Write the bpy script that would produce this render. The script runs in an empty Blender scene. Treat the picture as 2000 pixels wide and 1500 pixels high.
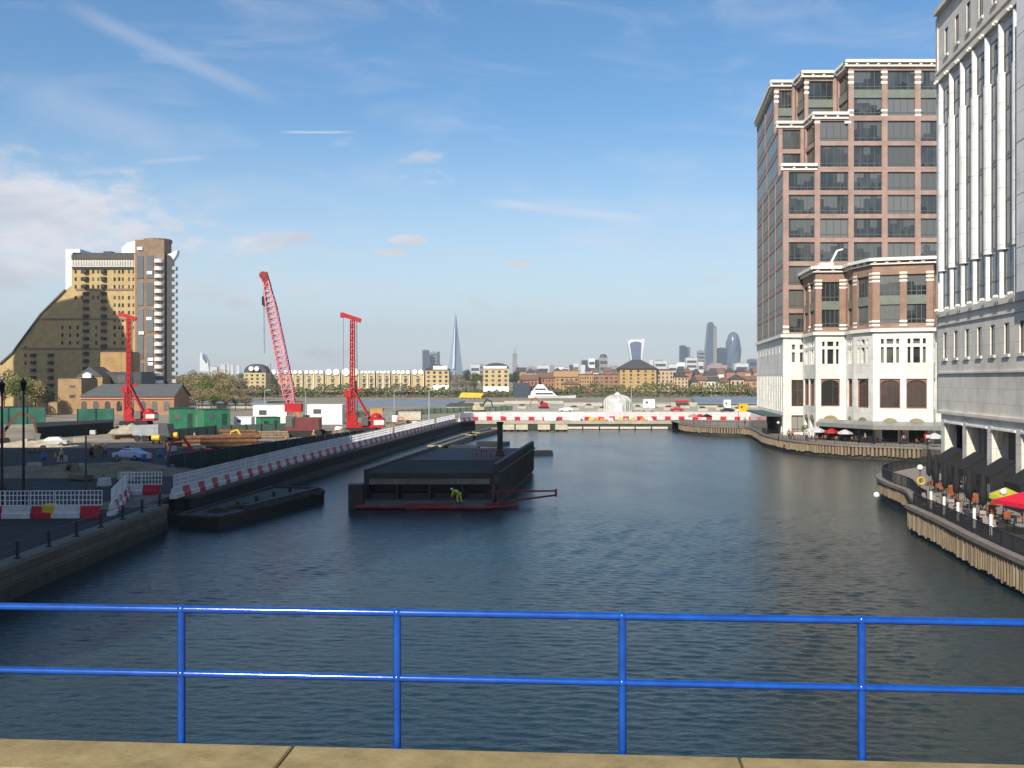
import bpy, bmesh, math, random
from mathutils import Vector, Matrix
R = random.Random(11)
rad = math.radians
scene = bpy.context.scene
col = scene.collection
# ---------------------------------------------------------------- camera
cam_d = bpy.data.cameras.new('camera'); cam = bpy.data.objects.new('camera', cam_d); col.objects.link(cam)
cam.location = (0, 0, 12); cam.rotation_euler = (rad(90), 0, 0)
cam_d.sensor_width = 36; cam_d.lens = 36.9; cam_d.shift_y = -0.004
cam_d.clip_start = 0.5; cam_d.clip_end = 40000
scene.camera = cam
# ---------------------------------------------------------------- sun
SUN_AZ, SUN_EL = rad(23), rad(35)          # azimuth measured to the left of straight behind the camera
SD = Vector((-math.sin(SUN_AZ)*math.cos(SUN_EL), -math.cos(SUN_AZ)*math.cos(SUN_EL), math.sin(SUN_EL)))
sun_d = bpy.data.lights.new('sun', 'SUN'); sun = bpy.data.objects.new('sun', sun_d); col.objects.link(sun)
sun_d.energy = 5.0; sun_d.angle = rad(0.5); sun_d.color = (1.0, 0.94, 0.83)
sun.rotation_euler = (-SD).to_track_quat('-Z', 'Y').to_euler(); sun.location = (-100, -200, 200)
# ---------------------------------------------------------------- world
world = bpy.data.worlds.new('World'); scene.world = world; world.use_nodes = True
nt = world.node_tree; nt.nodes.clear(); N = nt.nodes.new; LK = nt.links.new
out = N('ShaderNodeOutputWorld'); bg = N('ShaderNodeBackground'); bg.inputs[1].default_value = 0.118
sky = N('ShaderNodeTexSky'); sky.sky_type = 'NISHITA'; sky.sun_disc = False
sky.sun_elevation = SUN_EL; sky.sun_rotation = math.atan2(SD.x, SD.y)
sky.air_density = 1.0; sky.dust_density = 0.6; sky.ozone_density = 2.2; sky.altitude = 50
hsv = N('ShaderNodeHueSaturation'); hsv.inputs['Saturation'].default_value = 1.27; LK(sky.outputs[0], hsv.inputs['Color'])
tc = N('ShaderNodeTexCoord'); sep = N('ShaderNodeSeparateXYZ'); LK(tc.outputs['Generated'], sep.inputs[0])
def M(op, a, b=None, c=None, clamp=False):
    n = N('ShaderNodeMath'); n.operation = op; n.use_clamp = clamp
    for i, v in enumerate((a, b, c)):
        if v is None: continue
        if isinstance(v, (int, float)): n.inputs[i].default_value = v
        else: LK(v, n.inputs[i])
    return n.outputs[0]
az = M('ARCTAN2', sep.outputs[0], sep.outputs[1])                  # compass angle, 0 = west along the dock
hor = M('SQRT', M('ADD', M('MULTIPLY', sep.outputs[0], sep.outputs[0]), M('MULTIPLY', sep.outputs[1], sep.outputs[1])))
el = M('ARCTAN2', sep.outputs[2], hor)
def vecn(x, y, z=0.0):
    c = N('ShaderNodeCombineXYZ')
    for i, v in enumerate((x, y, z)):
        if isinstance(v, (int, float)): c.inputs[i].default_value = v
        else: LK(v, c.inputs[i])
    return c.outputs[0]
def wnoise(v, scale, detail=6, rough=.55, dist=0.0):
    n = N('ShaderNodeTexNoise'); n.inputs['Scale'].default_value = scale; n.inputs['Detail'].default_value = detail
    n.inputs['Roughness'].default_value = rough; n.inputs['Distortion'].default_value = dist; LK(v, n.inputs['Vector']); return n.outputs['Fac']
def smooth(v, a, b):
    m = N('ShaderNodeMapRange'); m.interpolation_type = 'SMOOTHSTEP'; LK(v, m.inputs[0])
    m.inputs[1].default_value = a; m.inputs[2].default_value = b; return m.outputs[0]
def blob(a0, e0, ra, re, p=1.0):                                    # soft cloud patch at a compass angle and elevation
    dx = M('DIVIDE', M('SUBTRACT', az, a0), ra); dy = M('DIVIDE', M('SUBTRACT', el, e0), re)
    d = M('ADD', M('MULTIPLY', dx, dx), M('MULTIPLY', dy, dy))
    return M('MULTIPLY', smooth(M('SQRT', d), 1.0, 0.0), p)
def streak(a0, e0, a1, e1, w, p):                                   # contrail between two sky directions
    L = math.hypot(a1-a0, e1-e0); ux, uy = (a1-a0)/L, (e1-e0)/L
    dx = M('SUBTRACT', az, a0); dy = M('SUBTRACT', el, e0)
    t = M('DIVIDE', M('ADD', M('MULTIPLY', dx, ux), M('MULTIPLY', dy, uy)), L)
    q = M('ABSOLUTE', M('ADD', M('MULTIPLY', dx, -uy), M('MULTIPLY', dy, ux)))
    ends = M('MULTIPLY', smooth(t, -0.05, .25), smooth(t, 1.05, .7))
    return M('MULTIPLY', M('MULTIPLY', smooth(q, w, 0.0), ends), p)
def A_(px): return math.atan((px-1000)/2050)
def E_(px, py): return math.atan((742-py)/math.hypot(2050, px-1000))
nv = vecn(M('MULTIPLY', az, 1.0), M('MULTIPLY', el, 2.6))
n1 = wnoise(nv, 9, 8, .6, .4); n2 = wnoise(nv, 28, 8, .62, .2); n3 = wnoise(vecn(M('ADD', az, M('MULTIPLY', el, .8)), M('MULTIPLY', el, 4)), 6, 8, .6, .8)
mixn = M('ADD', M('MULTIPLY', n1, .6), M('MULTIPLY', n2, .4))
mask = None
for (px, py, rx, ry, p) in ((20, 430, 540, 190, .80), (20, 520, 230, 90, .7), (470, 480, 300, 60, .50), (520, 560, 420, 90, .32), (795, 468, 62, 16, 1.1), (765, 492, 55, 13, .9),
                            (1008, 515, 50, 12, .9), (820, 330, 130, 60, .42), (650, 275, 120, 40, .22), (480, 470, 90, 28, .65), (390, 470, 70, 24, .55), (580, 462, 50, 20, .5),
                            (950, 600, 500, 60, .22), (1400, 545, 80, 14, .35), (640, 690, 110, 40, .35), (-500, 480, 700, 260, .9), (2700, 500, 700, 200, .7)):
    b = blob(A_(px), E_(min(max(px, 0), 2000), py), rx/2050, ry/2050*1.0, p)
    mask = b if mask is None else M('MAXIMUM', mask, b)
cl = smooth(M('ADD', M('MULTIPLY', mask, .78), M('MULTIPLY', M('SUBTRACT', mixn, .5), 1.9)), .10, .52)
cl = M('MULTIPLY', cl, smooth(mask, .02, .25))
wisp = M('MULTIPLY', smooth(n3, .46, .78), .26)
tr = None
for s in ((110, 0, 560, 205, .012, .26), (0, 160, 400, 300, .030, .22), (545, 258, 700, 258, .0018, .6), (930, 392, 1300, 432, .008, .42), (260, 318, 420, 305, .004, .3), (1010, 400, 1220, 405, .012, .2), (1210, 395, 1500, 420, .02, .16)):
    px, py, qx, qy, w, p = s
    t = streak(A_(px), E_(px, py), A_(qx), E_(qx, qy), w, p)
    tr = t if tr is None else M('MAXIMUM', tr, t)
tr = M('MULTIPLY', tr, M('ADD', M('MULTIPLY', n1, 1.2), .35))
haze_band = M('MULTIPLY', smooth(el, .26, -.01), .62)
fac = M('MAXIMUM', M('MAXIMUM', M('MULTIPLY', cl, .82), tr), wisp)
# cloud colour: light tops, grey lower bodies
shade = smooth(wnoise(vecn(az, M('ADD', M('MULTIPLY', el, 2.6), .018)), 9, 8, .6, .4), .35, .68)
cc = N('ShaderNodeMix'); cc.data_type = 'RGBA'; LK(shade, cc.inputs['Factor'])
cc.inputs['A'].default_value = (7.0, 6.7, 6.9, 1); cc.inputs['B'].default_value = (5.0, 5.1, 5.6, 1)
hz0 = N('ShaderNodeMix'); hz0.data_type = 'RGBA'; LK(haze_band, hz0.inputs['Factor']); LK(hsv.outputs[0], hz0.inputs['A']); hz0.inputs['B'].default_value = (6.3, 6.9, 7.7, 1)
mx = N('ShaderNodeMix'); mx.data_type = 'RGBA'; LK(fac, mx.inputs['Factor']); LK(hz0.outputs['Result'], mx.inputs['A']); LK(cc.outputs['Result'], mx.inputs['B'])
LK(mx.outputs['Result'], bg.inputs[0]); LK(bg.outputs[0], out.inputs['Surface'])
# ---------------------------------------------------------------- render settings
scene.render.engine = 'CYCLES'
scene.view_settings.view_transform = 'Standard'; scene.view_settings.look = 'None'
scene.view_settings.exposure = 0.22; scene.view_settings.gamma = 1.0
try:
    scene.cycles.max_bounces = 5; scene.cycles.volume_bounces = 0; scene.cycles.use_denoising = True
    scene.cycles.diffuse_bounces = 2; scene.cycles.glossy_bounces = 3; scene.cycles.transparent_max_bounces = 16
except Exception: pass

# ================================================================ helpers
F, HY, CZ = 2050.0, 742.0, 12.0
def at(px, py, z=2.0):                      # survey helper: ground point seen at a photo pixel, when it lies at height z
    D = (CZ-z)*F/(py-HY); return ((px-1000)/F*D, D)
def wx(px, D): return (px-1000)/F*D
def wz(py, D): return CZ-(py-HY)/F*D
WOFF = {}
class MB:
    def __init__(s): s.v = []; s.f = []; s.sm = []
    def add(s, pts, faces, smooth=False):
        b = len(s.v); s.v += [tuple(p) for p in pts]; s.f += [tuple(b+i for i in f) for f in faces]; s.sm += [smooth]*len(faces); return s
    def box(s, x0, y0, z0, x1, y1, z1):
        return s.add([(x0,y0,z0),(x1,y0,z0),(x1,y1,z0),(x0,y1,z0),(x0,y0,z1),(x1,y0,z1),(x1,y1,z1),(x0,y1,z1)],
                     [(0,3,2,1),(4,5,6,7),(0,1,5,4),(1,2,6,5),(2,3,7,6),(3,0,4,7)])
    def hexa(s, p):                          # 8 arbitrary corners in box order
        return s.add(p, [(0,3,2,1),(4,5,6,7),(0,1,5,4),(1,2,6,5),(2,3,7,6),(3,0,4,7)])
    def prism(s, poly, z0, z1):
        n = len(poly); z0s = z0 if isinstance(z0, (list, tuple)) else [z0]*n; z1s = z1 if isinstance(z1, (list, tuple)) else [z1]*n
        pts = [(x, y, z0s[i]) for i, (x, y) in enumerate(poly)]+[(x, y, z1s[i]) for i, (x, y) in enumerate(poly)]
        return s.add(pts, [tuple(range(n))[::-1], tuple(range(n, 2*n))]+[(i, (i+1) % n, n+(i+1) % n, n+i) for i in range(n)])
    def extr(s, poly3, vec):                 # planar polygon pushed along a vector
        n = len(poly3); v = Vector(vec); pts = [Vector(p) for p in poly3]; pts += [p+v for p in pts]
        return s.add(pts, [tuple(range(n))[::-1], tuple(range(n, 2*n))]+[(i, (i+1) % n, n+(i+1) % n, n+i) for i in range(n)])
    def bar(s, a, b, w, h=None):
        a = Vector(a); b = Vector(b); d = (b-a).normalized(); h = h or w
        up = Vector((0,0,1)) if abs(d.z) < .95 else Vector((0,1,0))
        x = d.cross(up).normalized()*w/2; y = x.cross(d).normalized()*h/2
        return s.hexa([a-x-y, a+x-y, a+x+y, a-x+y, b-x-y, b+x-y, b+x+y, b-x+y])
    def tube(s, a, b, r, n=8, r2=None, cap=True):
        a = Vector(a); b = Vector(b); d = (b-a).normalized(); r2 = r if r2 is None else r2
        up = Vector((0,0,1)) if abs(d.z) < .95 else Vector((1,0,0))
        x = d.cross(up).normalized(); y = x.cross(d).normalized()
        pts = []
        for c, rr in ((a, r), (b, r2)):
            for i in range(n):
                t = 2*math.pi*i/n; pts.append(c+x*math.cos(t)*rr+y*math.sin(t)*rr)
        s.add(pts, [(i, (i+1) % n, n+(i+1) % n, n+i) for i in range(n)], True)
        if cap: s.add(pts, [tuple(range(n))[::-1], tuple(range(n, 2*n))])
        return s
    def lathe(s, cx, cy, prof, n=16, smooth=True):
        pts = []; m = len(prof)
        for r, z in prof:
            for i in range(n):
                t = 2*math.pi*i/n; pts.append((cx+r*math.cos(t), cy+r*math.sin(t), z))
        fs = [(j*n+i, j*n+(i+1) % n, (j+1)*n+(i+1) % n, (j+1)*n+i) for j in range(m-1) for i in range(n)]
        s.add(pts, fs, smooth); s.add(pts[:n]+pts[-n:], [tuple(range(n))[::-1], tuple(range(n, 2*n))]); return s
    def ball(s, c, rx, ry=None, rz=None, n=12, m=7):
        ry = ry or rx; rz = rz or rx; pts = []
        for j in range(m+1):
            p = math.pi*j/m
            for i in range(n):
                t = 2*math.pi*i/n; pts.append((c[0]+rx*math.sin(p)*math.cos(t), c[1]+ry*math.sin(p)*math.sin(t), c[2]-rz*math.cos(p)))
        return s.add(pts, [(j*n+i, j*n+(i+1) % n, (j+1)*n+(i+1) % n, (j+1)*n+i) for j in range(m) for i in range(n)], True)
    def mesh(s, name, mat, off=(0,0,0), weld=False):
        me = bpy.data.meshes.new(name); ox, oy, oz = off
        me.from_pydata([(x-ox, y-oy, z-oz) for x, y, z in s.v], [], s.f)
        me.polygons.foreach_set('use_smooth', s.sm)
        bm = bmesh.new(); bm.from_mesh(me); bmesh.ops.remove_doubles(bm, verts=bm.verts, dist=1e-5) if weld else None
        bmesh.ops.recalc_face_normals(bm, faces=bm.faces); bm.to_mesh(me); bm.free()
        if mat is not None: me.materials.append(mat)
        return me
    def build(s, name, mat, parent=None, local=False, weld=False):
        if parent is None:
            xs = [v[0] for v in s.v]; ys = [v[1] for v in s.v]; z = min(v[2] for v in s.v)
            off = ((min(xs)+max(xs))/2, (min(ys)+max(ys))/2, z)
            o = bpy.data.objects.new(name, s.mesh(name, mat, off, weld)); o.location = off; WOFF[o.name] = Vector(off)
        else:
            off = (0, 0, 0) if local else WOFF[parent.name]
            o = bpy.data.objects.new(name, s.mesh(name, mat, off, weld)); o.parent = parent; WOFF[o.name] = Vector((0,0,0)) if local else WOFF[parent.name]
        col.objects.link(o); return o
def tag(o, label=None, cat=None, group=None, kind=None):
    if label: o['label'] = label
    if cat: o['category'] = cat
    if group: o['group'] = group
    if kind: o['kind'] = kind
    return o
def thing(name, label, cat, loc=(0,0,0), rz=0.0, group=None):
    o = bpy.data.objects.new(name, None); col.objects.link(o); o.location = loc; o.rotation_euler = (0,0,rz); o.empty_display_size = .3
    WOFF[o.name] = Vector(loc); return tag(o, label, cat, group)
def inst(name, me, parent, loc, rz=0.0, world=True):
    o = bpy.data.objects.new(name, me); col.objects.link(o); o.parent = parent
    o.location = Vector(loc)-(WOFF[parent.name] if world else Vector((0,0,0))); o.rotation_euler = (0,0,rz); WOFF[o.name] = Vector(loc); return o
def copy_tree(o, parent=None):
    c = o.copy(); col.objects.link(c)
    if parent is not None: c.parent = parent
    for ch in [x for x in KIDS.get(o.name, ())]: copy_tree(ch, c)
    return c
KIDS = {}
def seal(o):                                 # remember a finished thing's children so it can be copied
    ks = list(o.children); KIDS[o.name] = ks
    for k in ks: seal(k)
    return o
def dup(o, loc, rz=0.0, label=None, scale=None, group=None):
    c = copy_tree(o); c.location = loc; c.rotation_euler = (0,0,rz)
    if label: c['label'] = label
    if group: c['group'] = group
    if scale: c.scale = scale if isinstance(scale, (tuple, list)) else (scale,)*3
    return c
def struct(name, mb, mat): return tag(mb.build(name, mat), kind='structure')

# ---------------------------------------------------------------- materials
def rgb(c): return (c[0], c[1], c[2], 1)
class Mat:
    def __init__(s, name):
        s.m = bpy.data.materials.new(name); s.m.use_nodes = True; s.t = s.m.node_tree; s.t.nodes.clear()
        s.o = s.n('ShaderNodeOutputMaterial'); s.b = s.n('ShaderNodeBsdfPrincipled'); s.l(s.b.outputs[0], s.o.inputs['Surface'])
    def n(s, k): return s.t.nodes.new(k)
    def l(s, a, b): s.t.links.new(a, b)
    def math(s, op, a, b=None):
        n = s.n('ShaderNodeMath'); n.operation = op
        for i, v in enumerate((a, b)):
            if v is None: continue
            if isinstance(v, (int, float)): n.inputs[i].default_value = v
            else: s.l(v, n.inputs[i])
        return n.outputs[0]
    def coord(s, kind='Object'):
        if kind == 'World': return s.n('ShaderNodeNewGeometry').outputs['Position']
        return s.n('ShaderNodeTexCoord').outputs[kind]
    def noise(s, v, scale, detail=4, rough=.55, dist=0.0):
        n = s.n('ShaderNodeTexNoise'); n.inputs['Scale'].default_value = scale; n.inputs['Detail'].default_value = detail
        n.inputs['Roughness'].default_value = rough; n.inputs['Distortion'].default_value = dist; s.l(v, n.inputs['Vector']); return n.outputs['Fac']
    def ramp(s, v, a, b, lo=0.0, hi=1.0):
        m = s.n('ShaderNodeMapRange'); s.l(v, m.inputs[0]); m.inputs[1].default_value = a; m.inputs[2].default_value = b; m.inputs[3].default_value = lo; m.inputs[4].default_value = hi; return m.outputs[0]
    def mix(s, f, a, b, mode='MIX'):
        n = s.n('ShaderNodeMix'); n.data_type = 'RGBA'; n.blend_type = mode
        for k, v in (('Factor', f), ('A', a), ('B', b)):
            i = n.inputs[k]
            if isinstance(v, (int, float)): i.default_value = v
            elif isinstance(v, tuple): i.default_value = rgb(v)
            else: s.l(v, i)
        return n.outputs['Result']
    def scale(s, v, sx, sy, sz):
        n = s.n('ShaderNodeVectorMath'); n.operation = 'MULTIPLY'; s.l(v, n.inputs[0]); n.inputs[1].default_value = (sx, sy, sz); return n.outputs[0]
    def wallvec(s, a=1.0, b=1.0):
        p = s.coord('World'); sp = s.n('ShaderNodeSeparateXYZ'); s.l(p, sp.inputs[0])
        u = s.math('ADD', s.math('MULTIPLY', sp.outputs[0], a), s.math('MULTIPLY', sp.outputs[1], b))
        c = s.n('ShaderNodeCombineXYZ'); s.l(u, c.inputs[0]); s.l(sp.outputs[2], c.inputs[1]); return c.outputs[0]
    def bump(s, h, st=.3, d=.05):
        n = s.n('ShaderNodeBump'); n.inputs['Strength'].default_value = st; n.inputs['Distance'].default_value = d; s.l(h, n.inputs['Height']); s.l(n.outputs[0], s.b.inputs['Normal'])
    def set(s, rough=.6, spec=.4, metal=0.0):
        s.b.inputs['Roughness'].default_value = rough; s.b.inputs['Specular IOR Level'].default_value = spec; s.b.inputs['Metallic'].default_value = metal; return s
    def base(s, c):
        i = s.b.inputs['Base Color']
        if isinstance(c, tuple): i.default_value = rgb(c)
        else: s.l(c, i)
        return s
_cache = {}
def paint(name, c, rough=.5, var=.18, sc=1.5, spec=.4, metal=0.0, dirt=None, bump=0.0, objvar=0.0):
    if name in _cache: return _cache[name]
    m = Mat(name).set(rough, spec, metal); p = m.coord('World')
    n = m.noise(p, sc, 5, .6); lo = tuple(x*(1-var) for x in c); hi = tuple(min(x*(1+var), .95) for x in c)
    k = m.mix(m.ramp(n, .3, .7), lo, hi)
    if dirt:
        n2 = m.noise(m.scale(p, 1, 1, .35), sc*3.1, 6, .7); k = m.mix(m.ramp(n2, .52, .72, 0, .6), k, dirt)
    if objvar:
        oi = m.n('ShaderNodeObjectInfo'); k = m.mix(m.ramp(oi.outputs['Random'], 0, 1, 0, objvar), k, tuple(x*.45 for x in c))
    m.base(k)
    if bump: m.bump(m.noise(p, sc*8, 5), bump, .03)
    _cache[name] = m.m; return m.m
def bricky(name, c, c2, mortar, w=.45, h=.15, a=1.0, b=1.0, ms=.012, rough=.8, var=.5):
    if name in _cache: return _cache[name]
    m = Mat(name).set(rough, .25); v = m.wallvec(a, b)
    t = m.n('ShaderNodeTexBrick'); t.inputs['Scale'].default_value = 1; t.inputs['Brick Width'].default_value = w; t.inputs['Row Height'].default_value = h
    t.inputs['Mortar Size'].default_value = ms; t.inputs['Color1'].default_value = rgb(c); t.inputs['Color2'].default_value = rgb(c2); t.inputs['Mortar'].default_value = rgb(mortar)
    t.inputs['Bias'].default_value = 0.0; m.l(v, t.inputs['Vector'])
    n = m.noise(m.coord('World'), .35, 6, .65); k = m.mix(m.ramp(n, .3, .7, .75, 1.12), (0,0,0), t.outputs['Color'])
    st = m.noise(m.scale(m.coord('World'), 1.2, 1.2, .12), 1.3, 5, .6)      # rain streaks
    k = m.mix(m.ramp(st, .55, .75, 0, .3), k, tuple(x*.6 for x in c)); m.base(k); _cache[name] = m.m; return m.m
def glass(name, c=(.03,.035,.035), alt=(.16,.16,.15), rough=.08, blind=.35):
    if name in _cache: return _cache[name]
    m = Mat(name).set(rough, .7); oi = m.n('ShaderNodeObjectInfo'); p = m.coord('Object')
    sp = m.n('ShaderNodeSeparateXYZ'); m.l(p, sp.inputs[0])
    wv = m.n('ShaderNodeSeparateXYZ'); m.l(m.wallvec(), wv.inputs[0]); pane = m.math('FLOOR', m.math('MULTIPLY', wv.outputs[0], .83)); zz = sp.outputs[2]
    def wn(a, b):
        c_ = m.n('ShaderNodeCombineXYZ'); m.l(a, c_.inputs[0]); m.l(b, c_.inputs[1]); w_ = m.n('ShaderNodeTexWhiteNoise'); w_.noise_dimensions = '2D'; m.l(c_.outputs[0], w_.inputs[0]); return w_.outputs['Value']
    drop = wn(pane, oi.outputs['Random']); blindf = m.math('GREATER_THAN', zz, m.ramp(drop, .35, 1, 3.6, .8))
    clut = m.math('LESS_THAN', zz, m.ramp(wn(m.math('FLOOR', m.math('MULTIPLY', wv.outputs[0], 1.9)), oi.outputs['Random']), .4, 1, .2, 1.5))
    n = m.noise(m.scale(m.coord('World'), 1, 1, .5), .35, 2, .5)
    r = m.math('FRACT', m.math('MULTIPLY', oi.outputs['Random'], 7.13))
    mid_ = tuple((x+y)*.5 for x, y in zip(c, alt)); k = m.mix(m.ramp(n, .35, .65, 0, .7), c, mid_); k = m.mix(m.math('MULTIPLY', blindf, .85), k, alt); k = m.mix(m.math('MULTIPLY', clut, .8), k, tuple(x*.35 for x in c))
    k = m.mix(m.ramp(r, 1-blind, 1-blind+.02), k, alt)
    k = m.mix(m.ramp(oi.outputs['Random'], 0, 1, 0, .5), k, tuple(x*.8 for x in c)); m.base(k)
    m.bump(m.noise(m.coord('World'), .9, 2), .04, .3); _cache[name] = m.m; return m.m

brick_t = bricky('brick tower', (.40,.265,.215), (.36,.235,.19), (.42,.33,.28), .9, .3)
brick_w = bricky('brick wing', (.35,.215,.155), (.31,.19,.135), (.36,.27,.2), .9, .3)
white_stone = bricky('white stone', (.80,.77,.69), (.76,.73,.65), (.60,.57,.50), 2.2, 1.1, ms=.025)
cream = paint('cream cornice', (.80,.76,.66), .6, .08, .6, dirt=(.55,.48,.38))
spandrel = paint('green spandrel', (.17,.195,.155), .4, .15, .8)
win_dark = glass('office glass')
win_side = glass('side office glass', (.05,.06,.05), (.15,.165,.13), .12, .4)
mull = paint('grey mullion', (.10,.105,.10), .4, .1)
dark_in = paint('dark interior', (.018,.018,.018), .9, .1)
grey_stone = bricky('grey stone', (.78,.715,.62), (.74,.675,.585), (.52,.47,.40), 1.75, 1.25, ms=.022)
pale_stone = bricky('pale stone', (.86,.84,.80), (.83,.81,.77), (.55,.53,.5), 4.0, 2.3, ms=.03)
blue_glass = glass('blue glass', (.03,.045,.065), (.10,.14,.18), .06, .2)
black_metal = paint('black metal', (.012,.012,.014), .45, .2)
dark_fabric = paint('black canvas', (.014,.014,.015), .85, .3)
timber = None

# ---------------------------------------------------------------- facade frame
class Face:
    def __init__(s, a, b):
        s.a = Vector((a[0], a[1], 0)); d = Vector((b[0]-a[0], b[1]-a[1], 0)); s.L = d.length; s.u = d.normalized(); s.n = Vector((s.u.y, -s.u.x, 0)); s.rz = math.atan2(s.u.y, s.u.x)
    def p(s, u, d, z): q = s.a+s.u*u+s.n*d; return Vector((q.x, q.y, z))
    def box(s, mb, u0, u1, d0, d1, z0, z1):
        mb.hexa([s.p(u0,d1,z0), s.p(u1,d1,z0), s.p(u1,d0,z0), s.p(u0,d0,z0), s.p(u0,d1,z1), s.p(u1,d1,z1), s.p(u1,d0,z1), s.p(u0,d0,z1)])
    def wall(s, mb, u0, u1, z0, z1, t, ops):
        us = sorted({u0, u1}|{x for o in ops for x in o[:2] if u0 < x < u1}); zs = sorted({z0, z1}|{x for o in ops for x in o[2:] if z0 < x < z1})
        for j in range(len(zs)-1):
            zm = (zs[j]+zs[j+1])/2; run = None
            for i in range(len(us)-1):
                um = (us[i]+us[i+1])/2; op = any(o[0] < um < o[1] and o[2] < zm < o[3] for o in ops)
                if op:
                    if run is not None: s.box(mb, run, us[i], -t, 0, zs[j], zs[j+1]); run = None
                elif run is None: run = us[i]
            if run is not None: s.box(mb, run, us[-1], -t, 0, zs[j], zs[j+1])
_wm = {}
def window(face, u0, u1, z0, z1, parent, depth=-.3, mat=None, mmat=None, nm=3, sill=True, rail=.16, sub=True, name='window'):
    mat = mat or win_dark; mmat = mmat or mull; w = round(u1-u0, 2); h = round(z1-z0, 2); key = (w, h, mat.name, mmat.name, nm, rail, sill)
    if key not in _wm:
        g = MB().box(0, 0, 0, w, .05, h).mesh('window', mat); f = MB()
        for i in range(nm+1):
            x = w*i/nm; f.box(max(x-.05, 0), -.06, 0, min(x+.05, w), -.002, h)
        f.box(0, -.055, h-.09, w, -.003, h); f.box(0, -.055, 0, w, -.003, .1)
        if rail: f.box(0, -.05, h*rail, w, -.004, h*rail+.14)
        _wm[key] = (g, f.mesh('window_frame', mmat))
    g, f = _wm[key]; o = inst(name, g, parent, face.p(u0, depth, z0), face.rz)
    if sub:
        q = bpy.data.objects.new('window_frame', f); col.objects.link(q); q.parent = o
    return o
# ================================================================ ground, water
def catmull(pts, n=5):
    o = []
    for i in range(len(pts)-1):
        p0 = pts[max(i-1, 0)]; p1 = pts[i]; p2 = pts[i+1]; p3 = pts[min(i+2, len(pts)-1)]
        for k in range(n):
            t = k/n; o.append(tuple(.5*((2*p1[j])+(-p0[j]+p2[j])*t+(2*p0[j]-5*p1[j]+4*p2[j]-p3[j])*t*t+(-p0[j]+3*p1[j]-3*p2[j]+p3[j])*t**3) for j in (0, 1)))
    return o+[pts[-1]]
QZ = 2.0
def offset_line(pts, d):
    o = []
    for i, p_ in enumerate(pts):
        a = Vector(pts[max(i-1, 0)]); b = Vector(pts[min(i+1, len(pts)-1)]); t_ = (b-a).normalized(); o.append((p_[0]+t_.y*d, p_[1]-t_.x*d))
    return o
left_edge = [(-26.4,-40), (-27.6,84), (-29.6,84.4), (-29.4,90), (-27.4,90.4), (-24.7,126), (-12,249), (-9,255.5)]
far_edge = [(38.6,255.5)]
prom_far = catmull([(38.6,243), (39.4,234), (43,226), (49.2,221), (48.2,207), (45.8,190), (46.2,172), (50.5,161.5), (55,157.5), (60.5,153)], 5)
prom_in = [(62,146), (57,131), (50,124.5)]
prom_lobe = catmull([(50,124.5), (42.8,116.5), (38.2,109.5), (36.4,102.5), (35.6,95), (33.6,88), (32.9,84.5)], 5)
prom_near = catmull([(31.4,83.5), (30.4,75), (29.1,66), (28.2,58), (27.4,48), (26.5,38)], 4)+[(24.5,-40)]
dock = left_edge+far_edge+prom_far+prom_in[:2]+prom_lobe+prom_near
def sheet(poly, z, hole=None, outer=None):
    """flat polygon, or outer polygon with the dock cut out"""
    bm = bmesh.new()
    def ring(p):
        vs = [bm.verts.new((x, y, z)) for x, y in p]; return [bm.edges.new((vs[i], vs[(i+1) % len(vs)])) for i in range(len(vs))]
    es = ring(poly)
    if hole: es += ring(hole)
    bmesh.ops.triangle_fill(bm, use_beauty=True, use_dissolve=False, edges=es)
    mb = MB(); bm.verts.index_update(); mb.add([v.co[:] for v in bm.verts], [tuple(v.index for v in f.verts) for f in bm.faces]); bm.free(); return mb

m = Mat('ground soil').set(.95, .1); p = m.coord('World')
n1_ = m.noise(p, .12, 8, .65); n2_ = m.noise(p, .9, 8, .7)
k = m.mix(m.ramp(n1_, .35, .65), (.20,.17,.12), (.40,.34,.25)); k = m.mix(m.ramp(n2_, .45, .7, 0, .6), k, (.11,.10,.08)); m.base(k); m.bump(n2_, .5, .3); soil = m.m
m = Mat('paving').set(.85, .2); p = m.coord('World'); t = m.n('ShaderNodeTexBrick'); t.inputs['Scale'].default_value = 1; t.inputs['Brick Width'].default_value = .9; t.inputs['Row Height'].default_value = .6
t.inputs['Color1'].default_value = (.30,.26,.22,1); t.inputs['Color2'].default_value = (.26,.225,.19,1); t.inputs['Mortar'].default_value = (.16,.14,.12,1); t.inputs['Mortar Size'].default_value = .012; m.l(p, t.inputs['Vector'])
k = m.mix(m.ramp(m.noise(p, .8, 6, .7), .35, .75, 0, .45), t.outputs['Color'], (.16,.14,.12)); m.base(k); paving = m.m
m = Mat('shade_asphalt').set(.9, .2); p = m.coord('World'); k = m.mix(m.ramp(m.noise(p, .5, 7, .7), .3, .7), (.030,.030,.031), (.060,.058,.055)); m.base(k); shade_asphalt = m.m  # colour kept near black to stand in for left foreground shade

land = sheet([(-3300,-60), (3300,-60), (3300,640), (-3300,640)], QZ, dock[1:-1]+[(24.8,-40), (-26.5,-40)])
# the outer rectangle's near side is behind the camera; the dock is cut out of it
struct('ground', land, soil)
struct('far_ground', sheet([(-3300,905), (3300,905), (3300,6600), (-3300,6600)], QZ), soil)
struct('riverbed', MB().box(-3300, -60, -4.5, 3300, 6600, -4.2), soil)
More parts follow.
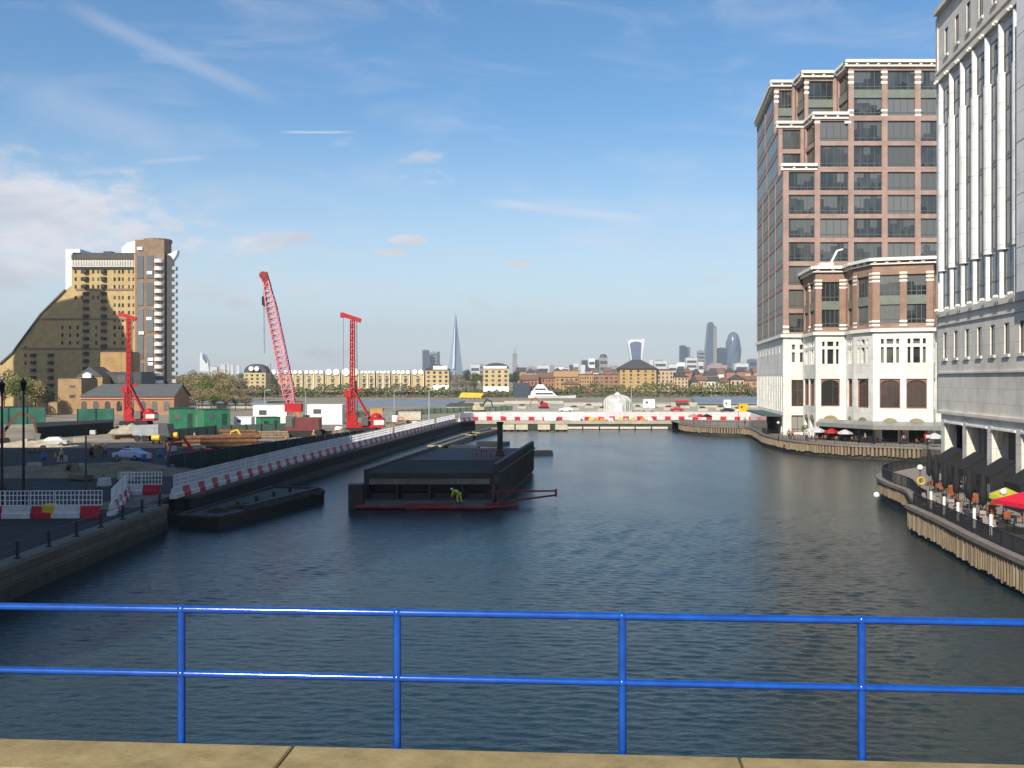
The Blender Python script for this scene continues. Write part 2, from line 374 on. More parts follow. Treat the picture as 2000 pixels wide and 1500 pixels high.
# water: real wavelets near the bridge, unresolved ones as surface roughness with wind patches
import numpy as np
m = Mat('dock water').set(.2, .5); m.b.inputs['IOR'].default_value = 1.27; p = m.coord('World')
patch = m.noise(m.scale(p, 1, .5, 1), .06, 5, .6, .4)
m.l(m.ramp(patch, .3, .7, .11, .21), m.b.inputs['Roughness'])
w2 = m.noise(m.scale(p, .8, 1.7, 1), 3.6, 4, .7); w1 = m.noise(m.scale(p, .55, 1.1, 1), 1.5, 4, .6); m.bump(m.math('ADD', m.math('MULTIPLY', w2, .28), w1), .55, .15)
k = m.mix(m.ramp(m.noise(p, .03, 4), .35, .65), (.007,.026,.037), (.016,.028,.027)); m.base(k); water_m = m.m
ys = [-58.0, 0.0, 8.0]
while ys[-1] < 262: ys.append(ys[-1]+max(.10, (ys[-1]/60)**2*.11) if ys[-1] > 7.9 else 8)
ys = np.array(ys); xs = np.concatenate([[-70, -45], np.arange(-32, 62, .15), [66, 75]])
XX, YY = np.meshgrid(xs, ys); ZZ = np.zeros_like(XX); rng = np.random.RandomState(4)
for i in range(60):
    lam = .32*(3.0 ** rng.rand()); th = rng.normal(math.pi/2-.25, .55); kx, ky = 2*math.pi/lam*math.cos(th), 2*math.pi/lam*math.sin(th)
    warp = .9*np.sin(XX*.07+i)+.9*np.sin(YY*.05+i*1.7); slope = .026*(lam/.8)**-.15; amp = slope*lam/(2*math.pi)
    fade = np.clip((lam/.11-(YY/60)**2*2.2)/4, 0, 1)      # drop waves the grid cannot carry
    ZZ += amp*fade*np.sin(kx*XX+ky*YY+warp+rng.rand()*6.28)
gust = .75+.25*np.sin(XX*.09+2*np.sin(YY*.04))*np.sin(YY*.07+1.3); ZZ *= gust
ZZ *= ((YY > 7.9) & (XX > -33) & (XX < 63))
nr, nc = XX.shape; vv = np.stack([XX, YY, ZZ], -1).reshape(-1, 3); a = (np.arange(nr-1)[:, None]*nc+np.arange(nc-1)[None]).reshape(-1)
ff = np.stack([a, a+1, a+nc+1, a+nc], -1).astype(np.int32); me = bpy.data.meshes.new('dock_water'); me.vertices.add(len(vv)); me.vertices.foreach_set('co', vv.astype(np.float32).ravel())
me.loops.add(ff.size); me.loops.foreach_set('vertex_index', ff.ravel()); me.polygons.add(len(ff)); me.polygons.foreach_set('loop_start', np.arange(0, ff.size, 4, dtype=np.int32)); me.polygons.foreach_set('loop_total', np.full(len(ff), 4, dtype=np.int32))
me.update(); me.validate(); me.polygons.foreach_set('use_smooth', [True]*len(me.polygons)); me.materials.append(water_m); wo = bpy.data.objects.new('dock_water', me); col.objects.link(wo); wo['kind'] = 'structure'
struct('river_water', MB().add([(-3300,600,-.4), (3300,600,-.4), (3300,930,-.4), (-3300,930,-.4)], [(0,1,2,3)]), water_m)
# paving overlays and a dark sheet for the shaded site
struct('promenade_paving', sheet(prom_far+prom_in[:2]+prom_lobe+prom_near[:-1]+[(26.4,30), (60,30), (100,60), (100,243)], QZ+.03), paving)
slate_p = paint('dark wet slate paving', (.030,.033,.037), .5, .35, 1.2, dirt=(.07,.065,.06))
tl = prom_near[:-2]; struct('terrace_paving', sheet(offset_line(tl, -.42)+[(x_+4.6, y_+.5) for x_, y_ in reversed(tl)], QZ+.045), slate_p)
struct('forecourt', sheet([(-8,263.5), (105,263.5), (150,470), (-30,470)], QZ+.03), paint('pale gravel forecourt', (.42,.37,.28), .9, .25, .12, dirt=(.24,.21,.15)))
struct('quay_paving', sheet([(-26.9,20), (-27.6,83.6), (-34,79), (-60,79), (-60,20)], QZ+.03), shade_asphalt)
struct('site_shade_sheet', sheet([(-29.3,92), (-27,126), (-26.5,150), (-40,172), (-75,165), (-95,120), (-90,80), (-62,79.2), (-34,79.2), (-33,91)], QZ+.03), shade_asphalt)  # dark sheet over the soil, painting in the shade on the site

# ================================================================ quay walls
def ribbon(mb, pts, d0, d1, z0, z1, off=offset_line):
    a = off(pts, d0); b = off(pts, d1)
    for i in range(len(pts)-1):
        mb.hexa([(*a[i], z0), (*a[i+1], z0), (*b[i+1], z0), (*b[i], z0), (*a[i], z1), (*a[i+1], z1), (*b[i+1], z1), (*b[i], z1)])
wall_stone = bricky('quay stone', (.15,.13,.095), (.12,.105,.08), (.06,.052,.04), 1.6, .45, .25, 1.0, ms=.03)
algae = paint('wet algae wall', (.045,.042,.03), .7, .4, .8, dirt=(.02,.022,.015))
def quay_wall(name, label, pts, mats=(None, None)):
    t_ = thing(name, label, 'wall', (pts[0][0], pts[0][1], 0))
    mb = MB(); ribbon(mb, pts, -.05, .75, -4.2, .75); mb.build('lower_wall', algae, t_)
    mb = MB(); ribbon(mb, pts, .0, .7, .75, 1.78); mb.build('stone_face', mats[0] or wall_stone, t_)
    mb = MB(); ribbon(mb, pts, -.12, .9, 1.78, 2.05); mb.build('coping', mats[1] or coping_m, t_)
    return t_
coping_m = paint('quay coping', (.17,.15,.12), .85, .2, 1.2, dirt=(.09,.08,.06))
steel_pile = bricky('sheet pile', (.035,.033,.032), (.028,.026,.026), (.012,.012,.012), .6, 30, .3, 1, ms=.12)
lw = list(reversed(left_edge))   # traversed so that the wall body lies landward
quay_wall('dock_wall', 'stone faced quay wall with blue railing posts in the shaded left foreground', list(reversed(left_edge[:4])))
quay_wall('dock_wall', 'long dark dock wall below the red and white barriers on the left', list(reversed(left_edge[3:])), (steel_pile, paint('dark kerb', (.07,.065,.055), .8, .3)))
# far quay: low concrete edge with pale fender boards
fq = thing('dock_wall', 'low concrete wall closing the far end of the dock, with pale floating fender boards', 'wall', (15,255.5,0))
MB().box(-9.5, 255.5, -4.2, 39, 256.6, 1.3).build('lower_wall', algae, fq); MB().box(-9.5, 255.3, 1.3, 39, 256.9, 2.05).build('coping', paint('pale concrete', (.42,.38,.29), .8, .2, .5, dirt=(.25,.2,.14)), fq)
fender_white = paint('pale fender board', (.62,.56,.48), .7, .15, 2)
xx = 13.5
while xx < 37:
    L_ = R.uniform(2.6, 4.6); MB().box(xx, 254.9, .12, min(xx+L_, 38.2), 255.35, .62).build('fender_board', fender_white, fq); xx += L_+.35
# promenade fender walls: vertical timber piles under a stone kerb
m = Mat('weathered timber').set(.85, .15); p = m.coord('World')
k = m.mix(m.ramp(m.noise(m.scale(p, 1, 1, .15), 2.2, 5, .6), .3, .7), (.14,.10,.065), (.32,.25,.17)); k = m.mix(m.ramp(m.noise(m.scale(p, 2.5, 2.5, .3), 2.0, 4, .7), .50, .62, 0, .8), k, (.27,.20,.12)); m.base(k); timber = m.m
kerb_m = paint('granite kerb', (.20,.17,.14), .7, .2, 1.5)
def timber_edge(name, label, pts, sp, r, zb, zt=1.82):
    pts = list(reversed(pts)); t_ = thing(name, label, 'timber wall', (pts[0][0], pts[0][1], 0)); mb = MB(); ribbon(mb, pts, .28, 1.1, -4.2, 1.75); mb.build('backing_wall', algae, t_)
    mb = MB(); acc = 0.0; i = 0; cur = Vector(pts[0])
    for i in range(len(pts)-1):
        a = Vector(pts[i]); b = Vector(pts[i+1]); L_ = (b-a).length; d_ = (b-a)/L_; nn = Vector((d_.y, -d_.x))
        while acc < L_:
            c = a+d_*acc; z0 = zb+R.uniform(-.12, .12); w = r*R.uniform(.85, 1.1); mb.tube((c.x+nn.x*.12, c.y+nn.y*.12, z0), (c.x+nn.x*.12, c.y+nn.y*.12, zt), w, 7, w*.96); acc += sp*R.uniform(.92, 1.08)
        acc -= L_
    pl = mb.build('timber_piles', timber, t_)
    mb = MB(); ribbon(mb, pts, -.16, .42, 1.82, 2.10); mb.build('kerb', kerb_m, t_)
    return t_
timber_edge('timber_fender_wall', 'timber pile wall under the far promenade below the white stone building', prom_far, .62, .25, .55)
timber_edge('timber_fender_wall', 'timber pile wall of the rounded terrace between the two promenades', prom_lobe, .5, .21, .7)
timber_edge('timber_fender_wall', 'nearest timber pile wall running out of the frame on the right', prom_near[:-1], .46, .2, .3)
MB_ = MB(); ribbon(MB_, [(60.5,153), (62,146), (57,131), (50,124.5)], 0, .8, -4.2, 2.04); tag(MB_.build('dock_wall', wall_stone), 'short stone wall of the inlet hidden behind the rounded terrace', 'wall')

# ================================================================ railings
def railing(name, label, pts, n_posts, mat, h=1.1, inset=.35, rails=(1.1, .58), pr=.035, cat='railing', bars=0.0, rr=.03):
    t_ = thing(name, label, cat, (pts[0][0], pts[0][1], QZ)); line = offset_line(pts, inset if pts[0][0] < 0 else -inset)
    seg = [(Vector(line[i]), Vector(line[i+1])) for i in range(len(line)-1)]; tot = sum((b-a).length for a, b in seg)
    def pos(s_):
        for a, b in seg:
            L_ = (b-a).length
            if s_ <= L_: return a+(b-a)*(s_/L_ if L_ else 0)
            s_ -= L_
        return seg[-1][1]
    for i in range(n_posts+1):
        q = pos(tot*i/n_posts); MB().tube((q.x, q.y, QZ), (q.x, q.y, QZ+h), pr, 6).tube((q.x, q.y, QZ+.02), (q.x, q.y, QZ+.12), pr*2.2, 6).build('post', mat, t_)
    for z in rails:
        mb = MB(); N_ = n_posts*2
        for i in range(N_):
            a = pos(tot*i/N_); b = pos(tot*(i+1)/N_); mb.tube((a.x, a.y, QZ+z), (b.x, b.y, QZ+z), rr, 6, cap=False)
        mb.build('rail', mat, t_)
    if bars:
        mb = MB(); c = int(tot/bars)
        for i in range(c):
            a = pos(tot*(i+.5)/c); mb.bar((a.x, a.y, QZ+.12), (a.x, a.y, QZ+rails[0]), .025)
        mb.build('balusters', mat, t_)['kind'] = 'stuff'
    return t_
blue_dark = paint('dark blue post paint', (.012,.020,.045), .5, .2)
railing('railing', 'dark blue posts with thin rails along the stone quay in the left foreground', [(-27.5,83), (-26.9,30)], 13, blue_dark, 1.05, .35, (1.0, .55), .10)
railing('railing', 'dark railing following the far promenade in front of the white stone building', prom_far, 48, black_metal, 1.05, .5, (1.05, .15), .03, bars=.55, rr=.025)
railing('railing', 'dark curved railing round the rounded terrace', prom_lobe, 22, black_metal, 1.1, .45, (1.1, .15), .035, bars=.16, rr=.035)
railing('railing', 'dark railing along the nearest stretch of terrace with the white posts behind it', prom_near[:-1], 24, black_metal, 1.0, .5, (1.0, .15), .03, bars=.14, rr=.03)

# ================================================================ foreground parapet and blue rail
def par(x, o=0.0): return 7.72-.0721*x+o     # line of the posts
concrete = None
m = Mat('ochre concrete coping').set(.9, .15); p = m.coord('World')
n_a = m.noise(p, 3.0, 8, .7); n_b = m.noise(m.scale(p, 1, 1.6, 1), 22, 6, .7); n_c = m.noise(p, 90, 3, .6)
k = m.mix(m.ramp(n_a, .35, .68), (.23,.170,.080), (.37,.285,.14)); k = m.mix(m.ramp(n_b, .5, .72, 0, .65), k, (.42,.31,.12)); k = m.mix(m.ramp(n_c, .55, .75, 0, .45), k, (.10,.08,.05))
k = m.mix(m.ramp(n_b, .28, .22, 0, .7), k, (.55,.50,.40)); m.base(k); m.bump(n_b, .5, .012); concrete = m.m
ux = Vector((1, -.0721, 0)).normalized(); uy = Vector((ux.y*-1, ux.x, 0))
JX = (-14.0, -10.6, -7.2, -4.9, -1.62, 1.64, 4.95, 8.2, 13.1)
COP_Z = 9.285
for i in range(len(JX)-1):
    mb = MB(); a = Vector((JX[i]+.008, par(JX[i]+.008), 0)); b = Vector((JX[i+1]-.008, par(JX[i+1]-.008), 0))
    v = []
    for z, e in ((COP_Z-.16, 0), (COP_Z-.012, 0), (COP_Z, .012)):
        for q, s_ in ((a, 1), (b, -1)):
            for o_ in ((-.62+e), (-.045-e)):
                w = q+uy*o_+ux*s_*e; v.append((w.x, w.y, z))
    idx = lambda l, q, o_: l*4+q*2+o_
    fs = [(idx(0,0,0), idx(0,0,1), idx(0,1,1), idx(0,1,0)), (idx(2,0,0), idx(2,1,0), idx(2,1,1), idx(2,0,1))]
    for l in (0, 1):
        for (q1, o1), (q2, o2) in (((0,0),(1,0)), ((1,0),(1,1)), ((1,1),(0,1)), ((0,1),(0,0))): fs.append((idx(l,q1,o1), idx(l,q2,o2), idx(l+1,q2,o2), idx(l+1,q1,o1)))
    mb.add(v, fs)
    lab = {3: 'coping slab at the bottom left of the frame, left of the dark joint', 4: 'middle coping slab between the two dark joints under the blue rail', 5: 'right coping slab under the blue rail, ending at the right edge'}.get(i, 'coping slab of the bridge parapet beyond the frame')
    if i in (3, 4, 5): tag(mb.build('coping_slab', concrete), 'ochre concrete '+lab, 'coping slab')
    else: tag(mb.build('coping_slab', concrete), 'ochre concrete coping slab of the parapet out of frame, '+{0:'farthest left',1:'second beyond the left edge',2:'first beyond the left edge',6:'first beyond the right edge',7:'second beyond the right edge'}[i], 'coping slab')
mb = MB()
A0 = Vector((-14.6, par(-14.6), 0)); B0 = Vector((13.2, par(13.2), 0))
q = [A0+uy*-.54, B0+uy*-.54, B0+uy*-.08, A0+uy*-.08]; mb.prism([(w.x, w.y) for w in q], 7.9, COP_Z-.16)
tag(mb.build('bridge_parapet', paint('bridge concrete', (.30,.27,.21), .9, .2, 2)), 'concrete parapet wall of the rail bridge carrying the coping slabs', 'wall')
q = [A0+uy*-11, B0+uy*-11, B0+uy*.1, A0+uy*.1]; struct('bridge_deck', MB().prism([(w.x, w.y) for w in q], 6.9, 7.9), paint('bridge concrete', (.3,.27,.21)))
m = Mat('blue gloss paint').set(.14, .6); p = m.coord('World'); k = m.mix(m.ramp(m.noise(p, 6, 5, .6), .35, .7), (.002,.045,.27), (.003,.075,.38)); k = m.mix(m.ramp(m.noise(p, 40, 4, .7), .68, .76, 0, .7), k, (.25,.25,.33)); m.base(k)
m.b.inputs['Coat Weight'].default_value = .3; m.b.inputs['Coat Roughness'].default_value = .15; m.bump(m.noise(p, 14, 3), .1, .01); blue = m.m
br = thing('bridge_railing', 'blue painted two rail pipe railing along the bridge parapet in the foreground', 'railing', (0, 7.72, 9.2))
for x in (-14.2, -12.55, -10.9, -9.23, -7.55, -5.84, -4.15, -2.487, -.851, .806, 2.512, 4.2, 5.9, 7.6, 9.3, 11.0, 12.7):
    y = par(x); MB().tube((x, y, 9.0), (x, y, 10.285), .029, 14).build('post', blue, br)
    ft = MB(); ft.box(x-.07, y-.075, 9.0, x+.07, y-.032, 9.14); ft.build('mounting_bracket', blue, br)
for z, r in ((10.274, .0275), (9.79, .0255)):
    mb = MB(); a = Vector((-14.5, par(-14.5), z)); b = Vector((13, par(13), z)); mb.tube(a, b, r, 16); ra = mb.build('rail', blue, br)
    for x in (-4.15, -2.487, -.851, .806, 2.512): MB().ball((x, par(x), z), .039, .036, .036, 14, 9).build('pipe_joint', blue, ra)
# ================================================================ brick tower
TW = thing('office_tower', 'tall red brick office tower with stepped top and cream cornices, right of the dock', 'office building', (52,190,2))
LW0, LW1 = (54.8,235), (49.1,190)
def lwx(y): return 49.1+(y-190)*(54.8-49.1)/45
Z0, P = 20.2, 4.29
fl = [Z0+P*i for i in range(8)]          # 20.2 .. 50.2
fl2 = [50.2, 54.85, 59.5]; fl3 = [59.5, 64.1, 68.6]
BX = [49.1+.35, 55.3, 61.4, 67.5, 73.5, 79.6, 85.7, 91.0]
brickm, wallm, corn, span = MB(), MB(), MB(), MB()
core = MB()
core.prism([(49.9,190.8), (91,190.8), (91,234.4), (55.3,234.4)], 2.5, 50.1)
core.prism([(50.9,197.5), (56.1,197.5), (56.1,190.8), (91,190.8), (91,234.4), (55.3,234.4)], 50.1, 59.4)
core.prism([(51.7,203.8), (56.1,203.8), (56.1,197.5), (62.2,197.5), (62.2,190.8), (91,190.8), (91,234.4), (55.3,234.4)], 59.4, 68.7)
core.build('core', dark_in, TW)
pw = .5
nwin = 0
def grid(face, bounds, floors, stripes=(), skip=None, mat=None, pillar=pw, band=.78, combine=False, nm=4, bh=.4, wd=-.42):
    """pillars at the bay bounds, brick bands at the floors, one window per opening"""
    for b in bounds: face.box(brickm, max(b-pillar, 0), min(b+pillar, face.L), -.55, .0, floors[0], floors[-1])
    for j, z in enumerate(floors):
        if j == len(floors)-1: z0, z1 = z-.55, z
        elif j == 0: z0, z1 = z, z+bh
        else: z0, z1 = z-bh, z+bh
        mbx = span if (combine and 0 < j < len(floors)-1) else brickm
        if combine and 0 < j < len(floors)-1: z0, z1 = z-1.0, z+.5
        for i in range(len(bounds)-1): face.box(mbx, bounds[i]+pillar, bounds[i+1]-pillar, -.5, -.12 if mbx is span else -.06, z0, z1)
    for j in range(len(floors)-1):
        for i in range(len(bounds)-1):
            if skip and skip(i, j): continue
            zl = floors[j]+(bh if not (combine and j > 0) else .5); zh = floors[j+1]-(bh if j+1 < len(floors)-1 else .55)
            if combine and j+1 < len(floors)-1: zh = floors[j+1]-1.0
            window(face, bounds[i]+pillar, bounds[i+1]-pillar, zl, zh, TW, wd, mat or win_dark, mull, nm)
def stripes(face, us, zt, n=3, zb=None, hw=.56):
    for u in us:
        for k_ in range(n): face.box(corn, max(u-hw, -.02), min(u+hw, face.L+.02), -.3, .05, zt-.35-.95*k_-.42, zt-.35-.95*k_)
        if zb is not None:
            for k_ in range(2): face.box(corn, max(u-hw, -.02), min(u+hw, face.L+.02), -.3, .05, zb+.25+.85*k_, zb+.62+.85*k_)
def cornice(face, u0, u1, z, out_=.75, big=True):
    """cream cornice slab with brick slots"""
    face.box(corn, u0, u1, -.6, out_, z+.75, z+1.25); face.box(corn, u0, u1, -.6, out_-.3, z+.05, z+.35)
    n_ = max(1, int((u1-u0)/1.9)); w_ = (u1-u0)/n_
    for i in range(n_): face.box(corn, u0+w_*i, u0+w_*i+.4, -.5, out_-.22, z+.35, z+.75)
    face.box(brickm, u0, u1, -.58, .05, z+.352, z+.748)
yw = [(0,0)]
fr = Face((49.1,190), (91,190)); fb = [b-49.1 for b in BX]; fb[0] = .5
leftf = Face(LW0, LW1)
# front plane, full height
hide = lambda i, j: (j < 2 and i > 0) or i > 5
grid(fr, fb, fl, skip=hide)
f2 = Face((54.8,190), (91,190)); grid(f2, [b-54.8 for b in BX[1:]], fl2, skip=lambda i, j: i > 4)
f3 = Face((60.9,190), (91,190)); grid(f3, [b-60.9 for b in BX[2:]], fl3, skip=lambda i, j: i > 3, combine=True)
# set back bays
s2 = Face((lwx(196.7),196.7), (54.75,196.7)); grid(s2, [.35, s2.L-.25], fl2, pillar=.4)
r2 = Face((54.8,196.7), (54.8,190.02)); grid(r2, [.3, r2.L-.3], fl2, pillar=.3, mat=win_side)
s3a = Face((54.8,196.7), (60.85,196.7)); grid(s3a, [.35, s3a.L-.25], fl3, pillar=.4, combine=True)
r3a = Face((60.9,196.7), (60.9,190.02)); grid(r3a, [.3, r3a.L-.3], fl3, pillar=.3, mat=win_side, combine=True)
s3 = Face((lwx(203),203), (54.75,203)); grid(s3, [.35, s3.L-.2], fl3, pillar=.4, combine=True)
r3 = Face((54.8,203), (54.8,196.72)); grid(r3, [.3, r3.L-.3], fl3, pillar=.3, mat=win_side, combine=True)
# long left side: ribbon windows between thin bands
lb = [0.4, 11.5, 22.5, 33.5, leftf.L-.45]
grid(leftf, lb, fl, mat=win_side, pillar=.2, nm=8, bh=.3, wd=-.16)
lf2 = Face(LW0, (lwx(196.7),196.7)); grid(lf2, [.4, 19, lf2.L-.3], fl2, mat=win_side, pillar=.2, nm=9, bh=.3, wd=-.16)
lf3 = Face(LW0, (lwx(203),203)); grid(lf3, [.4, 16, lf3.L-.3], fl3, mat=win_side, pillar=.2, nm=8, bh=.3, wd=-.16)
# cornices and stripes
for f_, us, zt, zb in ((f3, [.0+.4, 6.5, 12.6, 18.7], 68.6, 59.5), (s3a, [.3], 68.6, None), (s3, [.3], 68.6, None), (f2, [.4, 6.0], 59.5, None)): stripes(f_, us, zt-.3, 3 if f_ is not f2 else 1, zb)
cornice(f3, -.7, f3.L, 68.6); cornice(s3a, -.7, s3a.L-.7, 68.6); cornice(s3, -.9, s3.L-.7, 68.6); cornice(r3a, .7, r3a.L-.0, 68.6, .7); cornice(r3, .7, r3.L, 68.6, .7); cornice(lf3, 0, lf3.L, 68.6, .7)
cornice(s2, -.5, s2.L, 59.2, .5); cornice(Face((54.8,190), (61.2,190)), -.5, 6.1, 59.2, .5); cornice(Face((49.1,190), (55.2,190)), -.5, 6.1, 49.9, .5)
cornice(r2, .5, r2.L-.6, 59.2, .45)
fr.box(corn, -.5, fr.L, -.4, .5, Z0-.5, Z0+.05); leftf.box(corn, 0, leftf.L, -.4, .5, Z0-.5, Z0+.05)
for u in (.5, 6.2): 
    for k_ in range(2): fr.box(corn, max(u-.56, -.03), u+.56, -.3, .05, Z0+.3+k_*.9, Z0+.72+k_*.9)
# terrace roofs
roofm = MB(); roofm.prism([(49.5,190.3), (55.2,190.3), (55.2,196.4), (50.3,196.4)], 50.2, 50.9); roofm.prism([(55.2,190.3), (61,190.3), (61,196.4), (55.2,196.4)], 59.5, 60.1); roofm.prism([(50.4,197), (54.7,197), (54.7,202.8), (51,202.8)], 59.5, 60.1)
roofm.prism([(51.5,203.4), (55,203.4), (55,197), (61,197), (61,190.5), (91,190.5), (91,234.8), (55,234.8)], 68.7, 69.3); roofm.build('roof', paint('grey roof', (.16,.16,.15), .9), TW)
# white stone base of the tower
ops = []
def bwin(face, u0, u1, z0, z1): ops.append((u0, u1, z0, z1))
u_ = 0
FB = Face((49.1,190), (54.0,190))
o1 = [(1.55, 2.15, 15.2, 17.0), (3.0, 3.6, 15.2, 17.0), (1.55, 2.15, 17.5, 18.4), (3.0, 3.6, 17.5, 18.4), (1.5, 3.9, 7.2, 12.0), (1.5, 3.9, 2.5, 5.6)]
FB.wall(wallm, 0, 4.9, 2.0, Z0-.5, .7, o1)
for (a, b, c, d) in o1[:4]: window(FB, a, b, c, d, TW, -.4, win_dark, mull, 1, rail=0)
window(FB, 1.5, 3.9, 7.2, 12.0, TW, -.35, paint('brown shutter glass', (.06,.045,.035), .3, .3), mull, 2, rail=.6)
window(FB, 1.5, 3.9, 2.5, 5.6, TW, -.4, glass('pale door glass', (.15,.15,.13), (.3,.28,.24)), mull, 2, name='door')
LB = Face(LW0, LW1); o2 = []
u = 1.0
while u < LB.L-2.5: o2.append((u, u+1.5, 6.2, 13.0)); u += 2.75
o3 = [(a, b, 2.2, 5.2) for a, b, _, _ in o2]
o4 = [(a+.3, b-.3, 17.0, 18.2) for a, b, _, _ in o2[::2]]
LB.wall(wallm, 0, LB.L, 2.0, 13.6, .7, o2+o3); LB.wall(wallm, 0, LB.L, 13.6, Z0-.5, .7, o4)
for (a, b, c, d) in o2: window(LB, a, b, c, d, TW, -.6, win_dark, mull, 1, sub=False)
# green awning strip on the left side cafe
aw = MB(); LB.box(aw, 12, LB.L-.5, .02, 3.4, 5.35, 5.6); aw.build('awning', paint('green awning', (.05,.09,.07), .7), TW)
gl = MB(); LB.box(gl, 14, LB.L-2, 2.6, 2.75, 2.0, 5.35); gl.build('glass_screen', glass('cafe glass', (.05,.06,.05), (.16,.17,.15)), TW)
brickm.build('brick_frame', brick_t, TW); wallm.build('stone_base', white_stone, TW); corn.build('cornice', cream, TW); span.build('spandrel', spandrel, TW)

# ================================================================ white stone wing in front of the tower
WG = thing('stone_wing', 'lower wing with white arched stone base and brick upper storeys, before the brick tower', 'office building', (58,170,2))
PT = [(52.6,189.7), (51.5,178), (56.5,177.6), (56.1,172.4), (57.2,166.3), (65.6,163.4), (66.7,165.2), (68.4,163.6), (69.5,166), (80,166)]
inner = offset_line(PT, -.75)
core = MB().prism([(x, y) for x, y in inner]+[(80,189), (54,189)], 2.1, 30.4); core.build('core', dark_in, WG)
brickm, wallm, corn, span, archm, redfr = MB(), MB(), MB(), MB(), MB(), MB()
brown = paint('brown window joinery', (.085,.05,.04), .35, .3, 3)
redb = paint('red brown surround', (.26,.12,.085), .8, .2, 3)
def wing_face(a, b, bays, pillars, half=False):
    f_ = Face(a, b); L_ = f_.L; ops_b, ops_w = [], []
    for (u0, u1) in bays:
        for (z0, z1) in ((20.9, 23.9), (25.3, 28.6)):
            ops_b.append((u0, u1, z0, z1)); window(f_, u0, u1, z0, z1, WG, -.35, win_dark, mull, 4, rail=.2)
        f_.box(span, u0, u1, -.4, -.1, 23.9, 25.3)
        c = (u0+u1)/2; w = (u1-u0)/2
        for (p0, p1) in ((-w*.92, -w*.62), (-w*.34, w*.34), (w*.62, w*.92)):
            for (z0, z1) in ((14.7, 17.2), (17.7, 18.5)):
                ops_w.append((c+p0, c+p1, z0, z1)); window(f_, c+p0, c+p1, z0, z1, WG, -.5, win_dark, mull, 1, rail=0, sub=False)
        # big arched window: brown joinery, red surround, arched head
        ww = w*1.04; z0, z1 = 7.5, 12.2; ops_w.append((c-ww, c+ww, z0, z1))
        window(f_, c-ww+.12, c+ww-.12, z0+.15, z1-.1, WG, -.45, glass('brown glass', (.055,.035,.028), (.09,.06,.05), .25, .2), brown, 3, rail=.72, name='arched_window')  # plain brown glass colour
        f_.box(redfr, c-ww, c-ww+.13, -.5, -.18, z0, z1); f_.box(redfr, c+ww-.13, c+ww, -.5, -.18, z0, z1); f_.box(redfr, c-ww, c+ww, -.5, -.2, z0, z0+.16)
        n = 12; pts = [f_.p(c-ww, -.22, z1), f_.p(c+ww, -.22, z1)]+[f_.p(c+(ww-.13)*math.cos(math.pi*i/n), -.22, z1-.95+.72*math.sin(math.pi*i/n)) for i in range(n+1)]
        redfr.extr(pts, -f_.n*.2)
        # ground arches behind the awning
        if not half:
            ops_w.append((c-w*.8, c+w*.8, 2.2, 5.2)); n = 12
            pts = [f_.p(c-w*.8, .02, 5.2), f_.p(c+w*.8, .02, 5.2)]+[f_.p(c+w*.8*math.cos(math.pi*i/n), .02, 5.2+.75*math.sin(math.pi*i/n)) for i in range(1, n)]
            archm.extr([f_.p(c+w*.8*math.cos(math.pi*i/n), .02, 5.2+.8*math.sin(math.pi*i/n)) for i in range(n+1)], -f_.n*.06)
    f_.wall(brickm, 0, L_, 20.1, 30.2, .6, ops_b+[(u0, u1, 23.9, 25.3) for u0, u1 in bays])
    f_.wall(wallm, 0, L_, 2.0, 19.6, .7, ops_w)
    f_.box(corn, -.35, L_+.2, -.5, .45, 19.6, 20.12)
    # top cornice with slots
    f_.box(corn, -.5, L_+.35, -.6, .85, 30.75, 31.25); f_.box(corn, -.3, L_+.2, -.6, .45, 30.2, 30.42)
    n_ = max(1, int(L_/1.7)); w_ = L_/n_
    for i in range(n_): f_.box(corn, w_*i, w_*i+.55, -.5, .55, 30.42, 30.75)
    f_.box(brickm, 0, L_, -.55, .1, 30.425, 30.745)
    for u in pillars:
        for k_ in range(3): f_.box(corn, u-.58, u+.58, -.2, .06, 29.0-.62*k_-.3, 29.0-.62*k_)
        for k_ in range(2): f_.box(corn, u-.58, u+.58, -.2, .06, 20.5+.62*k_, 20.8+.62*k_)
        f_.box(brickm, u-.5, u+.5, -.2, .03, 20.13, 30.15)
    return f_
wing_face(PT[0], PT[1], [(1.0, 5.2), (6.0, 10.6)], [5.6, 11.2])
wing_face(PT[1], PT[2], [(.95, 3.95)], [.5, 4.5])
wing_face(PT[2], PT[3], [(1.2, 4.2)], [.4])
wing_face(PT[3], PT[4], [(1.2, 4.7)], [.5, 5.65])
fw = wing_face(PT[4], PT[5], [(1.05, 4.0), (5.0, 7.9)], [.45, 4.5, 8.4])
wing_face(PT[5], PT[6], [(.5, 1.6)], [], True)
wing_face(PT[6], PT[7], [], [1.2], True)
wing_face(PT[7], PT[8], [], [.5], True); wing_face(PT[8], PT[9], [], [.5], True)
MB().prism([(x, y) for x, y in inner]+[(80,189.5), (53,189.5)], 30.42, 30.9).build('roof', paint('grey roof', (.16,.16,.15)), WG)
brickm.build('brick_storeys', brick_w, WG); wallm.build('stone_base', white_stone, WG); corn.build('cornice', cream, WG); span.build('spandrel', spandrel, WG)
archm.build('arch_head', paint('ochre arch', (.30,.23,.13), .8), WG); redfr.build('window_surround', redb, WG)
# rooftop device with an angled white arm on the wing
an = thing('roof_crane', 'white angled arm on a pale base on the left corner of the wing roof', 'roof crane', (53.8,179,31.2))
MB().box(52.3, 178.2, 31.2, 54.6, 179.8, 31.9).build('base', cream, an); MB().bar((54.3,179,31.8), (55.4,179,34.0), .3).bar((55.3,179,34.0), (56.4,179,34.3), .25).build('arm', cream, an)
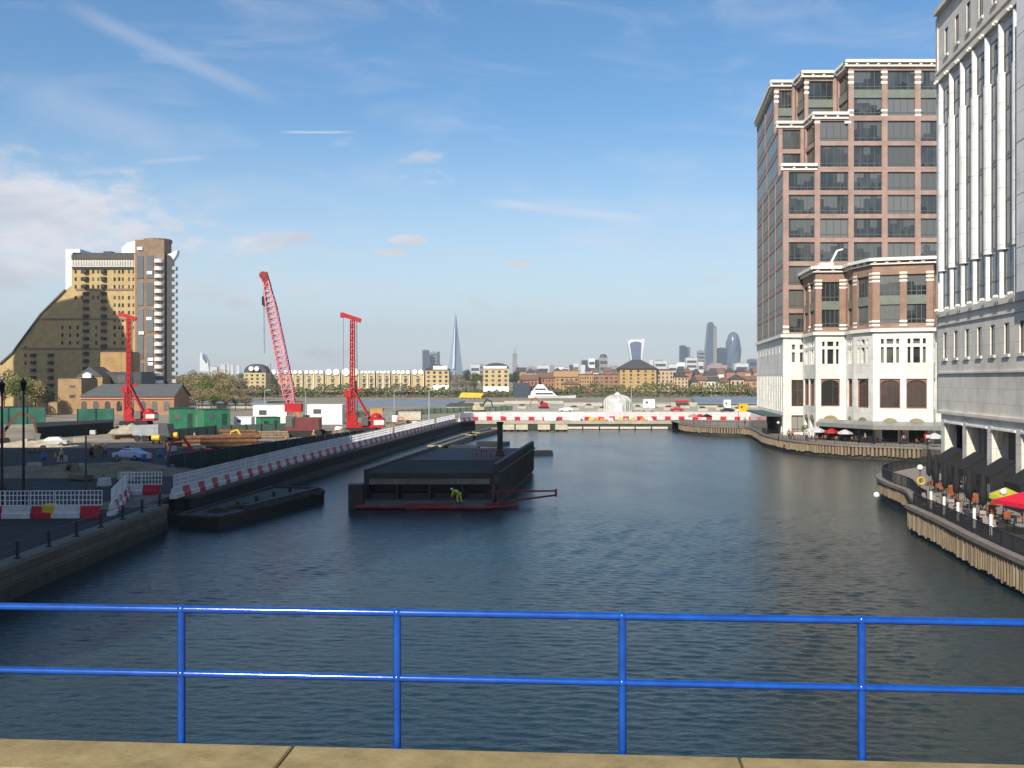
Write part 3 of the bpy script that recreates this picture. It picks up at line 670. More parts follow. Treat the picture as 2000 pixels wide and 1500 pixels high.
# restaurant canopy along the wing
cp = thing('restaurant_canopy', 'long grey glazed canopy with dark terrace beneath it at the foot of the white wing', 'canopy', (60,168,2))
ca = [(51.2,176.5), (57.0,163.8), (66.8,160.4)]; cb = [(52.5,178), (57.3,166.1), (67.2,163.0)]
top, sk = MB(), MB()
for (a1, a2, b1, b2) in (((50.9,175.6), (56.0,162.8), (52.2,177.8), (57.1,166.4)), ((56.0,162.8), (67.2,159.2), (57.1,166.2), (67.6,163.0))):
    top.hexa([(*a1, 4.75), (*a2, 4.75), (*b2, 5.3), (*b1, 5.3), (*a1, 4.9), (*a2, 4.9), (*b2, 5.45), (*b1, 5.45)])
    f_ = Face(a1, a2); f_.box(sk, 0, f_.L, -.12, .05, 4.3, 4.95)
    n_ = max(2, int(f_.L/3.2))
    for i in range(n_+1): post = MB(); f_.box(post, f_.L*i/n_-.08 if i else 0, f_.L*i/n_+.08, -.25, -.08, 2.03, 4.3); post.build('post', black_metal, cp)
top.build('canopy_roof', paint('canopy glass', (.20,.21,.19), .35, .2), cp); sk.build('fascia', paint('canopy fascia', (.22,.21,.19), .5, .15), cp)
MB().hexa([(51.6,176.6,2.05), (56.5,164.6,2.05), (56.8,166.0,2.05), (52.0,177.6,2.05), (51.6,176.6,4.6), (56.5,164.6,4.6), (56.8,166.0,4.6), (52.0,177.6,4.6)]).build('screen', dark_in, cp)

# ================================================================ curved stone building at the right edge
ST = thing('stone_office', 'tall pale stone office building with projecting white fins at the right edge of the frame', 'office building', (42,95,2))
S0, S1 = (42.25,104.0), (36.6,58.8)
fs = Face(S0, S1); PB = 3.47
us = [1.2+PB*i for i in range(13)]
H1, H2, H3, H4 = 18.4, 22.6, 41.2, 48.0
core = MB(); core.prism([(43.7,102.8), (38.2,59.2), (75,59.2), (75,102.8)], 8.9, H4-.2); core.prism([(47.5,102), (43,59.3), (75,59.3), (75,102)], 2.0, 8.9); core.build('core', dark_in, ST)
stone, white, pil = MB(), MB(), MB()
# rounded far corner
arc = [(42.25+9*(1-math.cos(t)), 104.0+4.5*math.sin(t)) for t in [math.pi/2*i/7 for i in range(8)]]
for i in range(7):
    f_ = Face(arc[i+1], arc[i]); f_.box(stone, 0, f_.L, -.9, 0, 8.9, H1); f_.box(white, 0, f_.L, -.9, 0, H1, H3); f_.box(stone, 0, f_.L, -.9, .1, H3, H4)
f_ = Face((75,108.6), arc[7]); f_.box(stone, 0, f_.L, -.9, 0, 2, H4)
cps = MB(); cps.prism([(43.4,104.3)]+[(x+.9, y-.8) for x, y in arc[2:]]+[(75,107.7), (75,103.2), (44,103.2)], 2, H4-.3); cps.build('corner_core', dark_in, ST)
ops = []
for i, u in enumerate(us):
    ops.append((u+.55, u+1.75, 14.1, 16.6)); window(fs, u+.55, u+1.75, 14.1, 16.6, ST, -.16, blue_glass, mull, 1, rail=0)
fs.wall(stone, 0, fs.L, 8.9, H1, .9, ops)
for i, u in enumerate(us): fs.box(stone, u+.4, u+1.9, 0, .16, 13.85, 14.08)
fs.box(stone, 0, fs.L, 0, .22, H1-.25, H1+.25); fs.box(stone, 0, fs.L, 0, .14, 12.6, 12.75); fs.box(stone, 0, fs.L, 0, .12, 17.3, 17.42)
fs.box(stone, 0, fs.L, 0, .2, 8.7, 9.0)
# fins and glazing
for i, u in enumerate(us):
    if u > 21.2 and u < 23.5: pass
    for hw_, dd_, za, zb_ in ((.36, .22, H1+.25, H2), (.74, .36, H2, 36.9), (.42, .30, 36.9, H3-.2)):
        q_ = [fs.p(u+hw_*math.cos(math.pi*k_/10), -.35+(dd_+.35)*math.sin(math.pi*k_/10), za) for k_ in range(11)]
        white.add(q_+[Vector((p_.x, p_.y, zb_)) for p_ in q_], [(k_, k_+1, 12+k_, 11+k_) for k_ in range(10)], True); white.add(q_, [tuple(range(11))]); white.add([Vector((p_.x, p_.y, zb_)) for p_ in q_], [tuple(range(11))])
    if i < len(us)-1:
        window(fs, u+.35, u+PB-.35, H1+.6, H2+.3, ST, -.1, blue_glass, mull, 2, rail=.3)
        window(fs, u+.7, u+PB-.7, H2+.3, 36.7, ST, -.1, blue_glass, mull, 2, rail=.5)
        window(fs, u+.34, u+PB-.34, 36.7, H3-.9, ST, -.1, blue_glass, mull, 2, rail=.4)
        fs.box(white, u+.35, u+PB-.35, -.5, -.1, H3-.9, H3-.2); fs.box(white, u+.35, u+PB-.35, -.5, -.1, H1+.25, H1+.6)
    for dz in (0, .55): pil.ball(fs.p(u-.28+dz*1.0, .55, H3-.1), .17, n=8, m=5); pil.ball(fs.p(u-.28+dz, .5, H1+.38), .16, n=8, m=5)
bnd = MB()
for z in (22.7, 26.4, 30.1, 33.8): fs.box(bnd, us[0]+.62, fs.L, -.3, -.06, z, z+.28)
bnd.build('floor_band', paint('grey mullion', (.1,.1,.1)), ST)
# big engaged pier near the frame edge
fs.box(white, 24.6, 26.7, 0, .9, H1+.25, H3+.1)
for z in (22, 26, 30, 34, 38): fs.box(stone, 24.58, 26.72, 0, .92, z, z+.06)
aops = []
for i, u in enumerate(us[:-1]): aops.append((u+.95, u+2.1, 43.4, 46.0)); window(fs, u+.95, u+2.1, 43.4, 46.0, ST, -.14, blue_glass, mull, 1, rail=0); fs.box(stone, u+.8, u+2.25, 0, .14, 43.15, 43.38)
fs.wall(stone, 0, fs.L, H3-.2, H4, .9, aops); fs.box(stone, 0, fs.L, 0, .35, H3+.02, H3+.55); fs.box(stone, 0, fs.L, 0, .35, H3+.9, H3+1.1); fs.box(stone, 0, fs.L, -.9, .5, H4, H4+.5)
# arcade
cols_ = [1.6+6.93*i for i in range(7)]
for u in cols_:
    fs.box(stone, u-.62, u+.62, -1.1, 0.0, 2.0, 8.7)
    fs.box(white, u-.55, u+.55, -4.3, -3.6, 2.0, 8.7)
    for z in (3.6, 5.3, 7.0): fs.box(stone, u-.635, u+.635, -1.115, .015, z, z+.05)
for i in range(len(cols_)-1):     # haunched lintels over the openings
    a, b = cols_[i]+.62, cols_[i+1]-.62
    fs.box(stone, a, b, -1.0, -.05, 8.0, 8.7); fs.box(white, a, b, -.9, .12, 7.85, 8.02)
    for s_ in (0, 1):
        q0 = a if s_ == 0 else b; sg = 1 if s_ == 0 else -1
        pts = [fs.p(q0, -.3, 8.0)]+[fs.p(q0+sg*(1.15-1.15*math.sin(math.pi/2*k_/6)), -.3, 8.0-1.9*(1-math.cos(math.pi/2*k_/6))) for k_ in range(7)]
        stone.extr([pts[0]]+pts[1:], -fs.n*.5)
    for k_ in range(5): fs.box(pil, a+.4+k_*1.1, a+.62+k_*1.1, -5.0, -4.85, 2.2, 7.2)
    window(fs, a+.2, b-.2, 2.4, 7.6, ST, -5.2, glass('shop glass', (.05,.05,.05), (.2,.17,.13)), mull, 5, rail=.5)
fs.box(stone, 0, fs.L, -5.5, -.9, 8.75, 8.88)
stone.build('stone_wall', grey_stone, ST); white.build('fins', pale_stone, ST); pil.build('stone_studs', cream, ST)
# ================================================================ buildings outside the frame that shade the left side
offm = bricky('office cladding', (.30,.30,.30), (.26,.27,.28), (.12,.13,.14), 3, 3.6, ms=.2)
def plain_block(name, label, poly, h, zt=None):
    t_ = thing(name, label, 'office building', (poly[0][0], poly[0][1], 2)); MB().prism(poly, 1.9, zt or h).build('wall', offm, t_)
    xs = [p_[0] for p_ in poly]; ys = [p_[1] for p_ in poly]; MB().box(min(xs)+3, min(ys)+3, h, max(xs)-3, max(ys)-3, h+2.5).build('roof_plant', paint('grey roof', (.16,.16,.15)), t_); return t_
plain_block('office_tower', 'grey office tower out of frame behind the viewer, shading the left quay', [(-190,-52), (-60.5,-52), (-60.5,-12), (-190,-12)], 128)
plain_block('added_office_block', 'lower grey office block added out of frame on the left quay to cut sky light', [(-102,-10), (-64,-10), (-64,66), (-102,66)], 58)  # unseen block, added to keep sky light off the left quay
# stepped tower out of frame whose shadow lies on the ziggurat shaped flats
g = Vector((-math.tan(SUN_AZ), -1)).normalized()*84
def shp(px, py): x, y, z = wx(px, 400), 400, wz(py, 400); return (x+g.x, y+g.y, z+84*math.tan(SUN_EL))
prof = [shp(*q) for q in ((26, 700), (34, 668), (108, 590), (158, 578), (176, 563), (206, 567), (214, 596), (234, 622), (250, 668), (266, 700))]
st_ = thing('stepped_tower', 'stepped residential tower just out of frame on the left that shades the flats', 'tower', (prof[0][0]+20, prof[0][1], 2))
MB().extr([(prof[0][0], prof[0][1], 1.9)]+prof+[(prof[-1][0], prof[-1][1], 1.9)], (-3, -16, 0)).build('wall', offm, st_)

# ================================================================ ziggurat block of flats
CG = thing('flats_tower', 'yellow brick block of flats with sloping stepped left side and balconies, far left', 'apartment block', (-140,400,2))
DY = 400.0
yb = bricky('yellow brick', (.56,.40,.18), (.50,.355,.155), (.45,.36,.2), 1.2, .4, ms=.02); rbm = paint('red brown brick', (.25,.17,.115), .85, .2, .5); wh = paint('white render', (.80,.80,.78), .6, .06, .5)
slate = paint('dark slate', (.075,.07,.068), .7, .2, .6); dgrey = paint('dark grey balcony', (.05,.052,.055), .5, .3, .5); lgrey = paint('pale grey balcony', (.40,.40,.38), .5, .2, .5)
def X(px, D=DY): return wx(px, D)
def Z(py, D=DY): return wz(py, D)
body = MB().extr([(X(p_), DY, Z(q_)) for p_, q_ in ((-95, 792), (-70, 773), (0, 712), (25, 690), (25, 687), (52, 652), (52, 648), (80, 615), (80, 611), (104, 588), (104, 584), (128, 566), (140, 557), (140, 500), (268, 500), (268, 794), (-40, 794))], (0, 14, 0)); body.build('wall', yb, CG)
MB().extr([(X(127), DY+.6, Z(568)), (X(127), DY+.6, Z(486)), (X(155), DY+.6, Z(486)), (X(155), DY+.6, Z(493)), (X(140), DY+.6, Z(493)), (X(140), DY+.6, Z(557))], (0, 13, 0)).build('white_end_wall', wh, CG)
MB().extr([(X(140), DY-.4, Z(506)), (X(140), DY-.4, Z(497)), (X(178), DY-.4, Z(494)), (X(268), DY-.4, Z(494)), (X(268), DY-.4, Z(506))], (0, 15, 0)).build('roof', slate, CG)
MB().extr([(X(p_), DY+3, Z(q_)) for p_, q_ in ((232, 492), (232, 482), (243, 472), (268, 466), (268, 494))], (0, 8, 0)).build('white_roof_screen', wh, CG)
MB().extr([(X(p_), DY-.9, Z(q_)) for p_, q_ in ((325.5, 499), (348, 489), (346, 498), (337, 512), (325.5, 512))], (0, 3, 0)).build('white_roof_fin', wh, CG)
MB().box(X(196), DY+3, Z(495), X(212), DY+7, Z(489)).build('roof_plant', slate, CG)
# sloping parapet along the stepped side, its dark colour carrying the shade
sl = MB()
for (a, b) in (((0, 711), (25, 689)), ((25, 689), (80, 614)), ((80, 614), (128, 566))): sl.bar((X(a[0]), DY-.3, Z(a[1])), (X(b[0]), DY-.3, Z(b[1])), .6)
sl.build('sloping_parapet', slate, CG)
# dark red brown bands and top white terrace
for (x0, x1, y) in ((148, 268, 565), (80, 250, 623), (42, 250, 681)):
    MB().box(X(x0), DY-.25, Z(y+2.2), X(x1), DY, Z(y-1.5)).build('band', rbm, CG)
tw = MB()
for i in range(25): tw.box(X(142+i*5.05), DY-1.2, Z(519), X(142+i*5.05+3.6), DY-.9, Z(509))
tw.box(X(140), DY-1.4, Z(522), X(268), DY-.02, Z(519.5)); tw.build('terrace_balustrade', paint('pale balustrade', (.55,.54,.50), .5, .2), CG)
balm = {}
def balcony(x, z, w, d, h, mat, parent, n=8):
    key = (w, d, h, mat.name)
    if key not in balm:
        b = MB(); pts = [(w/2*math.cos(math.pi*i/n+math.pi), d*math.sin(math.pi*i/n+math.pi)) for i in range(n+1)]; b.prism(pts, 0, h); balm[key] = b.mesh('balcony', mat)
    return inst('balcony', balm[key], parent, (x, DY-.02, z))
for px in (168, 203):
    for i in range(16):
        py = 528+14.6*i
        if py < 745: balcony(X(px), Z(py+5), 2.3, 1.5, 1.25, dgrey, CG)
for px in (65, 99):
    for i in range(5): balcony(X(px), Z(700+14.6*i-3), 2.2, 1.4, 1.25, dgrey, CG)
wm = MB().box(0, -.08, 0, .75, 0, 1.35).mesh('window', win_dark)
for px in (146, 158, 180, 190, 222, 231, 238, 250, 259):
    for i in range(8 if px > 215 else 4):
        py = 531+14.6*i*(1 if px > 215 else 1)+(0 if i < 3 else 7)
        inst('window', wm, CG, (X(px), DY, Z(py+3)))
for px in (48, 120, 135, 150, 186, 222, 238):
    for i in range(3):
        inst('window', wm, CG, (X(px), DY, Z(640+15*i+(40 if px < 60 else 0)+3)))
# brick stair tower with two glazed strips
MB().box(X(268.5), DY-2.5, 1.9, X(325), DY+6, Z(470)).build('brick_tower', rbm, CG)
MB().prism([(X(300)+2.6*math.cos(t)*2, DY+5+3*math.sin(t)*2) for t in [i*math.pi/8 for i in range(16)]], Z(471), Z(465)).build('tower_cap', rbm, CG)
for px0, px1 in ((273, 285), (291, 304)):
    for k_ in range(5):
        y0 = 501+k_*52; MB().box(X(px0), DY-2.75, Z(y0+44), X(px1), DY-2.4, Z(y0)).build('glazed_strip', glass('strip glass', (.05,.055,.06), (.2,.2,.2), .15, .3), CG)
for i, (px, py) in enumerate(((297, 534), (278, 487), (296, 623), (281, 651), (299, 702), (299, 711))): MB().box(X(px)-1, DY-2.95, Z(py+3), X(px)+1, DY-2.7, Z(py-3)).build('window_blind', wh, CG)
yel = MB().box(X(266), DY-2.2, 1.9, X(272.5), DY-.05, Z(497)); yel.build('yellow_pier', yb, CG)
bm_ = MB(); n = 8
for i in range(17):
    z = Z(514+14.65*i); pts = [(X(315)+1.6*math.cos(math.pi*k_/n+math.pi)*1.05, DY-2.5+2.0*math.sin(math.pi*k_/n+math.pi)) for k_ in range(n+1)]
    MB().prism(pts, z-.15, z+1.15).build('balcony', wh, CG)
MB().extr([(X(p_), DY-1.2, Z(q_)) for p_, q_ in ((325.2, 794), (325.2, 497), (335, 500), (343, 512), (343, 794))], (-6, 14, 0)).build('dark_side', dgrey, CG)  # side face painted dark grey to carry its shade
for i in range(16): MB().box(X(338), DY-1.3, Z(528+14.65*i), X(345.5), DY+1.2, Z(521+14.65*i)).build('balcony', lgrey, CG)

# ================================================================ small brick buildings before the flats
orb = bricky('orange brick', (.42,.22,.12), (.38,.19,.10), (.36,.25,.17), .8, .3, ms=.018); tanb = bricky('tan brick', (.40,.26,.12), (.36,.23,.11), (.33,.25,.15), .9, .3, ms=.018)
def gable_hall():
    D = 300; x0, x1 = wx(158, D), wx(340, D); t_ = thing('brick_hall', 'orange brick hall with grey gabled roof and arched windows on the far left', 'brick hall', ((x0+x1)/2, D, 2))
    ze, zr = wz(775, D), wz(752, D); dp = 14
    MB().box(x0, D, 1.9, x1, D+dp, ze).build('wall', orb, t_)
    MB().extr([(x1, D, ze), (x1, D+dp, ze), (x1, D+dp/2, zr-.2)], (-.5, 0, 0)).build('gable', orb, t_)
    rf = MB(); rf.hexa([(x0-.3, D-.6, ze), (x1+.4, D-.6, ze), (x1+.4, D+dp/2, zr), (x0+3.5, D+dp/2, zr), (x0-.3, D-.6, ze+.25), (x1+.4, D-.6, ze+.25), (x1+.4, D+dp/2, zr+.25), (x0+3.5, D+dp/2, zr+.25)])
    rf.hexa([(x0-.3, D+dp+.6, ze), (x0+3.5, D+dp/2, zr), (x1+.4, D+dp/2, zr), (x1+.4, D+dp+.6, ze), (x0-.3, D+dp+.6, ze+.25), (x0+3.5, D+dp/2, zr+.25), (x1+.4, D+dp/2, zr+.25), (x1+.4, D+dp+.6, ze+.25)])
    rf.extr([(x0-.3, D-.6, ze), (x0-.3, D+dp+.6, ze), (x0+3.5, D+dp/2, zr)], (.1, 0, .24)); rf.build('roof', paint('grey slate roof', (.10,.105,.10), .8, .15, .8), t_)
    MB().box(x0-.1, D-.35, ze-.65, x1+.1, D+.0, ze-.25).build('eaves_band', paint('terracotta band', (.55,.22,.13), .7, .1), t_)
    n = 8; w = MB(); pts = [(-.75, 0, 0), (.75, 0, 0)]+[(.75*math.cos(math.pi*i/n), 0, 2.0+.75*math.sin(math.pi*i/n)) for i in range(n+1)]; w.extr(pts, (0, -.12, 0)); me = w.mesh('arched_window', win_dark)
    for i in range(8): inst('arched_window', me, t_, (wx(164+23*i, D), D, 3.2))
gable_hall()
def box_building(name, label, px0, px1, pyt, D, dp, mat, cat='brick building', wins=(), roof=None):
    x0, x1, z = wx(px0, D), wx(px1, D), wz(pyt, D); t_ = thing(name, label, cat, ((x0+x1)/2, D, 2)); MB().box(x0, D, 1.9, x1, D+dp, z).build('wall', mat, t_)
    rf = MB()
    if roof: rf.extr([(x0-.2, D-.2, z), (x1+.2, D-.2, z), ((x0+x1)/2, D-.2, z+roof)], (0, dp+.4, 0))
    else: rf.box(x0+.3, D+.3, z, x1-.3, D+dp-.3, z+.3)
    rf.build('roof', slate, t_)
    for (a, b, c, d) in wins: MB().box(wx(a, D), D-.1, wz(d, D), wx(b, D), D-.003, wz(c, D)).build('window', win_dark, t_)
    return t_
box_building('brick_building', 'tan brick block with two windows left of the gabled hall', 113, 159, 740, 306, 12, tanb, wins=((136,147,752,757), (136,147,771,777)))
bt = box_building('gabled_house', 'small tan gabled house with white bell turret behind the hall', 150, 200, 736, 345, 12, tanb, roof=3.4)
tu = MB(); tu.box(wx(163,344), 343.2, wz(775,344), wx(179,344), 344.9, wz(732,344)); tu.extr([(wx(162,344), 343.1, wz(732,344)), (wx(180,344), 343.1, wz(732,344)), (wx(171,344), 343.1, wz(727,344))], (0,2,0)); tu.build('white_turret', wh, bt)
box_building('brick_block', 'plain ochre brick box with no windows behind the hall, right of the turret', 196, 246, 688, 372, 14, bricky('ochre brick', (.46,.28,.11), (.42,.25,.1), (.4,.28,.15), .9, .3, ms=.018))
box_building('dark_building', 'dark glazed low block behind the red piling mast', 203, 276, 728, 352, 14, dgrey, wins=((210,245,733,748),))
box_building('brick_shed', 'low tan brick wall building behind the green hoarding at far left', 64, 112, 786, 312, 8, tanb)

# ================================================================ construction site
green_p = paint('green container paint', (.035,.20,.10), .5, .2, 1.0, dirt=(.05,.10,.06)); white_p = paint('white cabin paint', (.80,.79,.76), .5, .08, .6, dirt=(.5,.47,.4)); dk_green = paint('dark green panel', (.02,.055,.04), .6, .25, .8)
red_p = paint('red machine paint', (.44,.014,.018), .45, .22, 1.2, dirt=(.22,.02,.02)); yel_p = paint('yellow machine paint', (.70,.42,.02), .45, .15, 1.5, dirt=(.3,.2,.05)); org_p = paint('orange machine paint', (.70,.20,.02), .45, .15, 1.5)
rubber = paint('black rubber', (.02,.02,.02), .8, .3, 2, dirt=(.1,.08,.05)); steel = paint('bare steel', (.22,.21,.20), .5, .25, 2); rust = paint('rusty steel', (.16,.075,.035), .85, .35, 1.2, dirt=(.30,.17,.09))
def container(name, label, px, pyb, w, d, h, mat, side=None, lift=0.0, rz=0.0, door=True, cat='site cabin', group=None, z=QZ):
    x, y = at(px, pyb, z); t_ = thing(name, label, cat, (x, y, z+lift), rz, group); b = MB().box(-w/2, 0, .12, w/2, d, h)
    for i in range(int(w/.45)+1):
        u = -w/2+i*.45; b.box(min(u, w/2-.2), -.05, .2, min(u+.2, w/2), -.001, h-.1)
    for i in range(int(d/.5)): b.box(w/2+.001, .1+i*.5, .2, w/2+.05, .3+i*.5, h-.1)
    b.build('shell', mat, t_, local=True)
    e = MB().box(-w/2-.07, -.08, h, w/2+.07, d+.06, h+.12).box(-w/2-.06, -.07, 0, w/2+.06, d+.05, .118)
    e.build('roof_frame', side or mat, t_, local=True)
    if door:
        MB().box(-w*.32, -.1, h*.55, -w*.1, -.052, h*.78).build('window', win_dark, t_, local=True); MB().box(w*.18, -.09, .2, w*.38, -.052, h*.8).build('door', side or mat, t_, local=True)
    return t_
container('site_cabin', 'tall green stacked site cabin at the left of the green pair', 357, 845, 4.6, 7, 4.5, green_p, dk_green, rz=.35)
container('site_cabin', 'upper green cabin lifted beside the tall one, right of the pair', 424, 838, 5.2, 7, 3.9, green_p, dk_green, rz=.5)
container('site_cabin', 'small green cabin in front of the white cabins', 528, 842, 3.9, 4, 2.6, green_p, dk_green, rz=.45)
container('site_cabin', 'long white cabin stack left of the red lattice boom', 527, 832, 7.3, 4, 4.4, white_p)
container('site_cabin', 'tall white cabin stack between the boom and the second piling rig', 634, 829, 7.9, 4, 4.4, white_p)
container('site_cabin', 'low dirty white cabin between green and white cabins', 474, 836, 3.6, 3, 2.2, white_p)
container('site_cabin', 'orange brown store container right of the second piling rig', 735, 822, 3.0, 3, 2.9, paint('orange container', (.5,.25,.09), .6, .2), door=False, cat='container')
container('site_cabin', 'grey slatted container beside the orange brown one', 760, 822, 3.2, 3, 2.4, steel, door=False, cat='container')
container('site_cabin', 'low open topped cream skip container near the light pole', 800, 820, 5.6, 3, 1.9, paint('cream container', (.55,.48,.38), .6, .2), door=False, cat='container')

def tracks(t_, L_=5.0, w=.8, gap=2.6, h=1.0):
    for s_ in (-1, 1):
        b = MB(); n = 7; pts = []
        for i in range(n+1): a = math.pi/2+math.pi*i/n; pts.append((-L_/2+h/2*math.cos(a), 0, h/2+h/2*math.sin(a)))
        for i in range(n+1): a = -math.pi/2+math.pi*i/n; pts.append((L_/2+h/2*math.cos(a), 0, h/2+h/2*math.sin(a)))
        b.extr([(p_[0], s_*gap/2-w/2, p_[2]) for p_ in pts], (0, w, 0)); b.build('track', rubber, t_, local=True)
def lattice(mb, a, b, wa, wb, n, r=.07, yaw=Vector((0,1,0))):
    a = Vector(a); b = Vector(b); d = (b-a).normalized(); s_ = d.cross(yaw).normalized(); t_ = d.cross(s_).normalized()
    def cr(k, i): f = i/n; w = wa+(wb-wa)*f; sg = ((-1,-1), (1,-1), (1,1), (-1,1))[k]; return a+(b-a)*f+s_*w/2*sg[0]+t_*w/2*sg[1]
    for k in range(4):
        mb.bar(cr(k, 0), cr(k, n), r*2)
        for i in range(n): mb.bar(cr(k, i), cr((k+1) % 4, i+1), r*1.3); mb.bar(cr(k, i), cr((k+1) % 4, i), r*1.3)
def piling_rig(label, px, pyb, top_py, rz=0.0, dark=False, flip=1):
    x, y = at(px, pyb, QZ); H = wz(top_py, y)-QZ; t_ = thing('piling_rig', label, 'piling rig', (x, y, QZ), rz); k = flip
    tracks(t_, 5.2, .8, 3.0, 1.05)
    MB().box(-2.6*1+2.0*k, -1.5, 1.1, 2.4+2.0*k, 1.5, 1.5).box(-.4+2.4*k, -1.45, 1.5, 2.3+2.0*k, 1.45, 2.9).ball((1.3+1.6*k, -.2, 3.0), 1.1, 1.2, .8).build('body', red_p, t_, local=True)
    MB().box(3.3*k-.7, -1.5, 1.6, 3.3*k+1.2, 1.5, 2.5).build('counterweight', paint('pale counterweight', (.7,.65,.6), .5), t_, local=True)
    cb = MB().hexa([(-.6+.9*k,-1.9,1.5), (.7+.9*k,-1.9,1.5), (.7+.9*k,-.7,1.5), (-.6+.9*k,-.7,1.5), (-.4+.9*k,-1.9,3.2), (.7+.9*k,-1.9,3.2), (.7+.9*k,-.7,3.2), (-.4+.9*k,-.7,3.2)]); cb.build('cab', win_dark, t_, local=True)
    mst = MB(); mx_ = -1.6*k
    lattice(mst, (mx_, 0, .6), (mx_, 0, H-1.2), .85, .75, int(H/1.3), .07); mst.box(mx_-.13, -.13, .6, mx_+.13, .13, H-1.2); mst.build('mast', red_p, t_, local=True)
    hd = MB(); hd.bar((mx_-1.5*k-.2*k, 0, H-.2), (mx_+1.6*k, 0, H-1.3), .7, .8); hd.box(mx_-1.9*k-.35, -.3, H-.7, mx_-1.9*k+.35, .3, H+.25); hd.build('mast_head', red_p, t_, local=True)
    MB().tube((mx_-.85*k, -.1, 1.0), (mx_-.85*k, -.1, H*.34), .28, 10).box(mx_-1.2*k-.3, -.5, H*.30, mx_-.5*k+.3, .4, H*.30+1.3).build('drill_head', red_p if not dark else dgrey, t_, local=True)
    br_ = MB().bar((mx_+.3*k, .5, H*.36), (1.8*k, .6, 2.6), .28).bar((mx_+.3*k, -.5, H*.36), (1.8*k, -.6, 2.6), .28); br_.bar((mx_+.2*k, 0, H*.34), (mx_+1.9*k, 0, H*.37), .45); br_.build('brace', red_p, t_, local=True)
    MB().bar((mx_+.2*k, 0, 1.3), (2*k, 0, 1.9), .9).tube((mx_+.2*k, -.8, 3.0), (mx_+.2*k, .8, 3.0), .8, 12).box(mx_-.9, -.7, .3, mx_+.9, .7, 2.4).build('mast_foot', red_p, t_, local=True)
    MB().tube((mx_-1.7*k, 0, H-.4), (mx_-1.7*k, 0, H*.36), .03, 5).tube((mx_+.8*k, .1, H-.9), (mx_+.9*k, .1, 3.4), .06, 5).build('cable', black_metal, t_, local=True)
    MB().bar((mx_+.62*k, 0, H*.30), (mx_+.62*k, 0, H*.44), .45).build('hydraulic_pack', dgrey, t_, local=True)
    return t_
piling_rig('red piling rig in front of the brick hall and the flats', 266, 831, 612)
piling_rig('second red piling rig, right of the white cabins', 705, 846, 613)
# crawler crane with raking lattice boom
x, y = at(590, 853, QZ); cr = thing('crawler_crane', 'crawler crane with a long pink and red lattice boom leaning left', 'crawler crane', (x, y, QZ))
tracks(cr, 6.5, .9, 3.6, 1.2)
def L(px, py, dy=0.0): D = y+dy; return (wx(px, D)-x, dy, wz(py, D)-QZ)
pink_p = paint('faded red boom paint', (.62,.20,.24), .45, .3, .25, dirt=(.75,.55,.55))
bo = MB(); b0, b1 = Vector(L(571, 800)), Vector(L(520, 550)); lattice(bo, b0, b0.lerp(b1, .12), .7, 1.75, 3, .09); lattice(bo, b0.lerp(b1, .12), b0.lerp(b1, .8), 1.75, 1.6, 16, .09); lattice(bo, b0.lerp(b1, .8), b1, 1.6, .9, 5, .09); bom = bo.build('boom', pink_p, cr, local=True)
MB().bar(L(523, 560), L(515, 533), 1.2, .9).bar(L(512, 537), L(524, 541), .8, .5).tube(Vector(L(515,538))+Vector((0,-.5,0)), Vector(L(515,538))+Vector((0,.5,0)), .7, 12).build('boom_head', paint('dark red boom head', (.25,.02,.02), .5), cr, local=True)
MB().tube(L(514, 540), L(516, 690), .04, 5).tube(L(516.5, 540), L(517.5, 690), .04, 5).tube(L(528, 560), L(580, 800), .05, 5).build('hoist_cable', steel, cr, local=True)
MB().box(L(512.5, 0)[0], -.5, L(0, 596)[2], L(518.5, 0)[0], .5, L(0, 579)[2]).tube(L(516, 599), L(516, 596), .12, 6).build('hook_block', black_metal, cr, local=True)
MB().box(-2.6, -1.7, 1.2, 3.2, 1.7, 1.8).box(-1.0, -1.6, 1.8, 3.2, 1.6, 3.4).build('body', paint('maroon machine paint', (.16,.045,.04), .4, .2, 1), cr, local=True)
MB().box(-2.5, -1.75, 1.8, -1.05, .2, 3.7).build('cab', win_side, cr, local=True)
MB().box(L(560,0)[0], -.9, 1.8, L(588,0)[0], .9, L(0,788)[2]-2.5).box(L(558,0)[0], -1.0, L(0,804)[2], L(590,0)[0], 1.0, L(0,788)[2]).box(L(566,0)[0], -1.0, 1.0, L(588,0)[0], 1.0, 2.6).build('boom_foot', red_p, cr, local=True)
MB().box(-2.3, -1.9, .9, 2.0, -1.72, 1.25).build('red_step', red_p, cr, local=True)
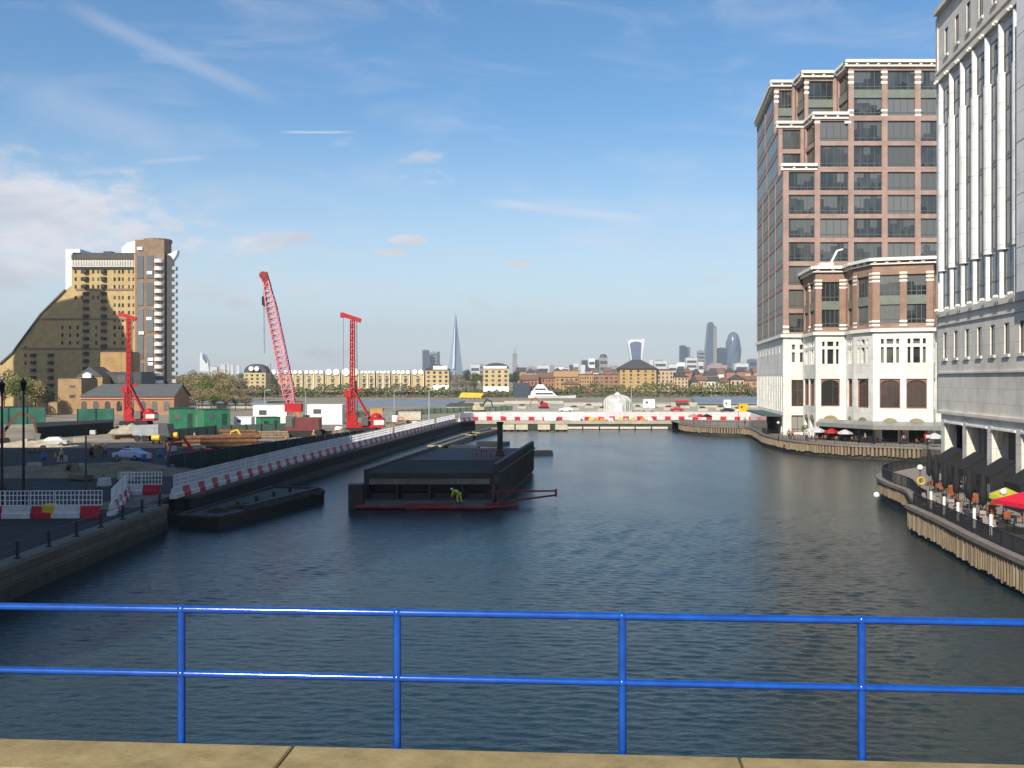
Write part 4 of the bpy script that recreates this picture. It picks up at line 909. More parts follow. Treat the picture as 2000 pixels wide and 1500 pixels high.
def excavator(label, px, pyb, mat, rz=0.0, sc=1.0, reach=1, arm=None):
    x, y = at(px, pyb, QZ); t_ = thing('excavator', label, 'excavator', (x, y, QZ), rz); t_.scale = (sc,)*3; tracks(t_, 3.2, .5, 2.0, .8)
    MB().box(-1.6, -1.2, .85, 1.4, 1.2, 1.9).hexa([(-1.6,-1.1,1.9), (0,-1.1,1.9), (0,1.1,1.9), (-1.6,1.1,1.9), (-1.5,-1,2.3), (0,-1,2.5), (0,1,2.5), (-1.5,1,2.3)]).build('body', mat, t_, local=True)
    MB().hexa([(.1,-1.15,1.9), (1.35,-1.15,1.9), (1.35,-.1,1.9), (.1,-.1,1.9), (.15,-1.1,3.0), (1.1,-1.1,3.0), (1.1,-.15,3.0), (.15,-.15,3.0)]).build('cab', win_dark, t_, local=True)
    MB().bar((1.2,.3,1.7), (3.0,.3,4.2), .4).bar((3.0,.3,4.2), (4.8*reach,.3,3.6), .36).build('boom_arm', arm or mat, t_, local=True); MB().bar((4.7*reach,.3,3.7), (5.3*reach,.3,1.4), .28).build('dipper_arm', arm or mat, t_, local=True)
    MB().extr([(5.3*reach-.5,0,1.5), (5.3*reach+.5,0,1.3), (5.3*reach+.3,0,.5), (5.3*reach-.5,0,.6)], (0,.8,0)).build('bucket', steel, t_, local=True); return t_
excavator('orange excavator between the boom and the white cabins', 597, 838, org_p, 2.4, .95)
excavator('yellow excavator working near the foot of the boom', 486, 872, yel_p, 2.9, .6)
excavator('orange and yellow excavator by the light pole beyond the second rig', 800, 836, org_p, 3.4, .55)
excavator('dark excavator with cream body near the far barriers', 935, 806, paint('cream yellow machine paint', (.60,.50,.25), .5), .5, .95, arm=dgrey)
excavator('dark red excavator with raised arm at the far left edge', -12, 868, rust, .45, 1.15)
excavator('red excavator in the shade left of the barrier walkway', 395, 905, red_p, 3.6, .75)
excavator('small red excavator with long folded arm beyond the far barriers', 1062, 798, red_p, 3.2, .9)
# dumper
x, y = at(300, 862); t_ = thing('dump_truck', 'grey site truck with yellow lamps below the left piling rig', 'truck', (x, y, QZ), -.15)
MB().hexa([(-3.0,-1.2,1.0), (1.4,-1.2,1.0), (1.4,1.2,1.0), (-3.0,1.2,1.0), (-3.2,-1.3,2.6), (1.5,-1.3,2.8), (1.5,1.3,2.8), (-3.2,1.3,2.6)]).build('load_body', paint('pale grey paint', (.33,.34,.35), .5, .2), t_, local=True)
MB().hexa([(1.5,-1.15,.8), (3.3,-1.15,.8), (3.3,1.15,.8), (1.5,1.15,.8), (1.5,-1.1,2.9), (2.9,-1.1,2.9), (2.9,1.1,2.9), (1.5,1.1,2.9)]).build('cab', paint('dark grey paint', (.08,.08,.085), .4), t_, local=True)
for wx_ in (-2.2, -1.0, 2.4):
    for s_ in (-1, 1): MB().tube((wx_, s_*1.0, .52), (wx_, s_*1.3, .52), .52, 14).build('wheel', rubber, t_, local=True)
for lx in (1.0, 5.0):
    pass
for px, py, lab in ((340, 862, 'right of the grey truck'), (305, 868, 'in front of the grey truck')):
    x, y = at(px, py); l_ = thing('fuel_tank', 'yellow fuel tank on legs '+lab, 'tank', (x, y, QZ)); MB().tube((-.6,0,1.0), (.6,0,1.0), .5, 12).build('tank_body', yel_p, l_, local=True)
    for s_ in (-.45, .45): MB().box(s_-.06, -.35, 0, s_+.06, .35, .6).build('leg', black_metal, l_, local=True)
def car(label, px, pyb, rz, paintm, name='parked_car', z=QZ, sc=1.0):
    x, y = at(px, pyb, z); t_ = thing(name, label, 'car', (x, y, z), rz); t_.scale = (sc,)*3
    prof = [(-2.1,.35), (-2.15,.75), (-1.95,.95), (-1.2,1.0), (-.55,1.42), (.75,1.45), (1.5,1.02), (2.1,.9), (2.15,.4)]
    b = MB(); n = len(prof); pts = []
    for yy, k in ((-.86, 1), (-.62, 1), (.62, 1), (.86, 1)):
        for (a, c) in prof: pts.append((a, yy if c < 1.1 else yy*.82, c))
    fs_ = []
    for j in range(3):
        for i in range(n): fs_.append((j*n+i, j*n+(i+1) % n, (j+1)*n+(i+1) % n, (j+1)*n+i))
    fs_ += [tuple(range(n))[::-1], tuple(range(3*n, 4*n))]; b.add(pts, fs_); b.build('body', paintm, t_, local=True)
    g = MB()
    for s_ in (-1, 1): g.hexa([(-1.05, s_*.80-.02, 1.0), (1.35, s_*.80-.02, 1.0), (1.35, s_*.80+.02, 1.0), (-1.05, s_*.80+.02, 1.0), (-.5, s_*.72-.02, 1.38), (.7, s_*.72-.02, 1.38), (.7, s_*.72+.02, 1.38), (-.5, s_*.72+.02, 1.38)])
    g.build('side_windows', win_dark, t_, local=True)
    MB().hexa([(-1.17,-.66,1.04), (-1.1,-.66,1.04), (-1.1,.66,1.04), (-1.17,.66,1.04), (-.63,-.58,1.42), (-.58,-.58,1.42), (-.58,.58,1.42), (-.63,.58,1.42)]).build('windscreen', win_dark, t_, local=True)
    for wx_ in (-1.35, 1.35):
        for s_ in (-1, 1): w = MB().tube((wx_, s_*.72, .32), (wx_, s_*.9, .32), .32, 14).build('wheel', rubber, t_, local=True); MB().tube((wx_, s_*.88, .32), (wx_, s_*.915, .32), .17, 10).build('rim', steel, w, local=True)
    for s_ in (-.6, .6): MB().box(-2.17, s_-.15, .62, -2.08, s_+.15, .78).build('headlight', wh, t_, local=True)
    return t_
car('white and blue car parked in the shade behind the barriers', 255, 898, -.35, paint('pale blue car paint', (.42,.48,.60), .25, .1))
car('pale car at the far left beside the dark excavation edge', 105, 872, .1, paint('cream car paint', (.50,.48,.42), .3, .1))
# hoardings
def hoarding(label, pts, h, mat, post_every=3.0, cat='hoarding', foot=None):
    t_ = thing('hoarding', label, cat, (pts[0][0], pts[0][1], QZ)); mb, pm = MB(), MB()
    for i in range(len(pts)-1):
        f_ = Face(pts[i], pts[i+1]); f_.box(mb, 0, f_.L-.02, -.04, .04, QZ+.05, QZ+h); n = max(1, int(f_.L/post_every))
        for k in range(n+1): f_.box(pm, max(f_.L*k/n-.06, 0), f_.L*k/n+.06, .042, .16, QZ, QZ+h+.1)
        if foot: pass
    mb.build('panels', mat, t_); pm.build('posts', dgrey, t_)
    if foot:
        fm = MB()
        for i in range(len(pts)-1): f_ = Face(pts[i], pts[i+1]); f_.box(fm, 0, f_.L, .17, .9, QZ, QZ+.7)
        fm.build('concrete_footing', foot, t_)
    return t_
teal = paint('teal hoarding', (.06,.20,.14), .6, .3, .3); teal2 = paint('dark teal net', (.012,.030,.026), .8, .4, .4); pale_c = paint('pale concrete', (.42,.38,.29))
hoarding('teal green hoarding on a pale concrete base at the far left edge', [at(-60, 838), at(88, 834)], 4.2, teal, foot=pale_c)
hoarding('teal green hoarding in front of the brick hall, left of the first rig', [at(150, 831), at(222, 829)], 3.6, teal, foot=pale_c)
hoarding('low green netted fence around the green cabins', [at(330, 862), at(420, 852), at(565, 846)], 1.9, paint('pale green net', (.10,.16,.12), .8, .3))
hoarding('long dark teal site fence behind the barrier walkway in shade', [(-36.8,112), (-32.6,132), (-28.5,152), (-24,170)], 1.9, teal2)
hoarding('pale green hoarding behind the far containers', [at(652, 818), at(860, 808), at(1000, 802)], 1.6, paint('pale green board', (.24,.33,.20), .7, .2))
# excavation edge: dark sheet piled trench wall on the left, timber stacks and tubes
m_ = MB().hexa([(*at(70,858),2), (*at(222,846),2), (*at(222,840),2), (*at(70,846),2), (*at(70,858),4.0), (*at(222,846),4.1), (*at(222,840),4.1), (*at(70,846),4.0)]); tag(m_.build('sheet_pile_wall', steel_pile), 'black sheet pile box standing in front of the teal hoarding', 'sheet pile wall')
def stack(label, px, py, n, L_, rz, mat, r=.3, name='pipe_stack', cat='pipe stack'):
    x, y = at(px, py); t_ = thing(name, label, cat, (x, y, QZ), rz); k = 0
    for lay in range(3):
        for i in range(n-lay):
            if R.random() < .12: continue
            o_ = R.uniform(-.4, .4); MB().tube((-L_/2+o_, (i+lay/2)*r*2.05, r+lay*r*1.75), (L_/2+o_, (i+lay/2)*r*2.05, r+lay*r*1.75), r, 9).build('pipe', mat, t_, local=True)
    return t_
stack('rusty steel tubes stacked on the left of the lit yard', 405, 874, 4, 7, .25, rust, .32)
stack('rusty steel tubes beside the yellow excavator', 452, 876, 4, 8, .3, rust, .36)
stack('brown timber baulks stacked near the crane', 520, 856, 5, 7, .2, timber, .22, 'timber_stack', 'timber stack')
stack('rust brown tubes behind the yellow excavator', 466, 857, 4, 6, .1, rust, .28)
def rubble(label, px, py, w, d, h, mat, name='soil_heap', seed=1):
    rr = random.Random(seed); x, y = at(px, py); nx, ny = 22, 12; pts = []; mb = MB()
    for j in range(ny+1):
        for i in range(nx+1):
            u, v = i/nx*2-1, j/ny*2-1; e = max(0, 1-(abs(u)**2.2+abs(v)**2.2)); z = h*e*(.65+.35*math.sin(u*5+seed)*math.cos(v*4+seed))+(rr.uniform(-.12, .12)*h if e > 0 else 0); pts.append((x+u*w/2, y+v*d/2, QZ-.05+max(z, 0)))
    mb.add(pts, [(j*(nx+1)+i, j*(nx+1)+i+1, (j+1)*(nx+1)+i+1, (j+1)*(nx+1)+i) for j in range(ny) for i in range(nx)]); return tag(mb.build(name, mat), label, 'soil heap')
sand = paint('pale soil', (.42,.35,.24), .95, .25, .8, dirt=(.25,.2,.13)); brown_s = paint('brown soil', (.24,.18,.11), .95, .3, .6, dirt=(.12,.09,.06))
rubble('pale soil heap around the stacked tubes', 500, 884, 17, 8, .9, sand, seed=2); rubble('brown soil heap between the crane and second rig', 655, 850, 9, 9, 1.4, brown_s, seed=3)
rubble('brown soil heap left of the green cabins under the first rig', 250, 845, 11, 9, 1.8, sand, seed=4); rubble('brown soil bank right of the second rig', 770, 836, 9, 12, 1.3, brown_s, seed=5)
rubble('long dark soil bank in the shaded site', 180, 925, 26, 12, 1.5, brown_s, seed=6); rubble('low pale mound at the far left edge', 60, 872, 14, 7, 1.1, sand, seed=7)
for i, (px, py, lab, mt) in enumerate(((662, 850, 'white site tank left of the second piling rig', wh), (675, 862, 'green site drum by the second piling rig', green_p), (772, 824, 'small white sack near the slatted container', wh), (812, 838, 'small cream site post box near the orange excavator', wh))):
    x, y = at(px, py); t_ = thing('site_tank', lab, 'tank', (x, y, QZ)); MB().lathe(0, 0, [(.75,0), (.8,.2), (.8,1.3), (.7,1.5), (.2,1.62)], 14).build('tank_body', mt, t_, local=True); MB().tube((0,0,1.6), (0,0,1.8), .16, 8).build('lid', dgrey, t_, local=True)
# light poles
def pole(label, px, pyb, pyt, z=QZ, mat=None, lamp='head', r=.1, cat='lamp post', name='lamp_post', side=1):
    x, y = at(px, pyb, z); H = wz(pyt, y)-z; t_ = thing(name, label, cat, (x, y, z)); mt = mat or paint('galvanised pole', (.42,.43,.42), .5, .1)
    MB().tube((0,0,0), (0,0,H), r, 8, r*.6).tube((0,0,0), (0,0,.8), r*1.6, 8).build('pole', mt, t_, local=True)
    if lamp == 'head': MB().bar((0,0,H-.1), (side*.9,0,H+.05), .12).box(min(side*.5, side*1.5), -.18, H-.03, max(side*.5, side*1.5), .18, H+.14).build('lamp_head', mt, t_, local=True)
    if lamp == 'lantern': MB().lathe(0, 0, [(.08,H-.1), (.14,H), (.24,H+.6), (.28,H+.64), (.10,H+.85), (.02,H+1.0)], 10).build('lantern', mt, t_, local=True)
    if lamp == 'globe': MB().ball((0,0,H+.2), .24).build('globe', paint('white globe', (.85,.85,.82), .3), t_, local=True); MB().tube((0,0,H-.08), (0,0,H+.02), .12, 8).build('collar', mt, t_, local=True)
    return t_
pole('tall pale pole behind the white cabins left of the boom', 517, 822, 762); pole('tall pale lamp pole over the grey roofs', 770, 812, 762); pole('tall pale light pole with side arm among the far barriers', 838, 832, 762, r=.14)
pole('thin pale pole right of the white dome', 1233, 806, 742, lamp=None, r=.12); pole('slender pale pole left of the second rig', 597, 824, 764, lamp=None)
pole('tall black lantern post standing in the left foreground site', 46, 985, 762, mat=black_metal, lamp='lantern', r=.13)
pole('black lantern post cut by the left edge of the frame', 4, 985, 766, mat=black_metal, lamp='lantern', r=.13)
pole('slim grey post beside the excavator in shade', 168, 985, 835, mat=dgrey, lamp=None, r=.1)
# ================================================================ trees
def leaf_mesh(name, seed, n, mat, rx=1.0, rz=1.0, leaf=.11, clumps=16, bare=.0):
    rr = random.Random(seed); mb = MB(); cs = []
    for i in range(clumps):
        while True:
            p_ = Vector((rr.uniform(-1,1), rr.uniform(-1,1), rr.uniform(-1,1)))
            if p_.length < 1: break
        p_ = Vector((p_.x*.68*rx, p_.y*.68*rx, (p_.z*.62+1.0)*rz)); cs.append((p_, rr.uniform(.22, .45)))
    for i in range(n):
        c, r = rr.choice(cs); d = Vector((rr.gauss(0,1), rr.gauss(0,1), rr.gauss(0,1))).normalized()*r*rr.uniform(.55, 1.05)**.6; q = c+d
        a = Vector((rr.gauss(0,1), rr.gauss(0,1), rr.gauss(0,1))).normalized(); b = a.cross(Vector((rr.gauss(0,1), rr.gauss(0,1), rr.gauss(0,1)))).normalized(); s_ = leaf*rr.uniform(.6, 1.4)
        mb.add([q-a*s_, q+b*s_*.6, q+a*s_, q-b*s_*.6], [(0,1,2,3)])
    return mb.mesh(name, mat)
def foliage(name, c1, c2):
    m = Mat(name).set(.8, .15); oi = m.n('ShaderNodeObjectInfo'); k = m.mix(m.ramp(m.noise(m.coord('World'), .35, 5, .7), .35, .65), c1, c2)
    k = m.mix(m.ramp(oi.outputs['Random'], 0, 1, 0, .3), k, tuple(x*.6 for x in c1)); m.base(k); return m.m
f_olive = foliage('olive foliage', (.24,.19,.09), (.40,.32,.15)); f_green = foliage('spring green foliage', (.12,.14,.04), (.22,.25,.07)); f_dark = foliage('dark evergreen', (.05,.065,.028), (.10,.115,.05)); f_brown = foliage('bare brown twigs', (.28,.22,.15), (.40,.33,.22))
bark = paint('bark', (.10,.08,.06), .9, .3, 2)
def tree_kind(mat, seed, rx=1.0):
    crown = leaf_mesh('crown', seed, 2300, mat, rx, 1.0, .058, 26)
    tr_ = MB(); rr = random.Random(seed); tr_.tube((0,0,-.75), (0,0,.6), .05, 6, .03)
    for i in range(5): a = rr.uniform(0, 6.28); tr_.tube((0,0,rr.uniform(-.1,.4)), (math.cos(a)*.45*rx, math.sin(a)*.45*rx, rr.uniform(.8,1.4)), .025, 5, .008)
    return crown, tr_.mesh('trunk', bark)
KT = {k: [tree_kind(mt, s_+j, rx) for j in range(3)] for k, mt, s_, rx in (('olive', f_olive, 10, 1.0), ('green', f_green, 20, 1.0), ('dark', f_dark, 30, .8), ('brown', f_brown, 40, 1.0))}
def tree(kind, label, px, D, pyt, w, group=None, pyb=None, name='tree'):
    """crown unit spans z 0..2, trunk from -.75"""
    zt = wz(pyt, D); base = QZ; H = zt-base; s_ = H/2.75; x = wx(px, D); t_ = thing(name, label, 'tree', (x, D, base), R.uniform(0, 6.28), group); c, tr_ = R.choice(KT[kind]); wr = w/2*D/F
    for me in (c, tr_):
        o = bpy.data.objects.new(me.name.split('.')[0], me); col.objects.link(o); o.parent = t_; o.location = (0, 0, .75*s_); o.scale = (wr, wr, s_)
    return t_
# left tree mass between the flats and the far terraces
kn = {'olive': 'olive brown', 'green': 'spring green', 'dark': 'dark evergreen', 'brown': 'bare brown'}
gl_ = 'trees between the block of flats and the far riverside terrace'
for i, (px, D, pyt, w, k) in enumerate(((352,520,728,44,'olive'), (375,540,722,50,'brown'), (398,530,726,48,'olive'), (420,570,722,54,'green'), (446,550,728,48,'olive'), (468,580,733,44,'brown'), (360,380,748,44,'brown'), (388,370,752,46,'olive'), (365,510,738,44,'olive'), (405,515,738,44,'green'), (435,512,740,44,'olive'), (412,365,755,44,'olive'),
                                   (438,372,756,42,'green'), (462,378,757,44,'olive'), (488,520,756,46,'brown'), (352,335,758,34,'olive'), (372,330,762,36,'brown'), (395,340,760,36,'olive'), (418,338,764,36,'green'), (440,342,764,36,'olive'), (460,345,768,34,'brown'), (480,350,770,34,'olive'), (430,560,719,60,'olive'), (380,560,720,60,'brown'), (345,540,735,40,'olive'), (512,530,760,40,'green'))):
    tree(k, 'one of the %s trees massed between the flats and the riverside terrace' % kn[k], px, D, pyt, w, gl_+' ('+kn[k]+')')
for i, (px, D, pyt, w, k) in enumerate(((8,300,715,70,'olive'), (38,290,722,62,'green'), (70,300,738,54,'olive'), (-25,270,705,80,'brown'), (92,300,750,40,'dark'))):
    tree(k, ('olive brown tree at the far left edge below the flats', 'spring green tree in front of the flats behind the lantern post', 'olive tree left of the tan brick block', 'bare brown tree cut by the left edge', 'dark evergreen low tree beside the tan brick block')[i], px, D, pyt, w)
# far bank trees behind and between blocks
for i, (px, D, pyt, w, k) in enumerate(((893,985,726,26,'brown'), (912,1000,719,26,'dark'), (930,985,724,34,'green'), (903,960,738,34,'brown'), (925,950,742,30,'green'), (887,950,745,20,'brown'), (1008,985,722,20,'dark'), (1022,1000,727,22,'brown'), (1262,985,745,14,'dark'), (1352,985,737,16,'green'), (1368,1010,730,20,'brown'), (1345,1010,741,14,'dark'))):
    tree(k, 'one of the %s trees among the far riverside blocks' % kn[k], px, D, pyt, w, 'far bank trees ('+kn[k]+')')
for i in range(44):
    px = 300+i*29+R.uniform(-8, 8); k = R.choice(('brown', 'olive', 'dark', 'green', 'olive'))
    tree(k, 'one of the small hazy %s trees on the low horizon behind the far bank' % kn[k], px, R.uniform(1400, 1900), R.uniform(722, 733), R.uniform(26, 46), 'distant trees on the horizon ('+kn[k]+')')
# riverside hedge line
hm_ = MB(); rr = random.Random(5)
for i in range(15000):
    px = rr.uniform(470, 1490) if i < 12000 else rr.uniform(1490, 2100); D = rr.uniform(596, 622); zt = 10.6-(770-764)/F*D+ (1.2*math.sin(px*.05)+.8*math.sin(px*.13+1)+.5*math.sin(px*.41))
    if 870 < px < 1010: zt -= 2.0
    if px > 1190: zt += .9
    z = 2+(zt-2.6)*rr.random()**.8; q = Vector((wx(px, D), D, z)); a = Vector((rr.gauss(0,1), rr.gauss(0,1), rr.gauss(0,1))).normalized(); b = a.cross(Vector((rr.gauss(0,1), rr.gauss(0,1), rr.gauss(0,1)))).normalized(); s_ = rr.uniform(.4, .9); hm_.add([q-a*s_, q+b*s_*.6, q+a*s_, q-b*s_*.6], [(0,1,2,3)])
m = Mat('hedge foliage').set(.85, .1); p = m.coord('World'); k = m.mix(m.ramp(m.noise(m.scale(p, 1, 1, .6), .06, 4, .6), .40, .62), (.15,.125,.075), (.13,.16,.05)); m.base(k)
hedge = tag(hm_.build('riverside_shrubs', m.m), 'long low band of shrubs along the near river bank', kind='stuff')

# ================================================================ far bank terraces
cream_b = bricky('cream yellow brick', (.62,.46,.22), (.58,.43,.20), (.55,.45,.28), 3, 1, ms=.03); cream_r = paint('cream render', (.74,.66,.50), .7, .1, .1); white_r = paint('white vault', (.85,.84,.80), .5, .05)
def vents(mb, x, y, z, r, n=8):
    pts = [(x+r*math.cos(math.pi*i/n), y, z+r*math.sin(math.pi*i/n)) for i in range(n+1)]; mb.extr(pts, (0, 9, 0))
D9 = 900.0
def terrace(px0, px1, bays, label):
    x0, x1 = wx(px0, D9), wx(px1, D9); t_ = thing('riverside_terrace', label, 'apartment block', ((x0+x1)/2, D9, 2)); w = (x1-x0)/bays; zt = wz(727, D9)
    MB().box(x0, D9, 1.9, x1, D9+12, zt).build('wall', cream_b, t_); pr = MB()
    for i in range(bays+1): pr.box(x0+w*i-.5 if i else x0, D9-.8, 1.9, min(x0+w*i+.5, x1), D9-.003, zt)
    pr.build('piers', cream_r, t_)
    for i in range(bays):
        c = x0+w*(i+.5); MB().box(c-1.1, D9-.25, 3.2, c+1.1, D9-.004, zt-3.2).build('window', win_dark, t_)
        for s_ in (-.25, .25): v = MB(); v.tube((c+w*s_, D9-1.0, zt+.1), (c+w*s_, D9+7, zt+.1), w*.215, 12); v.build('white_vault', white_r, t_)
        bl = MB()
        for z in range(3): bl.box(c-1.5, D9-1.3, 4.6+z*4.3, c+1.5, D9-.3, 5.1+z*4.3)
        bl.build('balconies', cream_r, t_)
lab_t = ('first', 'second', 'third', 'fourth', 'fifth', 'sixth', 'seventh', 'eighth')
for i, (a, b, n) in enumerate(((529, 552, 1), (554, 591, 2), (594, 632, 2), (635, 664, 1), (667, 702, 1), (704, 732, 2), (735, 762, 2), (765, 801, 2), (804, 828, 1))):
    terrace(a, b, n, 'cream terrace block with white round roof vaults, %s from the left in the row' % (lab_t[i] if i < 8 else 'last'))
def far_block(name, label, px0, px1, pyt, D, dp, mat, roof='hip', rh=5.0, cols=3, rows=4, rmat=None, cat='apartment block', ww=.4, pyb=None, over=1.0, wmat=None, gable=None):
    x0, x1 = wx(px0, D), wx(px1, D); z = wz(pyt, D); zb = 1.9; t_ = thing(name, label, cat, ((x0+x1)/2, D, 2)); MB().box(x0, D, zb, x1, D+dp, z).build('wall', mat, t_); rm = rmat or slate; o = over
    r = MB()
    if roof == 'hip':
        a, b = x0-o, x1+o; cx0, cx1 = (x0+x1)/2-(x1-x0)*.12, (x0+x1)/2+(x1-x0)*.12; cy = D+dp/2; r.add([(a,D-o,z), (b,D-o,z), (b,D+dp+o,z), (a,D+dp+o,z), (cx0,cy,z+rh), (cx1,cy,z+rh)], [(0,3,2,1), (0,1,5,4), (2,3,4,5), (1,2,5), (3,0,4)])
    elif roof == 'gable': r.extr([(x0-o, D-o, z), (x0-o, D+dp+o, z), (x0-o, D+dp/2, z+rh)], (x1-x0+2*o, 0, 0))
    elif roof == 'front': r.extr([(x0-o, D-o, z), (x1+o, D-o, z), ((x0+x1)/2, D-o, z+rh)], (0, dp+2*o, 0))
    elif roof == 'barrel': r.extr([((x0+x1)/2+(x1-x0)*.52*math.cos(math.pi*i/10), D+1, z+rh*math.sin(math.pi*i/10)) for i in range(11)], (0, dp-2, 0))
    else: r.box(x0+.4, D+.4, z, x1-.4, D+dp-.4, z+rh)
    r.build('roof', rm, t_)
    if cols:
        w = (x1-x0)/cols; h = (z-3)/rows; g = MB().box(-w*ww/2, -.35, 0, w*ww/2, -.005, h*.5).mesh('window', wmat or win_dark)
        for i in range(cols):
            for j in range(rows): inst('window', g, t_, (x0+w*(i+.5), D, 2.6+h*j+h*.2))
    return t_
a_ = far_block('corner_block', 'yellow block with dark domed roof at the left end of the far terraces', 476, 519, 728, 880, 18, cream_b, 'barrel', 7.5, 4, 5)
for s_ in (491, 502): v = MB(); v.tube((wx(s_,880), 878.4, wz(720,880)), (wx(s_,880), 882, wz(720,880)), 2.0, 12); v.build('white_round_window', white_r, a_)
a_ = far_block('corner_block', 'yellow block with dark stepped roof and bow balconies at the right end of the terraces', 831, 877, 722, 890, 20, cream_b, 'hip', 4.5, 4, 5); MB().box(wx(846,890), 889.2, wz(722,890), wx(874,890), 900, wz(714.5,890)).build('white_attic', wh, a_); MB().box(wx(846,890), 889.3, 1.9, wx(877,890), 889.97, wz(752,890)).build('white_base', wh, a_)
a_ = far_block('corner_block', 'free standing yellow block with dark curved roof right of the bank trees', 944, 994, 720, 890, 20, cream_b, 'barrel', 5.0, 4, 5); MB().box(wx(944,890), 889.2, wz(720,890), wx(990,890), 900, wz(715,890)).build('white_attic', wh, a_); MB().box(wx(944,890), 889.4, 1.9, wx(994,890), 889.97, wz(755,890)).build('white_base', wh, a_)
ob = bricky('warehouse brick', (.50,.29,.13), (.46,.26,.11), (.42,.30,.17), 3, 1, ms=.03); ob2 = bricky('rust brick', (.40,.19,.11), (.37,.17,.10), (.34,.22,.15), 3, 1, ms=.03); tan2 = bricky('light tan brick', (.60,.43,.24), (.56,.40,.22), (.5,.4,.25), 3, 1, ms=.03)
redroof = paint('brown tile roof', (.20,.11,.075), .8, .2, .05)
far_block('warehouse', 'low grey roofed sheds at the left of the brick warehouses', 1002, 1038, 757, 900, 16, slate, 'front', 4, 0)
far_block('terraced_houses', 'brown roofed houses with small gables left of the long warehouse', 1022, 1050, 742, 930, 14, ob2, 'gable', 5, 4, 2, redroof)
far_block('terraced_houses', 'row of pink brick houses with red roofs left of the long warehouse', 1052, 1082, 738, 940, 14, ob2, 'gable', 5, 5, 3, redroof)
far_block('warehouse', 'broad orange brick warehouse left of the balcony blocks', 1084, 1130, 736, 930, 16, ob, 'gable', 5, 5, 3, paint('orange roof', (.42,.25,.12), .8))
far_block('warehouse', 'low orange warehouse with hipped roof in front of the broad one', 1098, 1132, 750, 905, 14, ob, 'hip', 3, 3, 2, redroof)
far_block('warehouse', 'orange brick flats with a grid of windows left of the glazed bays', 1131, 1160, 733, 910, 16, ob, 'flat', 1.2, 6, 4)
far_block('warehouse', 'rust brick flats with grey glazed bays left of the pyramid roof', 1161, 1208, 733, 912, 16, ob2, 'flat', 1.2, 5, 4, ww=.55)
far_block('pyramid_block', 'large yellow brick block with a dark pyramid roof in the middle of the far bank', 1211, 1282, 720, 900, 26, bricky('amber brick', (.55,.36,.13), (.5,.32,.12), (.45,.34,.18), 3, 1, ms=.03), 'hip', 8, 5, 6, ww=.3, over=1.6)
far_block('warehouse', 'tan stepped flats right of the pyramid roofed block', 1283, 1315, 724, 905, 18, tan2, 'flat', 1.5, 4, 5)
far_block('warehouse', 'lower tan flats with long balconies', 1316, 1344, 736, 905, 18, tan2, 'hip', 3, 4, 4)
for i, (a, b, t, mt, rf) in enumerate(((1351,1362,746,tan2,'front'), (1363,1380,743,tan2,'gable'), (1381,1404,744,cream_r,'gable'), (1405,1424,746,tan2,'front'), (1427,1454,741,tan2,'front'), (1455,1490,743,ob,'gable'), (1491,1530,742,tan2,'gable'))):
    far_block('riverside_house', ('tan gabled house right of the tan flats', 'second tan house from the left of the small riverside houses', 'pale rendered riverside house with long grey roof', 'small front gabled house between pale house and wide pavilion', 'wide low tan riverside pavilion with broad gable', 'orange riverside house next to the white stone tower base', 'riverside house hidden by the tower corner')[i], a, b, t, 905, 12, mt, rf, 4, 3, 2, redroof if i % 2 else slate, 'house')
for i in range(26):
    px = 1010+i*18.5+R.uniform(-5, 5); w = R.uniform(8, 18); D = R.uniform(1000, 1250); mt = R.choice((ob2, tan2, cream_r, ob)); 
    far_block('distant_house', 'small brick house in the crowded roofscape behind the far bank warehouses', px, px+w, R.uniform(724, 735), D, 12, mt, R.choice(('gable', 'front', 'hip')), 5, 0, 1, R.choice((redroof, slate)), 'house')['group'] = 'small houses behind the far bank warehouses'
# ================================================================ skyline
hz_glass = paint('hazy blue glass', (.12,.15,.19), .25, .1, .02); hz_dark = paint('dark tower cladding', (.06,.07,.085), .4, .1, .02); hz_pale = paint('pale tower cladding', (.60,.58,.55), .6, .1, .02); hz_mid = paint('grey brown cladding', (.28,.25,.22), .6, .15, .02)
def tower(name, label, px0, px1, pyt, D, mat, dp=None, cat='tower', strips=True, tilt=0.0):
    x0, x1, z = wx(px0, D), wx(px1, D), wz(pyt, D); dp = dp or (x1-x0)*.8; t_ = thing(name, label, cat, ((x0+x1)/2, D, 2)); MB().box(x0, D, 1.9, x1, D+dp, z).build('wall', mat, t_)
    rp = MB().box(x0+(x1-x0)*.2, D+dp*.2, z, x1-(x1-x0)*.25, D+dp*.8, z+(x1-x0)*.1); rp.build('roof_plant', hz_mid, t_)
    if strips:
        n = max(2, int((z-20)/12)); g = MB().box(x0+(x1-x0)*.08, D-.8, 0, x1-(x1-x0)*.08, D-.05, (z-20)/n*.45).mesh('window_band', hz_dark, (0,0,0))
        for i in range(min(n, 14)): o = bpy.data.objects.new('window_band', g); col.objects.link(o); o.parent = t_; o.location = Vector((0, 0, 20+(z-20)/n*i))-WOFF[t_.name]
    return t_
D4 = 4450
sh = thing('spire_tower', 'very tall tapering glass spire on the skyline, left of centre', 'skyscraper', (wx(889,D4), D4+40, 2))
def sx(px): return wx(px, D4)
ztip = wz(609, D4); zs = wz(622, D4)
MB().add([(sx(872.5),D4,2), (sx(889),D4-25,2), (sx(905.5),D4+5,2), (sx(905.5),D4+70,2), (sx(872.5),D4+70,2), (sx(887.6),D4+28,zs), (sx(889.4),D4+25,ztip), (sx(891),D4+30,zs), (sx(891),D4+38,zs), (sx(887.6),D4+38,zs)], [(0,1,6,5), (1,2,7,6), (2,3,8,7), (3,4,9,8), (4,0,5,9), (5,6,7,8,9)]).build('glass_facets', paint('pale spire glass', (.30,.34,.40), .12, .1, .02), sh)
